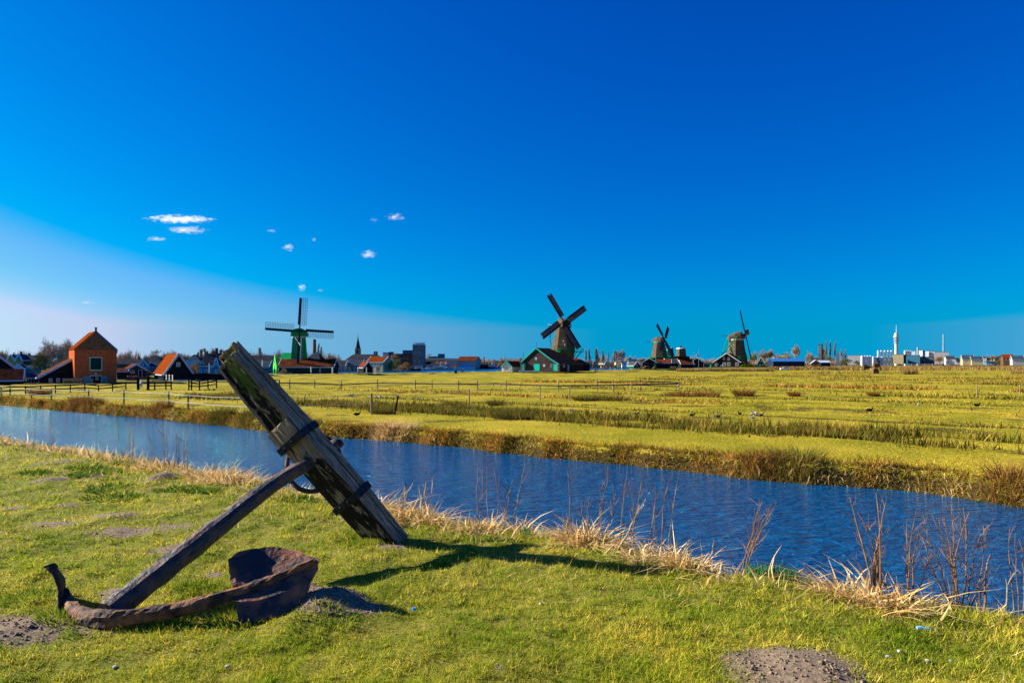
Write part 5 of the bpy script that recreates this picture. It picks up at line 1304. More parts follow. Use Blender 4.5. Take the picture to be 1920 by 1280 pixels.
def pole(label, px, yb, yt, D, r, mt, name='pole', cat='pole', r1=None, group=None):
    zb = Z(yb, D); m = MB(); m.cyl(0, 0, 0, Z(yt, D) - zb, r, r1 or r, 8); o = m.build(name, mt); o.location = (W(px, D), D, zb); return tag(o, label, cat, group)
pole('thin white mast in front of the blue grey villa', 392.5, 704, 681, 180, .14, m_white)
pole('thin white mast left of the bell shaped gable', 492, 704, 675, 180, .16, m_white)
# telecom like tree tower behind
pole('grey lattice topped tower left of the green mill', 486.5, 672, 652, 300, .9, m_greyw, 'tower', 'tower', r1=.7)
# the green mill yard ------------------------------------------------
house('long red roofed barn with dark green boards below the green mill', 523, 624, 180, 704, 687.5, 673.6, dep=8, theta=4, axis='x', wall=m_dgreen, roof=m_otile, trim=m_pale, wins=[(600, 695, 3.2, 6)], doors=[(532, 697, 7, 13, m_dgreen, m_lgreen)], name='barn', cat='barn', oh=.3)
for px in (583.4, 623.5): pole('white corner post on the long green barn' if px > 600 else 'white middle post on the long green barn', px, 704, 687.8, 179.4, .17, m_white, 'wall_post', 'post')
house('green roofed side wing left of the green mill', 526, 547, 187, 700, 673, 662, dep=5, theta=0, axis='x', wall=m_mgreen, roof=m_lgreen, name='mill_wing', cat='shed')
house('blue roofed side wing right of the green mill', 577, 599, 187, 700, 673, 661.5, dep=5, theta=0, axis='x', wall=m_mgreen, roof=m_slateb, name='mill_wing', cat='shed', hip=1.2)
# bell gable
D_ = 179; zb_ = Z(705, D_); o = root('bell_gable', 'bright green bottle shaped gable front at the left end of the long barn', 'gable', (W(515, D_), D_, zb_), R(-50))
prof_ = [(705, 4.6), (696, 4.9), (690, 6.2), (684, 6.0), (679, 4.2), (674, 2.2), (668, 1.4), (665.5, .9)]
m = MB(); s_ = D_ / F; k_ = 1.35; L_ = [(-h * s_ * k_, (705 - y) * s_) for y, h in prof_]; Rr = [(h * s_ * k_, (705 - y) * s_) for y, h in prof_[::-1]]
P_ = L_ + Rr; n_ = len(P_); m.add([(x, 0, z) for x, z in P_] + [(x, .5, z) for x, z in P_], [tuple(range(n_))[::-1], tuple(range(n_, 2 * n_))] + [(i, (i + 1) % n_, (i + 1) % n_ + n_, i + n_) for i in range(n_)]); m.build('front_board', m_brightg, o)
for dx in (-3.4, -1, 1.4, 3.8): m = MB(); m.box(dx * s_ - .1, dx * s_ + .1, -.06, 0, 5 * s_, 13.5 * s_); m.build('slot', m_dgreen, o)
m = MB(); m.box(-.1, .1, -.05, 0, 24 * s_, 29 * s_); m.build('slit', m_dgreen, o)
fence('row of white posts carrying a dark mesh fence right of the long barn', [(W(p, 186), 186) for p in (624, 639.6, 655.8, 671.3, 687.5, 704)], 1.95, (.95, .5, .1), m_white, m_blackw, rw=.04, rh=.05, name='mesh_fence', pw=.3, zf=lambda x, y: x * 0 - 1.12)
pole('tall brown brick factory chimney behind the green mill', 589.7, 690, 636, 330, 1.0, m_brick, 'chimney', 'chimney', r1=.75)
# town across the river, middle ---------------------------------------
house('church hall with a huge dark slate roof', 641.7, 716, 330, 690, 679, 664.3, dep=14, theta=0, axis='x', wall=m_brick, roof=m_slate, hip=4, name='church_hall', cat='church', chim=[(697, 3, 659), (701, 3, 659)])
o = root('church', 'pointed church spire with a yellow stone tower above the slate roofs', 'church', (W(671.2, 345), 345, -.93)); s_ = 345 / F
m = MB(); m.box(-4.6 * s_, 4.6 * s_, -1.2, 1.2, 0, 39 * s_); m.build('tower', m_tan, o)
m = MB(); m.loft([[(r * s_ * math.cos(k * math.pi / 4 + .39), r * s_ * math.sin(k * math.pi / 4 + .39), z * s_) for k in range(8)] for z, r in ((39, 4.6), (43, 3.8), (49, 2.6), (56, 1.2), (62, .3))]); m.build('spire', m_slate, o)
m = MB(); m.box(-1.2 * s_, 1.2 * s_, -1.26, -1.2, 30 * s_, 36 * s_); m.build('window', m_tarb, o)
m = MB(); m.cyl(0, 0, 62 * s_, 66 * s_, .08, .04, 5); m.build('finial', m_tarb, o)
house('low slate roofed house between the long barn and the orange roof', 645, 677, 285, 696, 684, 675, dep=9, theta=0, axis='x', wall=m_blueg, roof=m_slateb, trim=m_pale, wins=[(655, 690, 3, 4), (665, 690, 3, 4)])
house('grey roofed house just right of the long green barn', 625, 646, 280, 696, 686, 676, dep=8, theta=0, axis='x', wall=m_greyw, roof=m_slate, trim=m_pale, wins=[(632, 691, 3, 4)])
house('yellow walled house with a bright orange roof at the river', 687, 718, 275, 697.5, 679, 668.7, dep=8, theta=-20, axis='x', wall=m_cream, roof=m_orange, trim=m_white, wins=[(691, 684, 2.4, 5), (696, 684, 2.4, 5), (701, 684, 2.4, 5), (706, 684, 2.4, 5), (711, 684, 2.4, 5)], oh=.15)
house('white blue gable wall on the right end of the orange roofed house', 718, 731, 282, 697.5, 682, 669.5, dep=7, theta=20, wall=m_pale, roof=m_orange, trim=None, wins=[(722, 683, 2, 4), (726, 683, 2, 4), (722, 690, 2, 4), (726, 690, 2, 4)], oh=.1)
house('small black gabled shed with a red brown roof beside the mesh fence', 682, 699, 215, 702, 689, 678, dep=8, theta=24, wall=m_tarb, roof=m_rtile, trim=m_pale, name='shed', cat='shed', oh=.3)
block('brown industrial building left of the tall square tower', 732, 773, 350, 694, 664, 12, m_brownb, wins=[(752, 672, 2.4, 3), (758, 672, 2.4, 3), (764, 672, 2.4, 3), (752, 681, 2.4, 3), (758, 681, 2.4, 3), (764, 681, 2.4, 3)])
block('blue grey roof box on the brown industrial building', 755, 773, 352, 665, 657.5, 8, m_blueg)
block('small pale blue box left of the brown industrial building', 718, 728, 360, 692, 661.5, 6, m_pale)
block('dark ventilation box near the brown industrial building', 730, 735.5, 360, 692, 660.5, 4, m_dsteel)
block('tall square brown tower with a glass lantern on top at the river', 773.5, 795, 320, 694.5, 646.5, 6, mat('blue_brown_brick', (.13, .115, .13), (.20, .165, .17), scale=.8, rough=.9), name='tower', cat='tower', wins=[(778.5, 662, 3.2, 5), (786.5, 662, 3.2, 5), (778.5, 679, 2, 5), (786.5, 679, 2, 5)], trimtop=m_pale)
block('glass lantern room on top of the square brown tower', 775.5, 794, 321, 645.6, 643.2, 4.5, m_pale, name='lantern_room', wins=[], trimtop=m_steel)
house('pale warehouse with a dark roof right of the square tower', 797, 842, 470, 690, 675, 671.5, dep=12, axis='x', wall=m_tan, roof=m_slateb)
block('blue factory tower block above the warehouses', 821, 832, 480, 690, 664, 8, m_blueg, wins=[(825, 668, 2, 2)])
block('thin dark roof deck beside the blue factory block', 805, 822, 478, 690, 669, 8, m_slateb)
house('long blue roofed warehouse behind the orange roofs', 838, 860, 440, 690, 676, 672, dep=12, axis='x', wall=m_greyw, roof=m_slateb)
house('big barn like warehouse with a red brown roof at the quay', 857, 892, 390, 692, 676, 668.3, dep=12, theta=-12, axis='x', wall=m_greyw, roof=m_rtile, wins=[(862, 679, 5, 3), (870, 679, 5, 3), (878, 679, 5, 3), (886, 679, 5, 3)], oh=.2)
house('grey gable end of the red brown warehouse', 891, 897.5, 398, 692, 677, 668.6, dep=9, theta=20, wall=m_greyw, roof=m_slateb, oh=.1)
SM = [(797, 806, 683, 678.5, 'otile', 'greyw', 'small red roofed cottage right beside the square tower'), (799, 812, 688, 679, 'slate', 'pale', 'pale cottage with a dark roof near the square tower'), (811, 824, 689, 682, 'slate', 'brownb', 'dark roofed boathouse at the quay'),
      (818, 826, 681, 677, 'orange', 'pale', 'first small orange roof behind the quay'), (826, 834, 682, 678, 'orange', 'white', 'second small orange roof behind the quay'), (833, 842, 683, 679, 'orange', 'greyw', 'third small orange roof behind the quay'),
      (845, 858, 689, 684.5, 'otile', 'brownb', 'low house with a pinkish roof at the quay'), (870, 878, 687, 681.5, 'orange', 'tan', 'small orange roofed house under the warehouse'), (824, 842, 690, 685, 'slateb', 'blueg', 'low blue boathouse at the quay'), (931, 941, 690, 684, 'orange', 'greyw', 'small orange roof left of the little hut'),
      (914, 926, 689, 683.5, 'slateb', 'pale', 'pale blue house at the quay right of the cream shed'), (920, 935, 685, 679, 'slate', 'greyw', 'dark roofed house behind the quay trees'), (921, 932, 690, 687, 'slateb', 'blueg', 'tiny blue shed at the quay')]
MK = {'otile': m_otile, 'slate': m_slate, 'orange': m_orange, 'slateb': m_slateb, 'greyw': m_greyw, 'pale': m_pale, 'brownb': m_brownb, 'tan': m_tan, 'white': m_white, 'blueg': m_blueg}
for i, (a, b_, ye, yr, rf, wl_, lab) in enumerate(SM):
    Dq = 350 + (i % 4) * 14 + (a - 797) * .55
    house(lab, a, b_, Dq, Z(0, 1) and (HZ + 2.62 * F / Dq), ye, yr, dep=6, theta=(-8, 6, 0, 10)[i % 4], axis='xy'[i % 2], wall=MK[wl_], roof=MK[rf], trim=m_pale if i % 3 else None, wins=[((a + b_) / 2, ye + 3, 2, 2.4)], oh=.15)
block('low cream boat shed at the quay', 897, 914, 420, 690, 681, 8, m_cream, name='shed', cat='shed', wins=[(905, 685, 8, 2)])
# boats
def boat(label, px, D, z, ln, mt, cab=None, rz=0, tent=None):
    o = root('boat', label, 'boat', (W(px, D), D, z), rz); rings = []
    for t in np.linspace(-1, 1, 9):
        wd = (1 - abs(t) ** 3) * ln * .14 + .05; sh = .25 * t * t
        rings.append([(t * ln / 2, -wd, .9 + sh), (t * ln / 2, -wd * .6, -.2), (t * ln / 2, wd * .6, -.2), (t * ln / 2, wd, .9 + sh)])
    m = MB(); m.loft(rings); m.build('hull', mt, o)
    if cab: m = MB(); m.box(-ln * .2, ln * .15, -ln * .08, ln * .08, .9, 2.0); c = m.build('cabin', cab, o); m = MB(); m.box(-ln * .17, ln * .12, -ln * .083, -ln * .08, 1.4, 1.8); m.build('window', m_glass, c)
    if tent: m = MB(); m.add([(-ln * .3, -1, .9), (ln * .3, -1, .9), (ln * .3, 1, .9), (-ln * .3, 1, .9), (-ln * .25, 0, 2.6), (ln * .25, 0, 2.6)], [(0, 1, 5, 4), (2, 3, 4, 5), (1, 2, 5), (3, 0, 4), (3, 2, 1, 0)]); m.build('tarpaulin', tent, o)
m_redt = mat('red_tarp', (.60, .02, .03), rough=.6); m_bluet = mat('blue_tarp', (.01, .18, .55), rough=.6)
boat('motorboat moored at the foot of the square tower', 785, 308, -1.3, 11, m_white, m_white)
boat('low dark boat moored left of the square tower', 772, 300, -1.3, 8, m_tarb, m_greyw)
boat('grey barge at the quay in the middle', 822, 345, -1.3, 14, m_greyw, m_pale)
boat('white boat at the quay right of the grey barge', 840, 358, -1.3, 9, m_white, m_white)
boat('boat under a blue tarpaulin by the warehouse', 873, 372, -1.3, 10, m_white, None, 0, m_bluet)
boat('boat covered by a red tent at the quay', 906, 398, -1.3, 11, m_tarb, None, 0, m_redt)
boat('small boat right of the red tent', 920, 408, -1.3, 8, m_bluet, m_white)
boat('small white boat below the warehouse', 857, 364, -1.3, 8, m_white, m_pale)
# the thatched mill's surroundings ------------------------------------
house('big dark barn with teal gable edges under the thatched mill', 978.5, 1049, 228, 696, 681, 652.5, dep=17, theta=-33, wall=mat('umber_boards', (.045, .035, .035), (.065, .05, .048), scale=.5, rough=.8, wave=(1.4, 'X', .35)), roof=mat('warm_brown_tiles', (.22, .06, .03), (.34, .10, .05), scale=.8, rough=.8, wave=(2.0, 'X', .3)), trim=m_teal,
      prof=[(0, 678.5), (.40, 652.5), (.80, 674), (1, 682.8)], hip=9, name='barn', cat='barn', oh=.4, wins=[(1005.5, 672, 4.5, 5, m_blueg, m_pale), (1021, 685, 3.5, 4)],
      doors=[(1007, 688.5, 11, 13, m_teal, m_teal), (1041, 688.5, 6.5, 12.5, m_teal, m_teal)], lwins=[('r', -5, 1.9, 1.2, 1.2), ('r', -1, 1.3, 1.1, 2.3), ('r', 3, 1.9, 1.2, 1.2), ('r', 6, 1.3, 1.1, 2.3)])
house('lower side barn with a red brown roof stretching right under the mill stage', 1048, 1106, 246, 695.5, 683, 671, dep=10, theta=4, axis='x', wall=m_tar, roof=MATS['warm_brown_tiles'], trim=None, hip=4, name='barn', cat='barn', wins=[(1077, 688, 4, 4), (1063, 688, 3, 4), (1090, 688, 4, 7, m_pale, m_blueg)])
block('small green and yellow sign board on the barn door', 1008, 1013.6, 226.5, 688, 682, .1, mat('lime_sign', (.35, .65, .05)), name='sign', cat='sign')
pole('weather vane on the peak of the teal edged barn', 1005.5, 653, 642.5, 228, .07, m_dsteel, 'weather_vane', 'weather vane')
house('white fronted little hut with teal edges left of the teal barn', 941, 960, 232, 697, 687, 677.3, dep=9, theta=-25, wall=m_white, roof=m_rtile, trim=m_teal, name='hut', cat='shed', wins=[(945, 692, 3, 7, m_white, m_cream), (950.5, 692, 3, 7, m_white, m_cream), (956, 692, 3, 7, m_white, m_cream)], oh=.35)
house('teal striped lean-to at the left corner of the big barn', 977, 985, 226.5, 696, 681, 679.5, dep=2, axis='x', wall=m_teal, roof=m_tarb, name='porch', cat='shed', doors=[(981, 689, 2.5, 12, m_white, m_white)])
sheet('quay_wall', px_pts([(972, 225), (1040, 225), (1040, 225.6), (972, 225.6)]), Z(694.6, 225), m_white, 'low white quay edge in front of the teal edged barn', thick=.5)
fence('grey wooden bridge railing before the thatched mill', [(W(p, 214), 214) for p in (1016, 1022, 1028.5, 1035)], 1.15, (.95, .6, .3), m_woodp, m_woodp, rw=.06, rh=.14, name='bridge_railing', pw=.18, zf=lambda x, y: x * 0 - 1.75)
fence('grey wooden gate by the path right of the thatched mill', [(W(p, 236), 236) for p in (1173, 1180, 1187, 1194)], 1.4, (.95, .6, .3), m_woodp, m_woodp, rw=.06, rh=.14, name='bridge_railing', pw=.25, zf=lambda x, y: x * 0 - 1.6)
pole('thin radio mast left of the teal edged barn', 981.3, 690, 661, 330, .12, m_dsteel)
# houses right of the mill, across the river
HR = [(1112, 1122, 505, 688.5, 680, 675.5, 'cream', 'slateb', 'first yellow gabled house right of the biggest mill', 'y', 15), (1134, 1144, 505, 688.5, 681, 675.5, 'cream', 'slateb', 'second yellow gabled house right of the biggest mill', 'y', 15), (1155, 1163, 505, 688.5, 679, 678, 'cream', 'slate', 'yellow flat topped house under the flag', 'x', 0),
      (1166, 1177, 500, 688.5, 682, 678, 'white', 'slateb', 'white house with blue roof right of the flag', 'x', 0), (1176, 1190, 510, 688.5, 683, 676, 'blueg', 'slateb', 'blue house with a big roof right of the flag', 'x', 0), (1103, 1111, 498, 688.5, 684, 677, 'blueg', 'slateb', 'dark blue roofed house at the right end of the side barn', 'x', 0)]
for a, b_, Dq, yb_, ye, yr, wl_, rf, lab, ax, thh in HR:
    house(lab, a, b_, Dq, yb_, ye, yr, dep=14 if ax == 'y' else 8, theta=thh, axis=ax, wall=MK.get(wl_, m_cream), roof=MK[rf], trim=m_white if ax == 'y' else None, wins=[((a + b_) / 2, ye + 2.5, 2, 2.2)], oh=.3)
house('green gabled cottage left of the thatched mill with crossed sails', 1188.5, 1201, 300, 690.5, 685, 678, dep=7, theta=14, wall=m_greenb, roof=m_slate, trim=m_white, wins=[(1194.5, 684, 1.8, 2.2)], name='cottage')
house('blue house with a red chimney behind the green cottage', 1180, 1196, 420, 688, 680, 674, dep=9, axis='x', wall=m_blueg, roof=m_slateb, chim=[(1183, 3, 671)])
house('open timber shed with a white edged gable in front of the crossed sail mill', 1205, 1231, 305, 691, 679, 671.5, dep=16, theta=-16, wall=m_tar, roof=m_otile, trim=m_white, name='shed', cat='shed', doors=[(1212, 685.5, 7, 11, m_greyw, m_tarb), (1228, 685, 4, 11, m_lgreen, m_lgreen)], oh=.4)
house('black timber barn with white edge right of the open shed', 1231, 1258, 318, 691, 681, 674, dep=10, theta=-12, axis='x', wall=m_tar, roof=m_rtile, trim=m_white, name='barn', cat='barn')
house('dark sawmill shed below the small mill cap', 1250, 1272, 330, 690, 680, 672.5, dep=8, axis='x', wall=m_tar, roof=m_slate, trim=m_white, name='shed', cat='shed')
house('barn with a steep orange roof beside the mill stump', 1271, 1297, 345, 689.5, 680.5, 668, dep=9, theta=8, axis='x', wall=m_tar, roof=m_orange, trim=m_white, name='barn', cat='barn')
house('low shed with orange brown roof in front of the steep orange roof', 1277, 1300, 338, 690, 682, 675, dep=6, axis='x', wall=m_tarb, roof=m_otile, trim=m_white, name='shed', cat='shed')
house('dark green gabled house left of the flagpole', 1294, 1319, 352, 689, 680, 672.5, dep=9, theta=6, wall=m_dgreen, roof=m_slate, trim=None, wins=[(1302, 683, 3.5, 4)])
house('low grey brown sheds left of the black gabled barn', 1322, 1338, 375, 688, 683, 680.5, dep=6, axis='x', wall=m_brownb, roof=m_slate, name='shed', cat='shed')
house('black gabled barn with white edges and four white windows under the edge on mill', 1337.8, 1387.9, 300, 688.5, 678.5, 662, dep=14, theta=-24, wall=m_tarb, roof=mat('dark_tiles', (.035, .028, .030), (.06, .045, .045), scale=.8, rough=.8), trim=m_white, name='barn', cat='barn', oh=.4,
      wins=[(1357.5, 672, 4, 5.5), (1366, 672, 4, 5.5), (1343.5, 682.5, 6, 6.5), (1358, 682.5, 6, 6.5), (1366.5, 682.5, 6, 6.5), (1382, 682.5, 6, 6.5)])
house('green wooden cottage with a white edged steep gable right of the edge on mill', 1420, 1433.5, 330, 688, 680.5, 669.5, dep=7, theta=-18, wall=m_greenb, roof=m_slateb, trim=m_white, name='cottage', wins=[(1425, 684, 2, 2.4), (1430, 684, 2, 2.4), (1427, 677, 2, 2.4)], oh=.35)
house('long low building with a bright blue roof', 1450, 1509, 430, 687, 677.5, 672, dep=14, theta=-6, axis='x', wall=mat('dark_blue_wall', (.012, .03, .06), rough=.8), roof=mat('blue_metal_roof', (.03, .14, .38), rough=.4), name='long_shed', cat='building', oh=.3)
house('small brown shed with a pale ribbed roof right of the blue roofed building', 1521, 1539, 395, 686.5, 681, 675, dep=7, theta=-20, wall=m_brownb, roof=m_pale, name='shed', cat='shed', oh=.3)
house('dark blue lean-to on the small brown shed', 1539, 1557, 400, 686.5, 679.5, 676, dep=6, axis='x', wall=MATS['dark_blue_wall'], roof=m_pale, name='shed', cat='shed')
block('pale block of flats behind the blue roofed building', 1458, 1476, 640, 684, 665.5, 10, m_cream, wins=[(1464, 669, 2, 1.5), (1469, 669, 2, 1.5)])
block('white low block behind the round tree', 1444, 1452, 640, 684, 667, 8, m_pale)
# ================================================================== factory on the right
def tower(label, px, D, lst, mt, name='tower', cat='tower', n=16):
    zb = -1.2; o = root(name, label, cat, (W(px, D), D, zb))
    m = MB(); m.loft([[(r / F * D * math.cos(2 * math.pi * k / n), r / F * D * math.sin(2 * math.pi * k / n), Z(py, D) - zb) for k in range(n)] for py, r in lst]); m.build('shaft', mt, o); return o
D_ = 820
o = tower('tall pale telecommunication tower with rings and an antenna', 1680.5, D_, [(690, 3.1), (664, 3.0), (643, 2.6)], m_conc, 'telecom_tower')
for i, (a, b_, r) in enumerate([(643, 641.6, 4.2), (640, 638.8, 3.8), (637.5, 636, 4.4), (634.5, 633.2, 3.8), (632, 630, 4.6), (630, 627, 3.6), (627, 624, 3.0)]):
    m = MB(); m.cyl(0, 0, Z(a, D_) + 1.2, Z(b_, D_) + 1.2 - .01, r / F * D_, r / F * D_, 16); m.build('ring_platform' if i < 5 else 'head', m_conc if i > 3 else m_greyw, o)
m = MB(); m.cyl(0, 0, Z(643, D_) + 1.2, Z(624, D_) + 1.2, 2.2 / F * D_, 2.0 / F * D_, 12); m.build('core', m_conc, o)
m = MB(); m.cyl(0, 0, Z(624, D_) + 1.2, Z(609, D_) + 1.2, .35, .12, 6); m.build('antenna', m_steel, o)
o = tower('slim steel chimney of the factory with a faint plume', 1769, 760, [(690, 1.5), (659, 1.35), (627.5, 1.1), (626.5, 1.2)], m_greyw, 'factory_chimney', 'chimney')
o = tower('short dark factory stack between white silos', 1720.7, 760, [(690, 1.9), (663, 1.7), (651, 1.4)], m_greyw, 'factory_chimney', 'chimney')
m_silo = mat('white_silo', (.62, .66, .70), rough=.4)
def silo(label, px, D, yt, rp, group, mt=m_silo):
    zb = -1.2; o = root('silo', label, 'silo', (W(px, D), D, zb), 0, group); h = Z(yt, D) - zb; r = rp / F * D
    m = MB(); m.cyl(0, 0, 0, h - r * .4, r, r, 14); m.build('shell', mt, o); m = MB(); m.cyl(0, 0, h - r * .4 + .01, h, r * 1.02, r * .35, 14); m.build('roof', m_steel, o)
names = ['first', 'second', 'third', 'fourth', 'fifth']
for i, px in enumerate([1616.5, 1621.5, 1627, 1632.2]): silo('%s broad white silo from the left of the front row' % names[i], px, 620, 666.5, 2.3, 'front row of white silos')
for i, px in enumerate([1646.5, 1652.5, 1659, 1665.5, 1671.5]): silo('%s tall white silo of the raised row left of the tower' % names[i], px, 800, 656.6, 1.6, 'raised row of white silos')
for i, px in enumerate([1637.5, 1642, 1646, 1650, 1654]): silo('%s grey blue tank in the row behind the drainage mill' % names[i], px, 640, 668 + (i % 2), 1.9, 'grey blue tanks', m_pale)
silo('small white water tank left of the silos near the poplars', 1571, 700, 662, 2.7, 'small tanks'); silo('narrow white tank right of the small water tank', 1582, 700, 663, 2.0, 'small tanks')
for i, px in enumerate([1697, 1700.5, 1704, 1707.5]): silo('%s silo of the cluster on the blue factory roof' % names[i], px, 770, 656.8, 1.75, 'silo cluster above the blue building')
block('cream factory building at the foot of the telecom tower', 1673, 1694, 700, 682, 664.3, 20, m_cream, wins=[(1679, 672, 2, 1), (1686, 672, 2, 1)], name='factory_building', cat='factory')
block('added dark blue block painting the shaded right side of the cream building', 1694, 1699, 702, 682, 665, 20, m_slateb, name='factory_building', cat='factory')  # shaded side of the cream building, put into the colour of an added block
block('wide blue factory hall below the silo cluster', 1699, 1725, 720, 682, 666, 20, m_blueg, name='factory_building', cat='factory')
block('white box tower of the factory left of the grey block', 1722, 1730, 770, 682, 656.6, 10, m_silo, name='factory_building', cat='factory')
block('added blue block painting the shaded right side of the white box tower', 1730, 1734, 772, 682, 657, 10, m_blueg, name='factory_building', cat='factory')  # blue wall colour carries the shade on the white tower's right side
block('white box tower left of the slim chimney', 1708, 1716, 775, 682, 658, 10, m_pale, name='factory_building', cat='factory')
block('grey block with a pale left side right of the box tower', 1735, 1742, 760, 682, 658, 12, m_silo, name='factory_building', cat='factory')
block('grey brown factory block left of the slim chimney', 1742, 1753, 758, 682, 658, 14, m_greyw, name='factory_building', cat='factory', wins=[(1747, 663, 6, 1)])
block('wide grey factory hall under the slim chimney', 1753, 1779, 750, 682, 660, 18, m_greyw, name='factory_building', cat='factory', trimtop=m_rtile)
block('tangle of pipes building between the halls', 1725, 1752, 720, 682, 669, 10, m_dsteel, name='factory_building', cat='factory', wins=[(1728, 672, 2, 2), (1733, 675, 2, 2), (1738, 671, 2, 3), (1744, 674, 2, 3)])
block('low dark factory building behind the drainage mill', 1655, 1673, 690, 682, 671, 12, m_dsteel, name='factory_building', cat='factory', wins=[(1660, 674, 2, 3), (1668, 673, 3, 4)])
block('low pale pipe viaduct left of the silos', 1590, 1617, 900, 684, 666, 3, m_greyw, name='viaduct', cat='bridge')
block('dark silo building with stair tower behind the poplars', 1534, 1540.5, 700, 684, 645.5, 8, m_dsteel, name='silo_building', cat='factory', wins=[(1537, 650, 4, 1.5), (1537, 655, 4, 1.5), (1537, 660, 4, 1.5)])
block('lower stepped part of the dark silo building', 1540.5, 1545, 702, 684, 655, 8, m_dsteel, name='silo_building', cat='factory')
HF = [(1774, 1790, 620, 683.5, 672, 667, 'white', 'slate', 'white gabled house right of the autumn coloured tree'), (1788, 1802, 630, 683.5, 673, 671, 'white', 'slateb', 'long white low house on the right horizon'), (1805, 1826, 560, 684.5, 674, 665.6, 'cream', 'slateb', 'house with a big dark roof and cream gable on the right'), (1822, 1843, 555, 684.5, 675, 668, 'cream', 'slateb', 'second dark roofed house with a cream gable on the right'),
      (1838, 1850, 640, 683.5, 670, 668.5, 'white', 'slate', 'white low block right of the dark roofed houses'), (1866, 1880, 640, 683.5, 669, 667.5, 'cream', 'slate', 'cream low block left of the orange roof on the right'), (1881, 1901, 560, 684.5, 671, 664, 'brownb', 'orange', 'house with a glowing orange roof on the right horizon'),
      (1899, 1921, 545, 684.5, 675, 667, 'greyw', 'slateb', 'black roofed house at the right edge of the horizon'), (1850, 1864, 590, 684, 679.5, 677, 'blueg', 'slateb', 'low blue shed among the right hand trees'), (1916, 1935, 600, 684, 671, 668, 'cream', 'slate', 'cream building cut by the right edge')]
for i, (a, b_, Dq, yb_, ye, yr, wl_, rf, lab) in enumerate(HF):
    house(lab, a, b_, Dq, yb_, ye, yr, dep=9, theta=-24, axis='x', wall=MK.get(wl_, m_cream), roof=MK[rf], trim=m_white if i in (2, 3, 7) else None, wins=[(a + (b_ - a) * .3, ye + 3, 1.6, 2), (a + (b_ - a) * .6, ye + 3, 1.6, 2)], oh=.3)
# faint plume
# ================================================================== trees
def bare_tree(seed, h=10, spread=1.0, trunk=.22, kind='round'):
    rr = random.Random(seed); TR = MB(); V = []; 
    segs = []
    def grow(p, d, ln, r, lvl):
        n = 3 if lvl < 2 else 2; q = Vector(p); pts = [q.copy()]; dd = Vector(d)
        for i in range(n):
            dd = (dd + Vector((rr.gauss(0, .10), rr.gauss(0, .10), rr.gauss(.07 if kind == 'round' else .03, .05)))).normalized(); q = q + dd * ln / n; pts.append(q.copy())
        rads = [r * (1 - .45 * i / n) for i in range(n + 1)]
        if lvl == 0: TR.tube(pts, rads, 7)
        else: segs.append((pts, rads))
        if lvl >= (5 if kind != 'poplar' else 4): return
        k = {0: 8, 1: 5, 2: 5, 3: 4, 4: 4}[lvl] if kind != 'poplar' else {0: 38, 1: 6, 2: 5, 3: 4}[lvl]
        for j in range(k):
            u = (rr.uniform(.45, 1) if lvl else rr.uniform(.35, 1)) if kind != 'poplar' else rr.uniform(.12 if lvl == 0 else .3, 1)
            i = min(int(u * n), n - 1); a = pts[i].lerp(pts[i + 1], u * n - i)
            az = rr.uniform(0, 2 * math.pi) if lvl else 2 * math.pi * j / k * (1 if kind != 'poplar' else 2.6) + rr.uniform(-.4, .4)
            ang = rr.uniform(.2, .95 if lvl == 0 else .75) * spread if kind != 'poplar' else rr.uniform(.12, .30)
            side = Vector((math.cos(az), math.sin(az), 0)); side = (side - dd * side.dot(dd)).normalized()
            nd = (dd * math.cos(ang) + side * math.sin(ang)).normalized()
            f = rr.uniform(.62, .86) if kind != 'poplar' else (rr.uniform(.22, .36) * (1.15 - .7 * u) if lvl == 0 else rr.uniform(.5, .8))
            grow(a, nd, ln * f, rads[i] * (.62 if kind != 'poplar' else .34), lvl + 1)
    if kind == 'poplar': grow((0, 0, 0), (0, 0, 1), h, trunk, 0)
    else: grow((0, 0, 0), (0, 0, 1), h * .26, trunk, 0)
    # crown as crossed thin ribbons
    v = []; f = []
    for pts, rads in segs:
        for i in range(len(pts) - 1):
            a, b_ = pts[i], pts[i + 1]; d = (b_ - a).normalized(); x = d.cross(Vector((rr.gauss(0, 1), rr.gauss(0, 1), .2))).normalized()
            ra = max(rads[i], .022); rb = max(rads[i + 1], .015)
            if rads[i] > .05:
                y = d.cross(x); n0 = len(v)
                for c, r_ in ((a, ra), (b_, rb)):
                    for k in range(3): v.append(tuple(c + (x * math.cos(k * 2.094) + y * math.sin(k * 2.094)) * r_))
                f += [(n0 + k, n0 + (k + 1) % 3, n0 + 3 + (k + 1) % 3, n0 + 3 + k) for k in range(3)]
            else:
                n0 = len(v); v += [tuple(a - x * ra), tuple(a + x * ra), tuple(b_ + x * rb), tuple(b_ - x * rb)]; f.append((n0, n0 + 1, n0 + 2, n0 + 3))
    zs = max(p[2] for p in v) or 1; xs = max(max(abs(p[0]), abs(p[1])) for p in v)
    cr = bpy.data.meshes.new('crown'); cr.from_pydata(v, [], f); cr.update()
    return TR.mesh('trunk'), cr, zs, xs
m_bark = mat('bark', (.09, .065, .045), (.15, .11, .08), scale=2, rough=.95)
m_twig = mat('winter_twigs', (.24, .17, .12), (.40, .29, .20), scale=.6, rough=.95, coord='World')
m_twigo = mat('ochre_twigs', (.26, .15, .045), (.36, .22, .07), scale=.6, rough=.95, coord='World')
m_twigg = mat('olive_twigs', (.10, .10, .03), (.17, .15, .05), scale=.6, rough=.95, coord='World')
PROT = {}
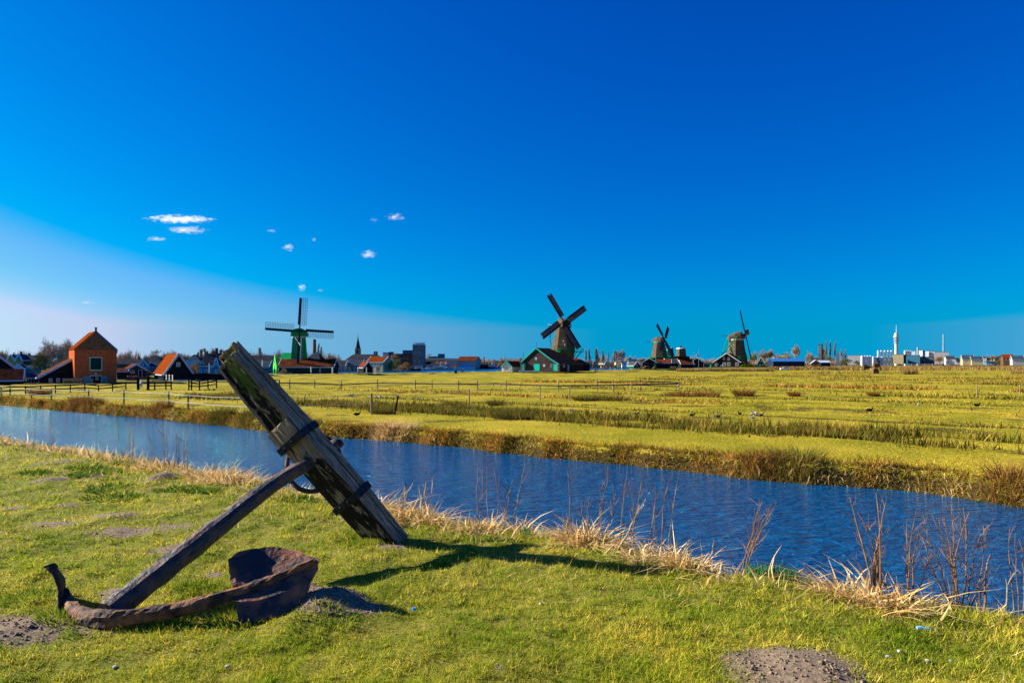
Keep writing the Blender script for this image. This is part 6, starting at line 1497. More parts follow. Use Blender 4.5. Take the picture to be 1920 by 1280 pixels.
for key, seed, kind, spread in [('r0', 1, 'round', 1.0), ('r1', 2, 'round', 1.1), ('r2', 5, 'round', .9), ('p0', 3, 'poplar', 1), ('p1', 4, 'poplar', 1), ('b0', 8, 'bush', 1.35)]:
    tm, cm, zs, xs = bare_tree(seed, 10, spread, .24 if kind != 'poplar' else .18, kind); tm.materials.append(m_bark)
    PROT[key] = (tm, {}, cm, zs, xs)
def tree(label, px, D, yb, yt, hwpx, key, mt=None, group=None, name='bare_tree', cat='tree'):
    mt = mt or m_twig; tm, cd, cm, zs, xs = PROT[key]
    if mt.name not in cd: c = cm.copy(); c.materials.clear(); c.materials.append(mt); cd[mt.name] = c
    zb = Z(yb, D); h = Z(yt, D) - zb; w_ = hwpx / F * D
    o = root(name, label, cat, (W(px, D), D, zb), random.uniform(0, 6.28), group)
    t = meshobj('trunk', tm, o); c = meshobj('crown', cd[mt.name], o)
    o.scale = (w_ / xs, w_ / xs, h / zs); return o
TL = [
 (98, 165, 706, 628, 42, 'r1', 'twig', 'large bare tree left of the brick building'), (132, 175, 706, 632, 22, 'r2', 'twig', 'bare tree half hidden behind the brick building'), (78, 160, 704, 655, 20, 'b0', 'olive', 'brownish lower tree left of the large bare tree'),
 (239, 215, 700, 649.6, 20, 'r1', 'twig', 'fan shaped bare tree just right of the brick building'), (5, 260, 696, 655, 14, 'r2', 'twig', 'bare tree at the left edge of the picture'),
 (290, 260, 696, 653, 24, 'r0', 'twig', 'bare tree behind the broad dark roof'), (320, 265, 696, 652, 24, 'r1', 'twig', 'bare tree behind the orange roofed house'), (345, 280, 696, 660, 20, 'r2', 'twig', 'lower bare tree right of the orange roofed house'), (272, 255, 698, 664, 14, 'b0', 'olive', 'low bare tree left of the broad dark roof'),
 (376, 300, 690, 652, 8, 'p0', 'twig', 'leftmost of the feathery trees behind the blue grey villa'), (388, 300, 690, 650, 8, 'p1', 'twig', 'second feathery tree behind the blue grey villa'), (400, 305, 690, 650, 9, 'r2', 'twig', 'middle feathery tree behind the blue grey villa'), (412, 300, 690, 652, 8, 'p0', 'twig', 'fourth feathery tree behind the blue grey villa'), (424, 300, 690, 654, 8, 'p1', 'twig', 'rightmost feathery tree behind the blue grey villa'),
 (358, 150, 712, 680, 12, 'b0', 'ochre', 'ochre bush beside the orange roofed house'), (366, 155, 708, 672, 8, 'b0', 'ochre', 'taller ochre shrub before the villa'), (281, 140, 712, 692, 11, 'b0', 'ochre', 'ochre hedge between the green shed and the orange roofed house'),
 (480, 300, 690, 660, 9, 'r2', 'twig', 'bare tree beside the grey tower'), (494, 290, 690, 657, 9, 'r1', 'olive', 'olive tree right of the grey tower'), (458, 290, 690, 664, 8, 'r0', 'twig', 'thin bare tree right of the stock top'),
 (533, 172, 707, 688, 9, 'b0', 'twig', 'brown bush before the left end of the long barn'), (524, 170, 708, 696, 9, 'b0', 'twig', 'low brown bush under the bell shaped gable'), (545, 171, 708, 697, 8, 'b0', 'ochre', 'pale brown bush by the barn wall'),
 (595.5, 300, 690, 641, 4.5, 'p0', 'twig', 'tall narrow poplar right of the factory chimney by the green mill'), (600.5, 300, 690, 647, 4, 'p1', 'twig', 'shorter poplar beside the tall narrow one by the green mill'), (620, 270, 696, 657, 15, 'r1', 'twig', 'round bare tree right of the green mill'), (634, 290, 694, 668, 8, 'b0', 'twig', 'small bare tree beside the round one'),
 (745, 268, 697, 668, 14, 'b0', 'olive', 'dark bushy tree left of the square brown tower'), (761, 262, 697.5, 676, 12, 'b0', 'ochre', 'ochre bush at the foot of the square brown tower'), (735, 275, 697, 674, 9, 'b0', 'olive', 'dark bush right of the white blue gable'), (740, 330, 692, 659, 10, 'r2', 'twig', 'bare tree in front of the brown industrial building'), (752, 258, 698, 682, 9, 'b0', 'twig', 'low brown bush at the river edge'),
 (708, 255, 699, 684, 6, 'b0', 'ochre', 'small ochre shrub before the orange roofed river house'), (804, 480, 690, 661, 12, 'r0', 'twig', 'bare tree right of the square brown tower'), (814, 490, 690, 663, 9, 'r1', 'twig', 'second bare tree right of the square brown tower'),
 (908.5, 520, 690, 667, 3, 'p0', 'twig', 'pointed tree right of the red brown warehouse'), (900, 530, 690, 673, 8, 'r1', 'twig', 'bare tree just right of the warehouse gable'), (918, 530, 690, 672, 9, 'r0', 'twig', 'bare tree above the cream shed'), (930, 520, 690, 672, 9, 'r2', 'twig', 'bare tree left of the little hut'),
 (941, 500, 690, 668, 9, 'r1', 'twig', 'bare tree above the little hut'), (957, 500, 690, 670, 9, 'r0', 'twig', 'bare tree behind the red roof of the hut'), (975, 480, 690, 669, 8, 'r2', 'twig', 'bare tree next to the thin radio mast'),
 (1100, 470, 690, 653, 4, 'p0', 'twig', 'first poplar right of the biggest mill'), (1106, 470, 690, 650.5, 4, 'p1', 'twig', 'second poplar right of the biggest mill'), (1118, 470, 690, 650, 5, 'p0', 'ochre', 'third and bushiest poplar right of the biggest mill'), (1122, 480, 690, 655, 5, 'p1', 'ochre', 'fourth poplar right of the biggest mill'), (1132, 470, 690, 654, 5.5, 'p1', 'twig', 'fifth poplar right of the biggest mill'), (1140.5, 475, 690, 657, 3, 'p0', 'twig', 'slim sixth poplar right of the biggest mill'), (1150, 470, 690, 654, 6, 'p1', 'twig', 'seventh poplar left of the flag'), (1164, 470, 690, 652, 9, 'r2', 'twig', 'tall bare tree behind the flag'), (1158, 480, 690, 656, 6, 'p0', 'twig', 'poplar squeezed beside the tree behind the flag'),
 (1181, 480, 690, 663, 8, 'r1', 'twig', 'round bare tree right of the flag'), (1191, 500, 690, 666, 9, 'r0', 'twig', 'bare tree above the green cottage'), (1203, 480, 690, 668, 8, 'r2', 'twig', 'bare tree left of the crossed sail mill'),
 (1325, 560, 688, 672, 12, 'r0', 'twig', 'bare trees between the flagpole and the black gabled barn'), (1340, 560, 688, 674, 12, 'r1', 'twig', 'low bare tree behind the flagpole'), (1308, 560, 688, 673, 8, 'r1', 'twig', 'low bare tree behind the green gabled house'),
 (1415, 450, 688, 654, 10, 'r1', 'ochre', 'ochre bare tree right behind the edge on mill'), (1428, 460, 688, 653, 12, 'r0', 'ochre', 'second ochre bare tree above the green cottage'), (1442, 460, 688, 653, 11, 'r2', 'ochre', 'third ochre bare tree right of the green cottage'), (1436, 380, 688, 676, 7, 'b0', 'olive', 'olive bush beside the green cottage'), (1460, 520, 686, 660, 12, 'r1', 'twig', 'bare tree above the left end of the blue roof'), (1474, 520, 686, 658, 12, 'r0', 'twig', 'bare tree above the middle of the blue roof'),
 (1490.5, 480, 687, 644, 11, 'r2', 'twig', 'tallest bare tree above the blue roofed building'), (1478, 490, 687, 662, 9, 'b0', 'ochre', 'low ochre tree left of the tallest bare tree'), (1518, 470, 687, 655, 12, 'r1', 'twig', 'round bare tree above the small brown shed'), (1530, 480, 687, 665, 8, 'b0', 'twig', 'low bare tree right of the round bare tree'),
 (1550, 470, 686, 636.5, 3.2, 'p0', 'ochre', 'first of three tall poplars on the right'), (1546, 475, 686, 652, 3, 'p1', 'ochre', 'shorter poplar left of the three tall ones'), (1556.8, 470, 686, 636, 3.2, 'p1', 'ochre', 'second of three tall poplars on the right'), (1564, 470, 686, 638, 3.4, 'p0', 'ochre', 'third of three tall poplars on the right'),
 (1576.5, 600, 685, 653, 3.6, 'r2', 'twig', 'small bare tree between the poplars and the tanks'), (1585.5, 600, 685, 652.5, 2.6, 'p1', 'twig', 'small poplar right of the small tanks'), (1556, 450, 687, 664, 15, 'b0', 'olive', 'broad olive bush under the tall poplars'), (1588, 455, 687, 668.5, 15, 'b0', 'olive', 'broad dark bush right of the olive one'), (1605, 500, 686, 674, 8, 'b0', 'olive', 'low bush left of the front silos'),
 (1763, 620, 684, 663.5, 10, 'r1', 'ochre', 'golden autumn coloured tree before the grey hall'), (1853, 640, 684, 663, 7, 'r0', 'twig', 'brown bare tree among the right hand houses'), (1864, 640, 684, 664, 7, 'r2', 'twig', 'second brown bare tree among the right hand houses'), (1873, 600, 684, 672, 8, 'b0', 'olive', 'low hedge left of the orange roof on the right'), (1797, 620, 684, 668, 5, 'b0', 'twig', 'small bare tree right of the white gabled house'),
]
MT = {'twig': m_twig, 'ochre': m_twigo, 'olive': m_twigg}
for px, D, yb, yt, hw, key, mk, lab in TL:
    bush = key == 'b0'
    tree(lab, px, D, yb, yt, hw, key, MT[mk], group='poplars' if key[0] == 'p' else ('bushes' if bush else 'bare winter trees'), name='poplar' if key[0] == 'p' else ('bush' if bush else 'bare_tree'), cat='bush' if bush else 'tree')
# hedge by the black gabled barn
m_hedge = mat('yellow_green_hedge', (.16, .24, .01), (.30, .36, .02), scale=1.5, rough=.8, bump=.2)
m = MB(); c = P3(1400, 688, 296); o = root('hedge', 'rounded yellow green hedge in front of the edge on mill', 'hedge', c)
n = 2600; a = rng.uniform(-2.9, 2.9, n); b2 = rng.uniform(-1, 1, n); zz = rng.uniform(0, 1, n) ** .7 * 1.25 * (1 - (np.abs(a) / 3.3) ** 4)
V, Fq, Ft = ribbons(np.stack([a, b2, zz - .2], 1), randunit(n, 1.5), np.full(n, .4), np.full(n, .2), np.zeros((n, 3)), 1); npmesh('foliage', V, Fq, Ft, m_hedge, o)
# distant tree line
def treeline(label, px0, px1, D, h, n, mt):
    px = rng.uniform(px0, px1, n); D_ = D + rng.uniform(-20, 20, n); x = (px - 960) / F * D_; hh = h * (.45 + .9 * fbm(px * .09, px * 0, 140, 3)) * rng.uniform(.5, 1, n)
    V, Fq, Ft = ribbons(np.stack([x, D_, np.full(n, -1.2)], 1), randunit(n, .25), hh, np.full(n, .5), rng.normal(0, .4, (n, 3)), 2); tag(npmesh('woodland', V, Fq, Ft, mt), label, 'trees', kind='stuff')
treeline('hazy brown line of winter trees on the left horizon', -150, 640, 420, 11, 9000, m_twig)
treeline('low brown line of winter trees behind the mills', 880, 1460, 760, 12, 12000, m_twig)
treeline('thin brown line of trees along the right horizon', 1440, 2100, 1100, 13, 12000, m_twig)
# ================================================================== clouds
def cloud(label, px, py, wpx, hpx, dens=.030, seed=0, D=3200):
    m = bpy.data.materials.new('cloud_vapour'); m.use_nodes = True; nt = m.node_tree; N = nt.nodes; L = nt.links; N.clear()
    o_ = N.new('ShaderNodeOutputMaterial'); pv = N.new('ShaderNodeVolumePrincipled'); L.new(pv.outputs[0], o_.inputs['Volume'])
    pv.inputs['Color'].default_value = (1, 1, 1, 1); pv.inputs['Anisotropy'].default_value = .2
    tc = N.new('ShaderNodeTexCoord'); mp = N.new('ShaderNodeMapping'); mp.inputs['Location'].default_value = (seed * 3.7, seed, 0); mp.inputs['Scale'].default_value = (wpx / 22, 1.5, max(hpx / 10, .8))
    L.new(tc.outputs['Object'], mp.inputs[0])
    nz_ = N.new('ShaderNodeTexNoise'); nz_.inputs['Scale'].default_value = 1.3; nz_.inputs['Detail'].default_value = 6; nz_.inputs['Roughness'].default_value = .6; L.new(mp.outputs[0], nz_.inputs['Vector'])
    ln = N.new('ShaderNodeVectorMath'); ln.operation = 'LENGTH'; L.new(tc.outputs['Object'], ln.inputs[0])
    a1 = N.new('ShaderNodeMath'); a1.operation = 'MULTIPLY_ADD'; a1.inputs[1].default_value = -1.0; a1.inputs[2].default_value = .42; L.new(ln.outputs['Value'], a1.inputs[0])
    a2 = N.new('ShaderNodeMath'); a2.operation = 'MULTIPLY_ADD'; a2.inputs[1].default_value = 2.6; L.new(nz_.outputs['Fac'], a2.inputs[0]); L.new(a1.outputs[0], a2.inputs[2])
    a3 = N.new('ShaderNodeMath'); a3.operation = 'SUBTRACT'; a3.inputs[1].default_value = 1.05; a3.use_clamp = True; L.new(a2.outputs[0], a3.inputs[0])
    a4 = N.new('ShaderNodeMath'); a4.operation = 'MULTIPLY'; a4.inputs[1].default_value = dens; L.new(a3.outputs[0], a4.inputs[0]); L.new(a4.outputs[0], pv.inputs['Density'])
    mb = MB(); mb.ball((0, 0, 0), 1.0, n=14, m=9); o = mb.build('cloud', m)
    o.location = P3(px, py, D); k = D / F
    o.scale = (wpx * .62 * k, max(wpx * .35, hpx) * .6 * k, hpx * .68 * k)
    tag(o, label, 'cloud', 'small clouds over the left half of the sky')
for a in [('largest white cloud, a long ragged streak at the upper left', 337, 411, 126, 13, .05, 1), ('white cloud puff just under the long ragged streak', 353, 431, 74, 14, .05, 2), ('thin pale cloud sliver below and left of the long streak', 293, 448, 42, 8, .028, 3),
          ('thin cloud wisp between the long streak and the small oval clouds', 508, 433, 22, 7, .03, 4), ('small slanted oval cloud left of the middle', 541, 464, 24, 14, .04, 5), ('oval cloud highest in the middle of the sky', 741, 407, 38, 13, .045, 6), ('faint speck of cloud left of the highest oval cloud', 701, 412, 16, 8, .02, 7),
          ('rounded cloud below the highest oval cloud', 691, 477, 28, 17, .045, 8), ('small cloud puff right above the green windmill sail', 566, 539, 17, 15, .035, 9), ('faint cloud wisp right of the puff above the green windmill', 600, 544, 16, 7, .02, 10), ('tiny cloud speck in the middle of the left sky', 589, 449, 9, 8, .025, 11), ('faint flat cloud low above the brick building', 163, 567, 32, 6, .02, 12)]:
    cloud(*a)

# ================================================================== people
m_skin = mat('skin', (.45, .26, .18), rough=.6)
HUM = {}
def human_mesh(pose):
    if pose in HUM: return HUM[pose]
    P = {'hip': (0, 0, .93), 'waist': (0, .0, 1.08), 'chest': (0, .0, 1.32), 'neck': (0, 0, 1.48), 'head': (0, -.01, 1.60), 'crown': (0, 0, 1.73)}
    st = {'stand': (.02, -.02, .05), 'walk': (.30, -.28, .22), 'sit': None}[pose]
    if pose == 'sit':
        for k in P: P[k] = (P[k][0], P[k][1], P[k][2] - .45)
    rad = {'hip': .15, 'waist': .14, 'chest': .17, 'neck': .06, 'head': .10, 'crown': .07}
    E = [('hip', 'waist'), ('waist', 'chest'), ('chest', 'neck'), ('neck', 'head'), ('head', 'crown')]
    for s, sg in (('l', -1), ('r', 1)):
        if pose == 'sit':
            P['th' + s] = (sg * .1, -.02, .46); P['kn' + s] = (sg * .12, -.45, .48); P['an' + s] = (sg * .12, -.45, .08); P['to' + s] = (sg * .12, -.60, .04)
            P['el' + s] = (sg * .26, -.08, .62); P['ha' + s] = (sg * .18, -.34, .56)
        else:
            f = st[0] if sg < 0 else st[1]
            P['th' + s] = (sg * .09, 0, .88); P['kn' + s] = (sg * .11, -f * .6 - .02, .50); P['an' + s] = (sg * .11, -f, .09 + (.06 if f < -.1 else 0)); P['to' + s] = (sg * .12, -f - .15, .04)
            P['el' + s] = (sg * .28, f * .3 + .02, 1.14); P['ha' + s] = (sg * .29, f * .8 - .08, .90)
        z = P['chest'][2]
        P['sh' + s] = (sg * .19, 0, z + .08)
        rad.update({'th' + s: .10, 'kn' + s: .065, 'an' + s: .05, 'to' + s: .045, 'sh' + s: .08, 'el' + s: .05, 'ha' + s: .045})
        E += [('hip', 'th' + s), ('th' + s, 'kn' + s), ('kn' + s, 'an' + s), ('an' + s, 'to' + s), ('chest', 'sh' + s), ('sh' + s, 'el' + s), ('el' + s, 'ha' + s)]
    K = list(P); me = bpy.data.meshes.new('person'); me.from_pydata([P[k] for k in K], [(K.index(a), K.index(b)) for a, b in E], []); ob = bpy.data.objects.new('person_tmp', me); COL.objects.link(ob)
    md = ob.modifiers.new('skin', 'SKIN'); sv = me.skin_vertices[0].data
    for i, k in enumerate(K): sv[i].radius = (rad[k], rad[k] * (.75 if k in ('chest', 'waist', 'hip') else 1)); sv[i].use_root = (k == 'hip')
    ob.modifiers.new('sub', 'SUBSURF').levels = 1
    dg = bpy.context.evaluated_depsgraph_get(); r = bpy.data.meshes.new_from_object(ob.evaluated_get(dg)); bpy.data.objects.remove(ob)
    r.name = 'person'; HUM[pose] = r; return r
PMAT = {}
def cloth(c):
    k = 'cloth_%d_%d_%d' % tuple(int(v * 99) for v in c)
    return mat(k, c, rough=.9)
def person(label, px, py_feet, D, pose, top, legs, rz=0, h=1.72, hair=(.04, .03, .02), group=None):
    src = human_mesh(pose); me = src.copy(); me.materials.clear()
    for c in (m_skin, cloth(top), cloth(legs), cloth(hair), cloth((.02, .02, .02))): me.materials.append(c)
    dz = .45 if pose == 'sit' else 0; idx = []
    for p in me.polygons:
        z = p.center.z + dz; x = abs(p.center.x); y = p.center.y
        if z > 1.64 or (z > 1.53 and y > .03): i = 3
        elif z > 1.47: i = 0
        elif pose != 'sit' and z < .10: i = 4
        elif pose == 'sit' and p.center.z < .10: i = 4
        elif (z < .96 and pose != 'sit' and x > .23) : i = 0
        elif z < .93 or (pose == 'sit' and p.center.z < .52 and y < -.02 and x < .2): i = 2
        else: i = 1
        idx.append(i)
    me.polygons.foreach_set('material_index', idx); me.polygons.foreach_set('use_smooth', np.ones(len(idx), bool))
    o = meshobj('person', me); o.location = (W(px, D), D, Z(py_feet, D)); o.rotation_euler = (0, 0, rz); s = h / 1.76; o.scale = (s, s, s)
    return tag(o, label, 'person', group)
WK = 'people walking on the far dike'
person('walker in a dark coat on the dike beside the river, left of the little hut', 865.5, 699.8, 208, 'walk', (.03, .03, .04), (.02, .02, .03), 1.4, group=WK)
person('second walker in a grey brown coat right next to the one in the dark coat', 868.5, 699.8, 208.5, 'walk', (.16, .10, .07), (.02, .02, .03), 1.6, group=WK)
person('person in black pushing a bicycle right of the side barn', 1116, 699, 235, 'walk', (.012, .012, .015), (.015, .015, .02), -.8, 1.85, group=WK)
person('person in a white jacket on the dike right of the bicycle', 1127, 693.5, 262, 'walk', (.7, .7, .68), (.12, .1, .1), -1.2, group=WK)
person('person in an orange jacket on the dike right of the white jacket', 1131.8, 693.8, 263, 'stand', (.75, .16, .03), (.02, .02, .03), .4, group=WK)
person('person in a beige coat between the orange and the red jackets', 1136.8, 693.4, 266, 'walk', (.40, .28, .16), (.04, .04, .05), 1.2, group=WK)
person('person in a red and white jacket nearest the flag', 1144.5, 693.4, 268, 'walk', (.6, .06, .04), (.5, .5, .5), 1.4, group=WK)
person('person in black beside the one with the red jacket', 1146.6, 693.5, 270, 'stand', (.02, .02, .02), (.02, .02, .02), .2, group=WK)
person('person in dark green clothes left before the black gabled barn', 1346, 690.8, 292, 'stand', (.01, .05, .05), (.01, .01, .02), 0, group='people by the black gabled barn')
person('person in a blue jacket before the black gabled barn', 1351.5, 690.4, 293, 'walk', (.05, .10, .38), (.05, .07, .12), 1.5, group='people by the black gabled barn')
person('person with a pale top beside the blue jacket', 1354.2, 690.4, 294, 'walk', (.6, .55, .6), (.05, .05, .1), 1.4, group='people by the black gabled barn')
person('person in a bright red coat before the blue roofed building', 1449.5, 689, 345, 'stand', (.75, .02, .02), (.02, .02, .03), 0, group='people near the white car')
person('person in black left of the bright red coat', 1441.5, 688.8, 345, 'walk', (.02, .02, .03), (.02, .02, .03), 1, group='people near the white car')
person('person in a dark jacket left of the white car', 1458.8, 691.7, 330, 'stand', (.01, .03, .06), (.01, .01, .02), 0, 1.85, group='people near the white car')
person('person in a brown coat right of the white car', 1485.3, 692, 330, 'walk', (.22, .10, .05), (.05, .04, .05), -1, group='people near the white car')
person('person in a dark red jacket walking right of the brown coat', 1489, 692.5, 328, 'walk', (.10, .02, .03), (.02, .02, .03), 1.5, 1.85, group='people near the white car')
SG = 'people sitting on the benches by the green shed'
for i, (px, c, lab) in enumerate([(239.5, (.02, .02, .03), 'leftmost seated person in black on the benches by the green shed'), (243.5, (.03, .04, .07), 'seated person in dark blue second from the left'), (247, (.10, .07, .10), 'seated person in a purple grey jacket in the middle'), (251.5, (.30, .10, .05), 'seated person with a reddish jacket on the benches'), (255.5, (.03, .03, .03), 'rightmost seated person in black on the benches')]):
    person(lab, px, 716.5, 122, 'sit', c, (.02, .02, .03), .5 + .2 * i, group=SG)
def bench(label, px, py, D, ln, rz=.5, mt=m_blackw):
    o = root('bench', label, 'bench', (W(px, D), D, Z(py, D)), rz)
    m = MB(); m.box(-ln / 2, ln / 2, -.2, .25, .42, .47); m.build('seat', mt, o); m = MB(); m.box(-ln / 2, ln / 2, .25, .29, .55, .9); m.build('backrest', mt, o)
    for x in (-ln / 2 + .15, ln / 2 - .15):
        m = MB(); m.box(x - .04, x + .04, -.18, .24, 0, .42); m.build('leg', mt, o)
    return o
bench('long dark bench carrying the seated people', 247, 716.5, 122.5, 2.2)
bench('pale grey bench in front of the brick building', 136, 721, 98, 2.4, .6, m_woodp)
bench('grey bench table left of the gate posts', 300, 722, 118, 2.6, .5, m_woodp)
bench('pale blue bench by the sheds left of the anchor stock', 352, 721, 120, 3.2, .5, m_pale)
# goat by the gate
o = root('goat', 'pale goat standing between the black gate posts', 'goat', tuple(ppt(263.5, 730.5)), 1.9); zf = float(past_h(np.array([o.location.x]), np.array([o.location.y]))[0]); o.location.z = zf
def critter(parent, rad_pts, mt, name='body', smooth=True):
    K = [p for p, _, _ in rad_pts]; me = bpy.data.meshes.new(name); me.from_pydata([p for p, r, l in rad_pts], [(l, i) for i, (p, r, l) in enumerate(rad_pts) if l is not None], []); ob = bpy.data.objects.new('tmp', me); COL.objects.link(ob)
    ob.modifiers.new('skin', 'SKIN'); sv = me.skin_vertices[0].data
    for i, (p, r, l) in enumerate(rad_pts): sv[i].radius = (r, r); sv[i].use_root = (i == 0)
    ob.modifiers.new('sub', 'SUBSURF').levels = 1
    r = bpy.data.meshes.new_from_object(ob.evaluated_get(bpy.context.evaluated_depsgraph_get())); bpy.data.objects.remove(ob); r.name = name
    r.materials.clear(); r.materials.append(mt)
    if smooth: r.polygons.foreach_set('use_smooth', np.ones(len(r.polygons), bool))
    return meshobj(name, r, parent)
m_goat = mat('goat_hair', (.62, .56, .46), (.72, .66, .56), scale=6, rough=.95)
critter(o, [((0, 0, .62), .19, None), ((.30, 0, .64), .17, 0), ((-.32, 0, .64), .17, 0), ((.48, 0, .86), .09, 1), ((.60, 0, 1.0), .09, 3), ((.76, 0, .92), .05, 4), ((-.46, 0, .74), .03, 2),
            ((.30, -.12, .38), .055, 1), ((.30, -.12, .03), .035, 7), ((.30, .12, .38), .055, 1), ((.30, .12, .03), .035, 9), ((-.32, -.12, .42), .075, 2), ((-.38, -.12, .25), .04, 11), ((-.34, -.12, .03), .035, 12), ((-.32, .12, .42), .075, 2), ((-.38, .12, .25), .04, 14), ((-.34, .12, .03), .035, 15)], m_goat)
for s in (-1, 1): m = MB(); m.tube([(.58, .04 * s, 1.08), (.52, .06 * s, 1.2), (.44, .08 * s, 1.26)], [.02, .015, .006], 5); m.build('horn', m_greyw, o)
# bicycle
o = root('bicycle', 'dark bicycle held by the person in black right of the side barn', 'bicycle', (W(1119, 234.6), 234.6, Z(699, 234.6)), .5)
for x in (-.55, .55):
    m = MB(); rr_ = [[(x + (.33 + .03 * math.cos(b)) * math.cos(a), .03 * math.sin(b), .35 + (.33 + .03 * math.cos(b)) * math.sin(a)) for b in (0, 2.1, 4.2)] for a in [2 * math.pi * k / 14 for k in range(14)]]; m.loft(rr_ + [rr_[0]], cap=False); m.build('wheel', m_blackw, o)
m = MB()
for a, b_ in [((-.55, 0, .35), (-.12, 0, .32)), ((-.12, 0, .32), (.38, 0, .82)), ((-.55, 0, .35), (-.25, 0, .85)), ((-.12, 0, .32), (-.27, 0, .95)), ((-.25, 0, .85), (.38, 0, .85)), ((.36, 0, 1.0), (.55, 0, .35))]: m.bar(a, b_, .045)
m.build('frame', m_dsteel, o); m = MB(); m.box(-.38, -.16, -.06, .06, .95, 1.0); m.build('saddle', m_blackw, o); m = MB(); m.bar((.36, -.26, 1.02), (.36, .26, 1.02), .035); m.build('handlebar', m_dsteel, o)
# car
o = root('parked_car', 'small white hatchback parked on the dike road before the blue roofed building', 'car', (W(1471.4, 318), 318, Z(694, 318)), -.12)
prof_c = [(-2.05, .32), (-2.08, .75), (-1.95, .98), (-1.25, 1.06), (-.35, 1.50), (.75, 1.52), (1.65, 1.15), (1.98, 1.05), (2.05, .6), (2.0, .32)]
rings = []
for y, sx, sz in ((-.86, .95, .0), (-.80, 1, .0), (-.62, 1, .0), (.62, 1, 0), (.80, 1, 0), (.86, .95, 0)):
    rings.append([(x * sx, y, (z if abs(y) < .7 else min(z, .98 if abs(y) < .83 else .85))) for x, z in prof_c])
m = MB(); m.loft(rings); m.build('body', mat('white_car_paint', (.80, .81, .83), rough=.25, spec=.6), o)
for nm, pts in (('side_window', [(-1.15, 1.0), (-.35, 1.42), (.2, 1.44), (.2, 1.0)]), ('side_window', [(.27, 1.0), (.27, 1.44), (.75, 1.43), (1.4, 1.14), (1.35, 1.0)])):
    m = MB(); n = len(pts); v = [(x, -.70 - .16 * (1.5 - z) / .5, z) for x, z in pts]; m.add(v + [(x, y + .04, z) for x, y, z in v], [tuple(range(n)), tuple(range(2 * n - 1, n - 1, -1))] + [((i + 1) % n, i, i + n, (i + 1) % n + n) for i in range(n)]); m.build(nm, m_glass, o)
m = MB(); quadslab(m, (-1.25, -.6, 1.075), (-1.25, .6, 1.075), (-.37, .58, 1.50), (-.37, -.58, 1.50), .02); m.build('windscreen', m_glass, o)
for x in (-1.3, 1.3):
    for y in (-.80, .72):
        m = MB(); m.tube([(x, y - .08, .32), (x, y + .12, .32)], [.32, .32], 14); w = m.build('wheel', m_blackw, o); m = MB(); m.tube([(x, y - .10, .32), (x, y - .082, .32)], [.18, .18], 10); m.build('rim', m_steel, w)
for y in (-.6, .6): m = MB(); m.box(-2.11, -2.05, y - .16, y + .16, .68, .82); m.build('headlight', m_steel, o)
# flags
def flag(label, px, py_b, py_t, D, fy0, fy1, fx, tilt=0, side=1):
    o = root('flag', label, 'flag', (W(px, D), D, Z(py_b, D))); s = D / F; m = MB(); H_ = (py_b - py_t) * s; m.tube([(0, 0, 0), (tilt, 0, H_)], [.07, .04], 6); m.build('flagpole', m_greyw, o)
    z0 = (py_b - fy1) * s; z1 = (py_b - fy0) * s
    for i, c in enumerate([mat('flag_blue', (.02, .09, .45), rough=.8), m_white, mat('flag_red', (.60, .02, .04), rough=.8)]):
        m = MB(); P = []
        for k in range(7):
            x = tilt * .9 + side * fx * s * k / 6; y = .12 * math.sin(k * 1.3); dz = -.16 * fx * s * (k / 6) * (0 if side > 0 else 1) + (.30 * fx * s * k / 6 if side > 0 else 0)
            P += [(x, y, z0 + (z1 - z0) * i / 3 + dz), (x, y, z0 + (z1 - z0) * (i + 1) / 3 + dz), (x, y + .02, z0 + (z1 - z0) * i / 3 + dz), (x, y + .02, z0 + (z1 - z0) * (i + 1) / 3 + dz)]
        fs = []
        for k in range(6): a = k * 4; fs += [(a, a + 4, a + 5, a + 1), (a + 2, a + 3, a + 7, a + 6)]
        m.add(P, fs); m.build('flag_stripe', c, o)
flag('larger red white and blue flag flying above the yellow houses', 1158.5, 690, 668.5, 285, 670, 675.5, 8, 0, 1)
flag('smaller red white and blue flag on the tall pole left of the black gabled barn', 1310, 688, 655, 330, 663.5, 667.5, 5, 0, -1)
# round haystack like log piles, crates
def logpile(label, px, py, D, wpx, hpx, mt):
    o = root('log_pile', label, 'log pile', (W(px, D), D, Z(py, D))); s = D / F; r = .17; n = 0; rows = int(hpx * s / (r * 1.75))
    for j in range(max(rows, 2)):
        k = int((wpx * s / (2 * r)) * (1 - .85 * (j / max(rows, 2)) ** 1.6))
        for i in range(k):
            if n > 70: break
            x = (i - (k - 1) / 2) * 2 * r; ln = random.uniform(1.6, 2.4); m = MB(); m.tube([(x, -ln / 2, r + j * r * 1.75), (x + random.uniform(-.05, .05), ln / 2, r + j * r * 1.75)], [r * random.uniform(.8, 1), r * .85], 7); m.build('log', mt, o); n += 1
logpile('brown heap of logs before the open timber shed', 1213, 692, 298, 17, 6.5, m_brownb); logpile('second heap of logs left of the brown heap', 1200, 692, 300, 10, 4.5, m_woodp); logpile('reddish log heap under the white edge of the open shed', 1228, 692, 299, 9, 6, m_brownb); logpile('low stack of sawn timber right of the black timber barn', 1262, 691, 310, 20, 4, m_woodp)
# green bin
m = MB(); m.cyl(0, 0, 0, 1.3, .5, .55, 10); o = m.build('bin', m_lgreen); o.location = P3(1333.5, 689, 310); tag(o, 'small green bin left of the black gabled barn', 'bin')
m = MB(); m.box(-.35, .35, -.35, .35, 0, 1.0); o = m.build('bollard', m_dgreen); o.location = P3(854.5, 700.3, 206); tag(o, 'short dark green post on the dike left of the walkers', 'post')
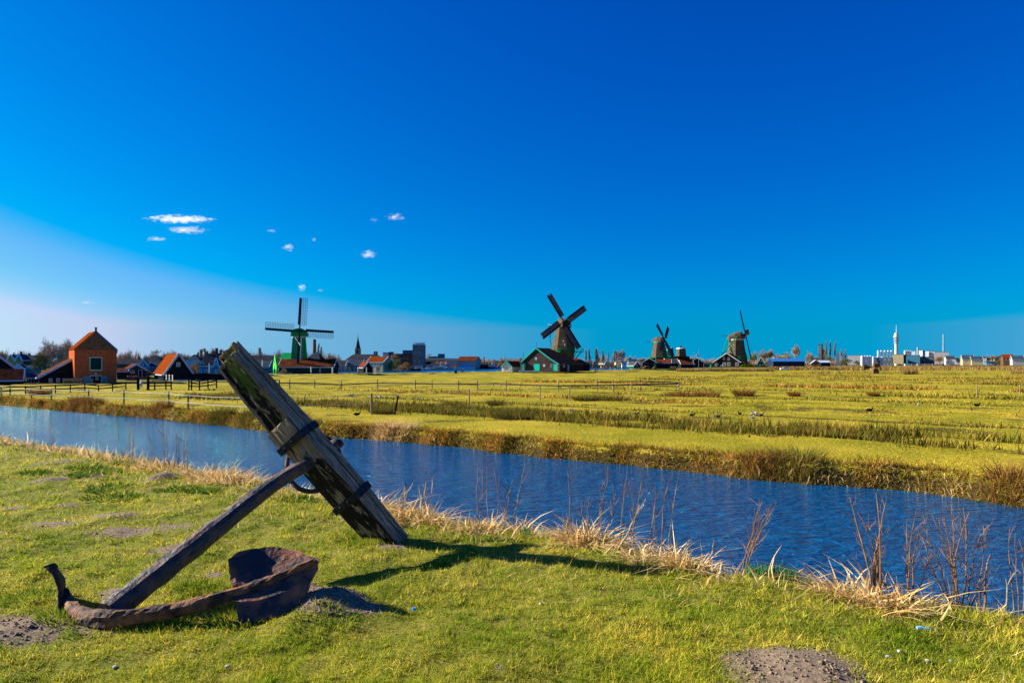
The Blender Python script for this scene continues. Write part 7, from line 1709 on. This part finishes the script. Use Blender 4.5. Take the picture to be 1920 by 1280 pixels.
# ================================================================== ducks and litter
m_duck = mat('duck_grey_brown', (.10, .075, .055), (.20, .15, .11), scale=8, rough=.8); m_coot = mat('coot_black', (.012, .012, .016), rough=.7); m_duckl = mat('duck_pale', (.38, .34, .30), rough=.8)
def duck(label, px, py, mt, rz, s=1.0, head=None):
    p = ppt(px, py); o = root('duck', label, 'duck', (p.x, p.y, float(past_h(np.array([p.x]), np.array([p.y]))[0])), rz, 'ducks grazing on the pasture'); o.scale = (s * .62, s * .62, s * .62)
    critter(o, [((0, 0, .17), .10, None), ((.14, 0, .18), .085, 0), ((-.16, 0, .19), .06, 0), ((-.28, 0, .22), .02, 2), ((.20, 0, .27), .04, 1), ((.24, 0, .35), .045, 4), ((.33, 0, .34), .015, 5)], mt)
    for y in (-.05, .05): m = MB(); m.tube([(0, y, .09), (.01, y, 0)], [.012, .01], 4); m.build('leg', mat('duck_leg', (.5, .2, .03)), o)
for a in [('black coot on the grass left of the five grazing ducks', 1298, 783, m_coot, .3, 1.2), ('brown duck walking left of the pair of ducks', 1345, 786, m_duck, 0, 1.4), ('small dark duck above the pair of ducks', 1387, 779, m_coot, 2, 1.0), ('grey duck in front of the pair of ducks', 1411, 787, m_duckl, .8, 1.2), ('pale duck at the back of the pair of ducks', 1414, 780, m_duckl, 3, 1.4), ('brown duck at the right of the pair of ducks', 1425, 784, m_duck, .1, 1.4),
          ('black coot on the right half of the pasture near the puddled ditch', 1630, 774, m_coot, .1, 1.5), ('small blue grey duck further back on the right', 1722, 762, m_duckl, 1, 1.2), ('dark coot near the right end of the pasture', 1832, 764, m_coot, .2, 1.5), ('coot on the grass in the middle of the pasture', 1124, 778, m_coot, .5, 1.3), ('brown duck right of the coot in the middle', 1192, 781, m_duck, 0, 1.3),
          ('coot at the grassy bank right of the stock', 669, 781, m_coot, .4, 1.3), ('pale bird far back behind the stock', 657, 743, m_duckl, .4, 1.6), ('second pale bird far back behind the stock', 712, 745.5, m_duckl, 2.4, 1.6), ('white bird right of the leaning post', 783, 751, m_duckl, 1.4, 1.4), ('pale bird near the middle of the pasture edge', 1069, 773, m_duckl, .4, 1.2)]:
    duck(*a)
def ground_obj(m, name, label, cat, px, py, mt, rz=0, dz=.01):
    p = G(px, py, 0); o = m.build(name, mt); o.location = (p.x, p.y, hz(p.x, p.y) + dz); o.rotation_euler = (0, 0, rz); tag(o, label, cat); return o
m = MB(); m.tube([(-.04, 0, .008), (-.015, .003, .012), (.03, .0, .008), (.05, 0, .005)], [.012, .011, .007, .003], 7); ground_obj(m, 'wrapper', 'crumpled pale blue wrapper lying in the grass at the right', 'litter', 1732, 1180, mat('blue_wrapper', (.22, .50, .85), rough=.4), -.2, .012)
m = MB(); m.cyl(0, 0, 0, .014, .014, .012, 10); ground_obj(m, 'bottle_cap', 'bright blue bottle cap in the shadow tip of the big fluke', 'litter', 776, 1149, mat('blue_plastic', (.02, .22, .8), rough=.4), 0, .02)
random.seed(4)
m_stone = mat('pale_stone', (.45, .43, .40), (.60, .58, .54), scale=20, rough=.8)
for i, (px, py, lab) in enumerate([(1665, 1235, 'small white stone in the grass right of the molehill'), (1686, 1226, 'pale pebble just above the small white stone'), (1739, 1237, 'pale pebble right of the small white stone'), (1783, 1228, 'grey pebble farthest right in the grass'), (426, 1249, 'dark pebble in the grass at the bottom'), (1013, 1137, 'grey pebble in the middle of the lawn'), (91, 926, 'white fleck of stone near the left patch of soil'), (354, 995, 'bluish pebble on the bare soil left of the shank'), (215, 1245, 'pale pebble at the bottom left of the lawn')]):
    m = MB(); m.ball((0, 0, .004), .013, (1.3, .9, .6), 8, 5); ground_obj(m, 'pebble', lab, 'pebble', px, py, m_stone, i, .006)['group'] = 'pebbles in the turf'
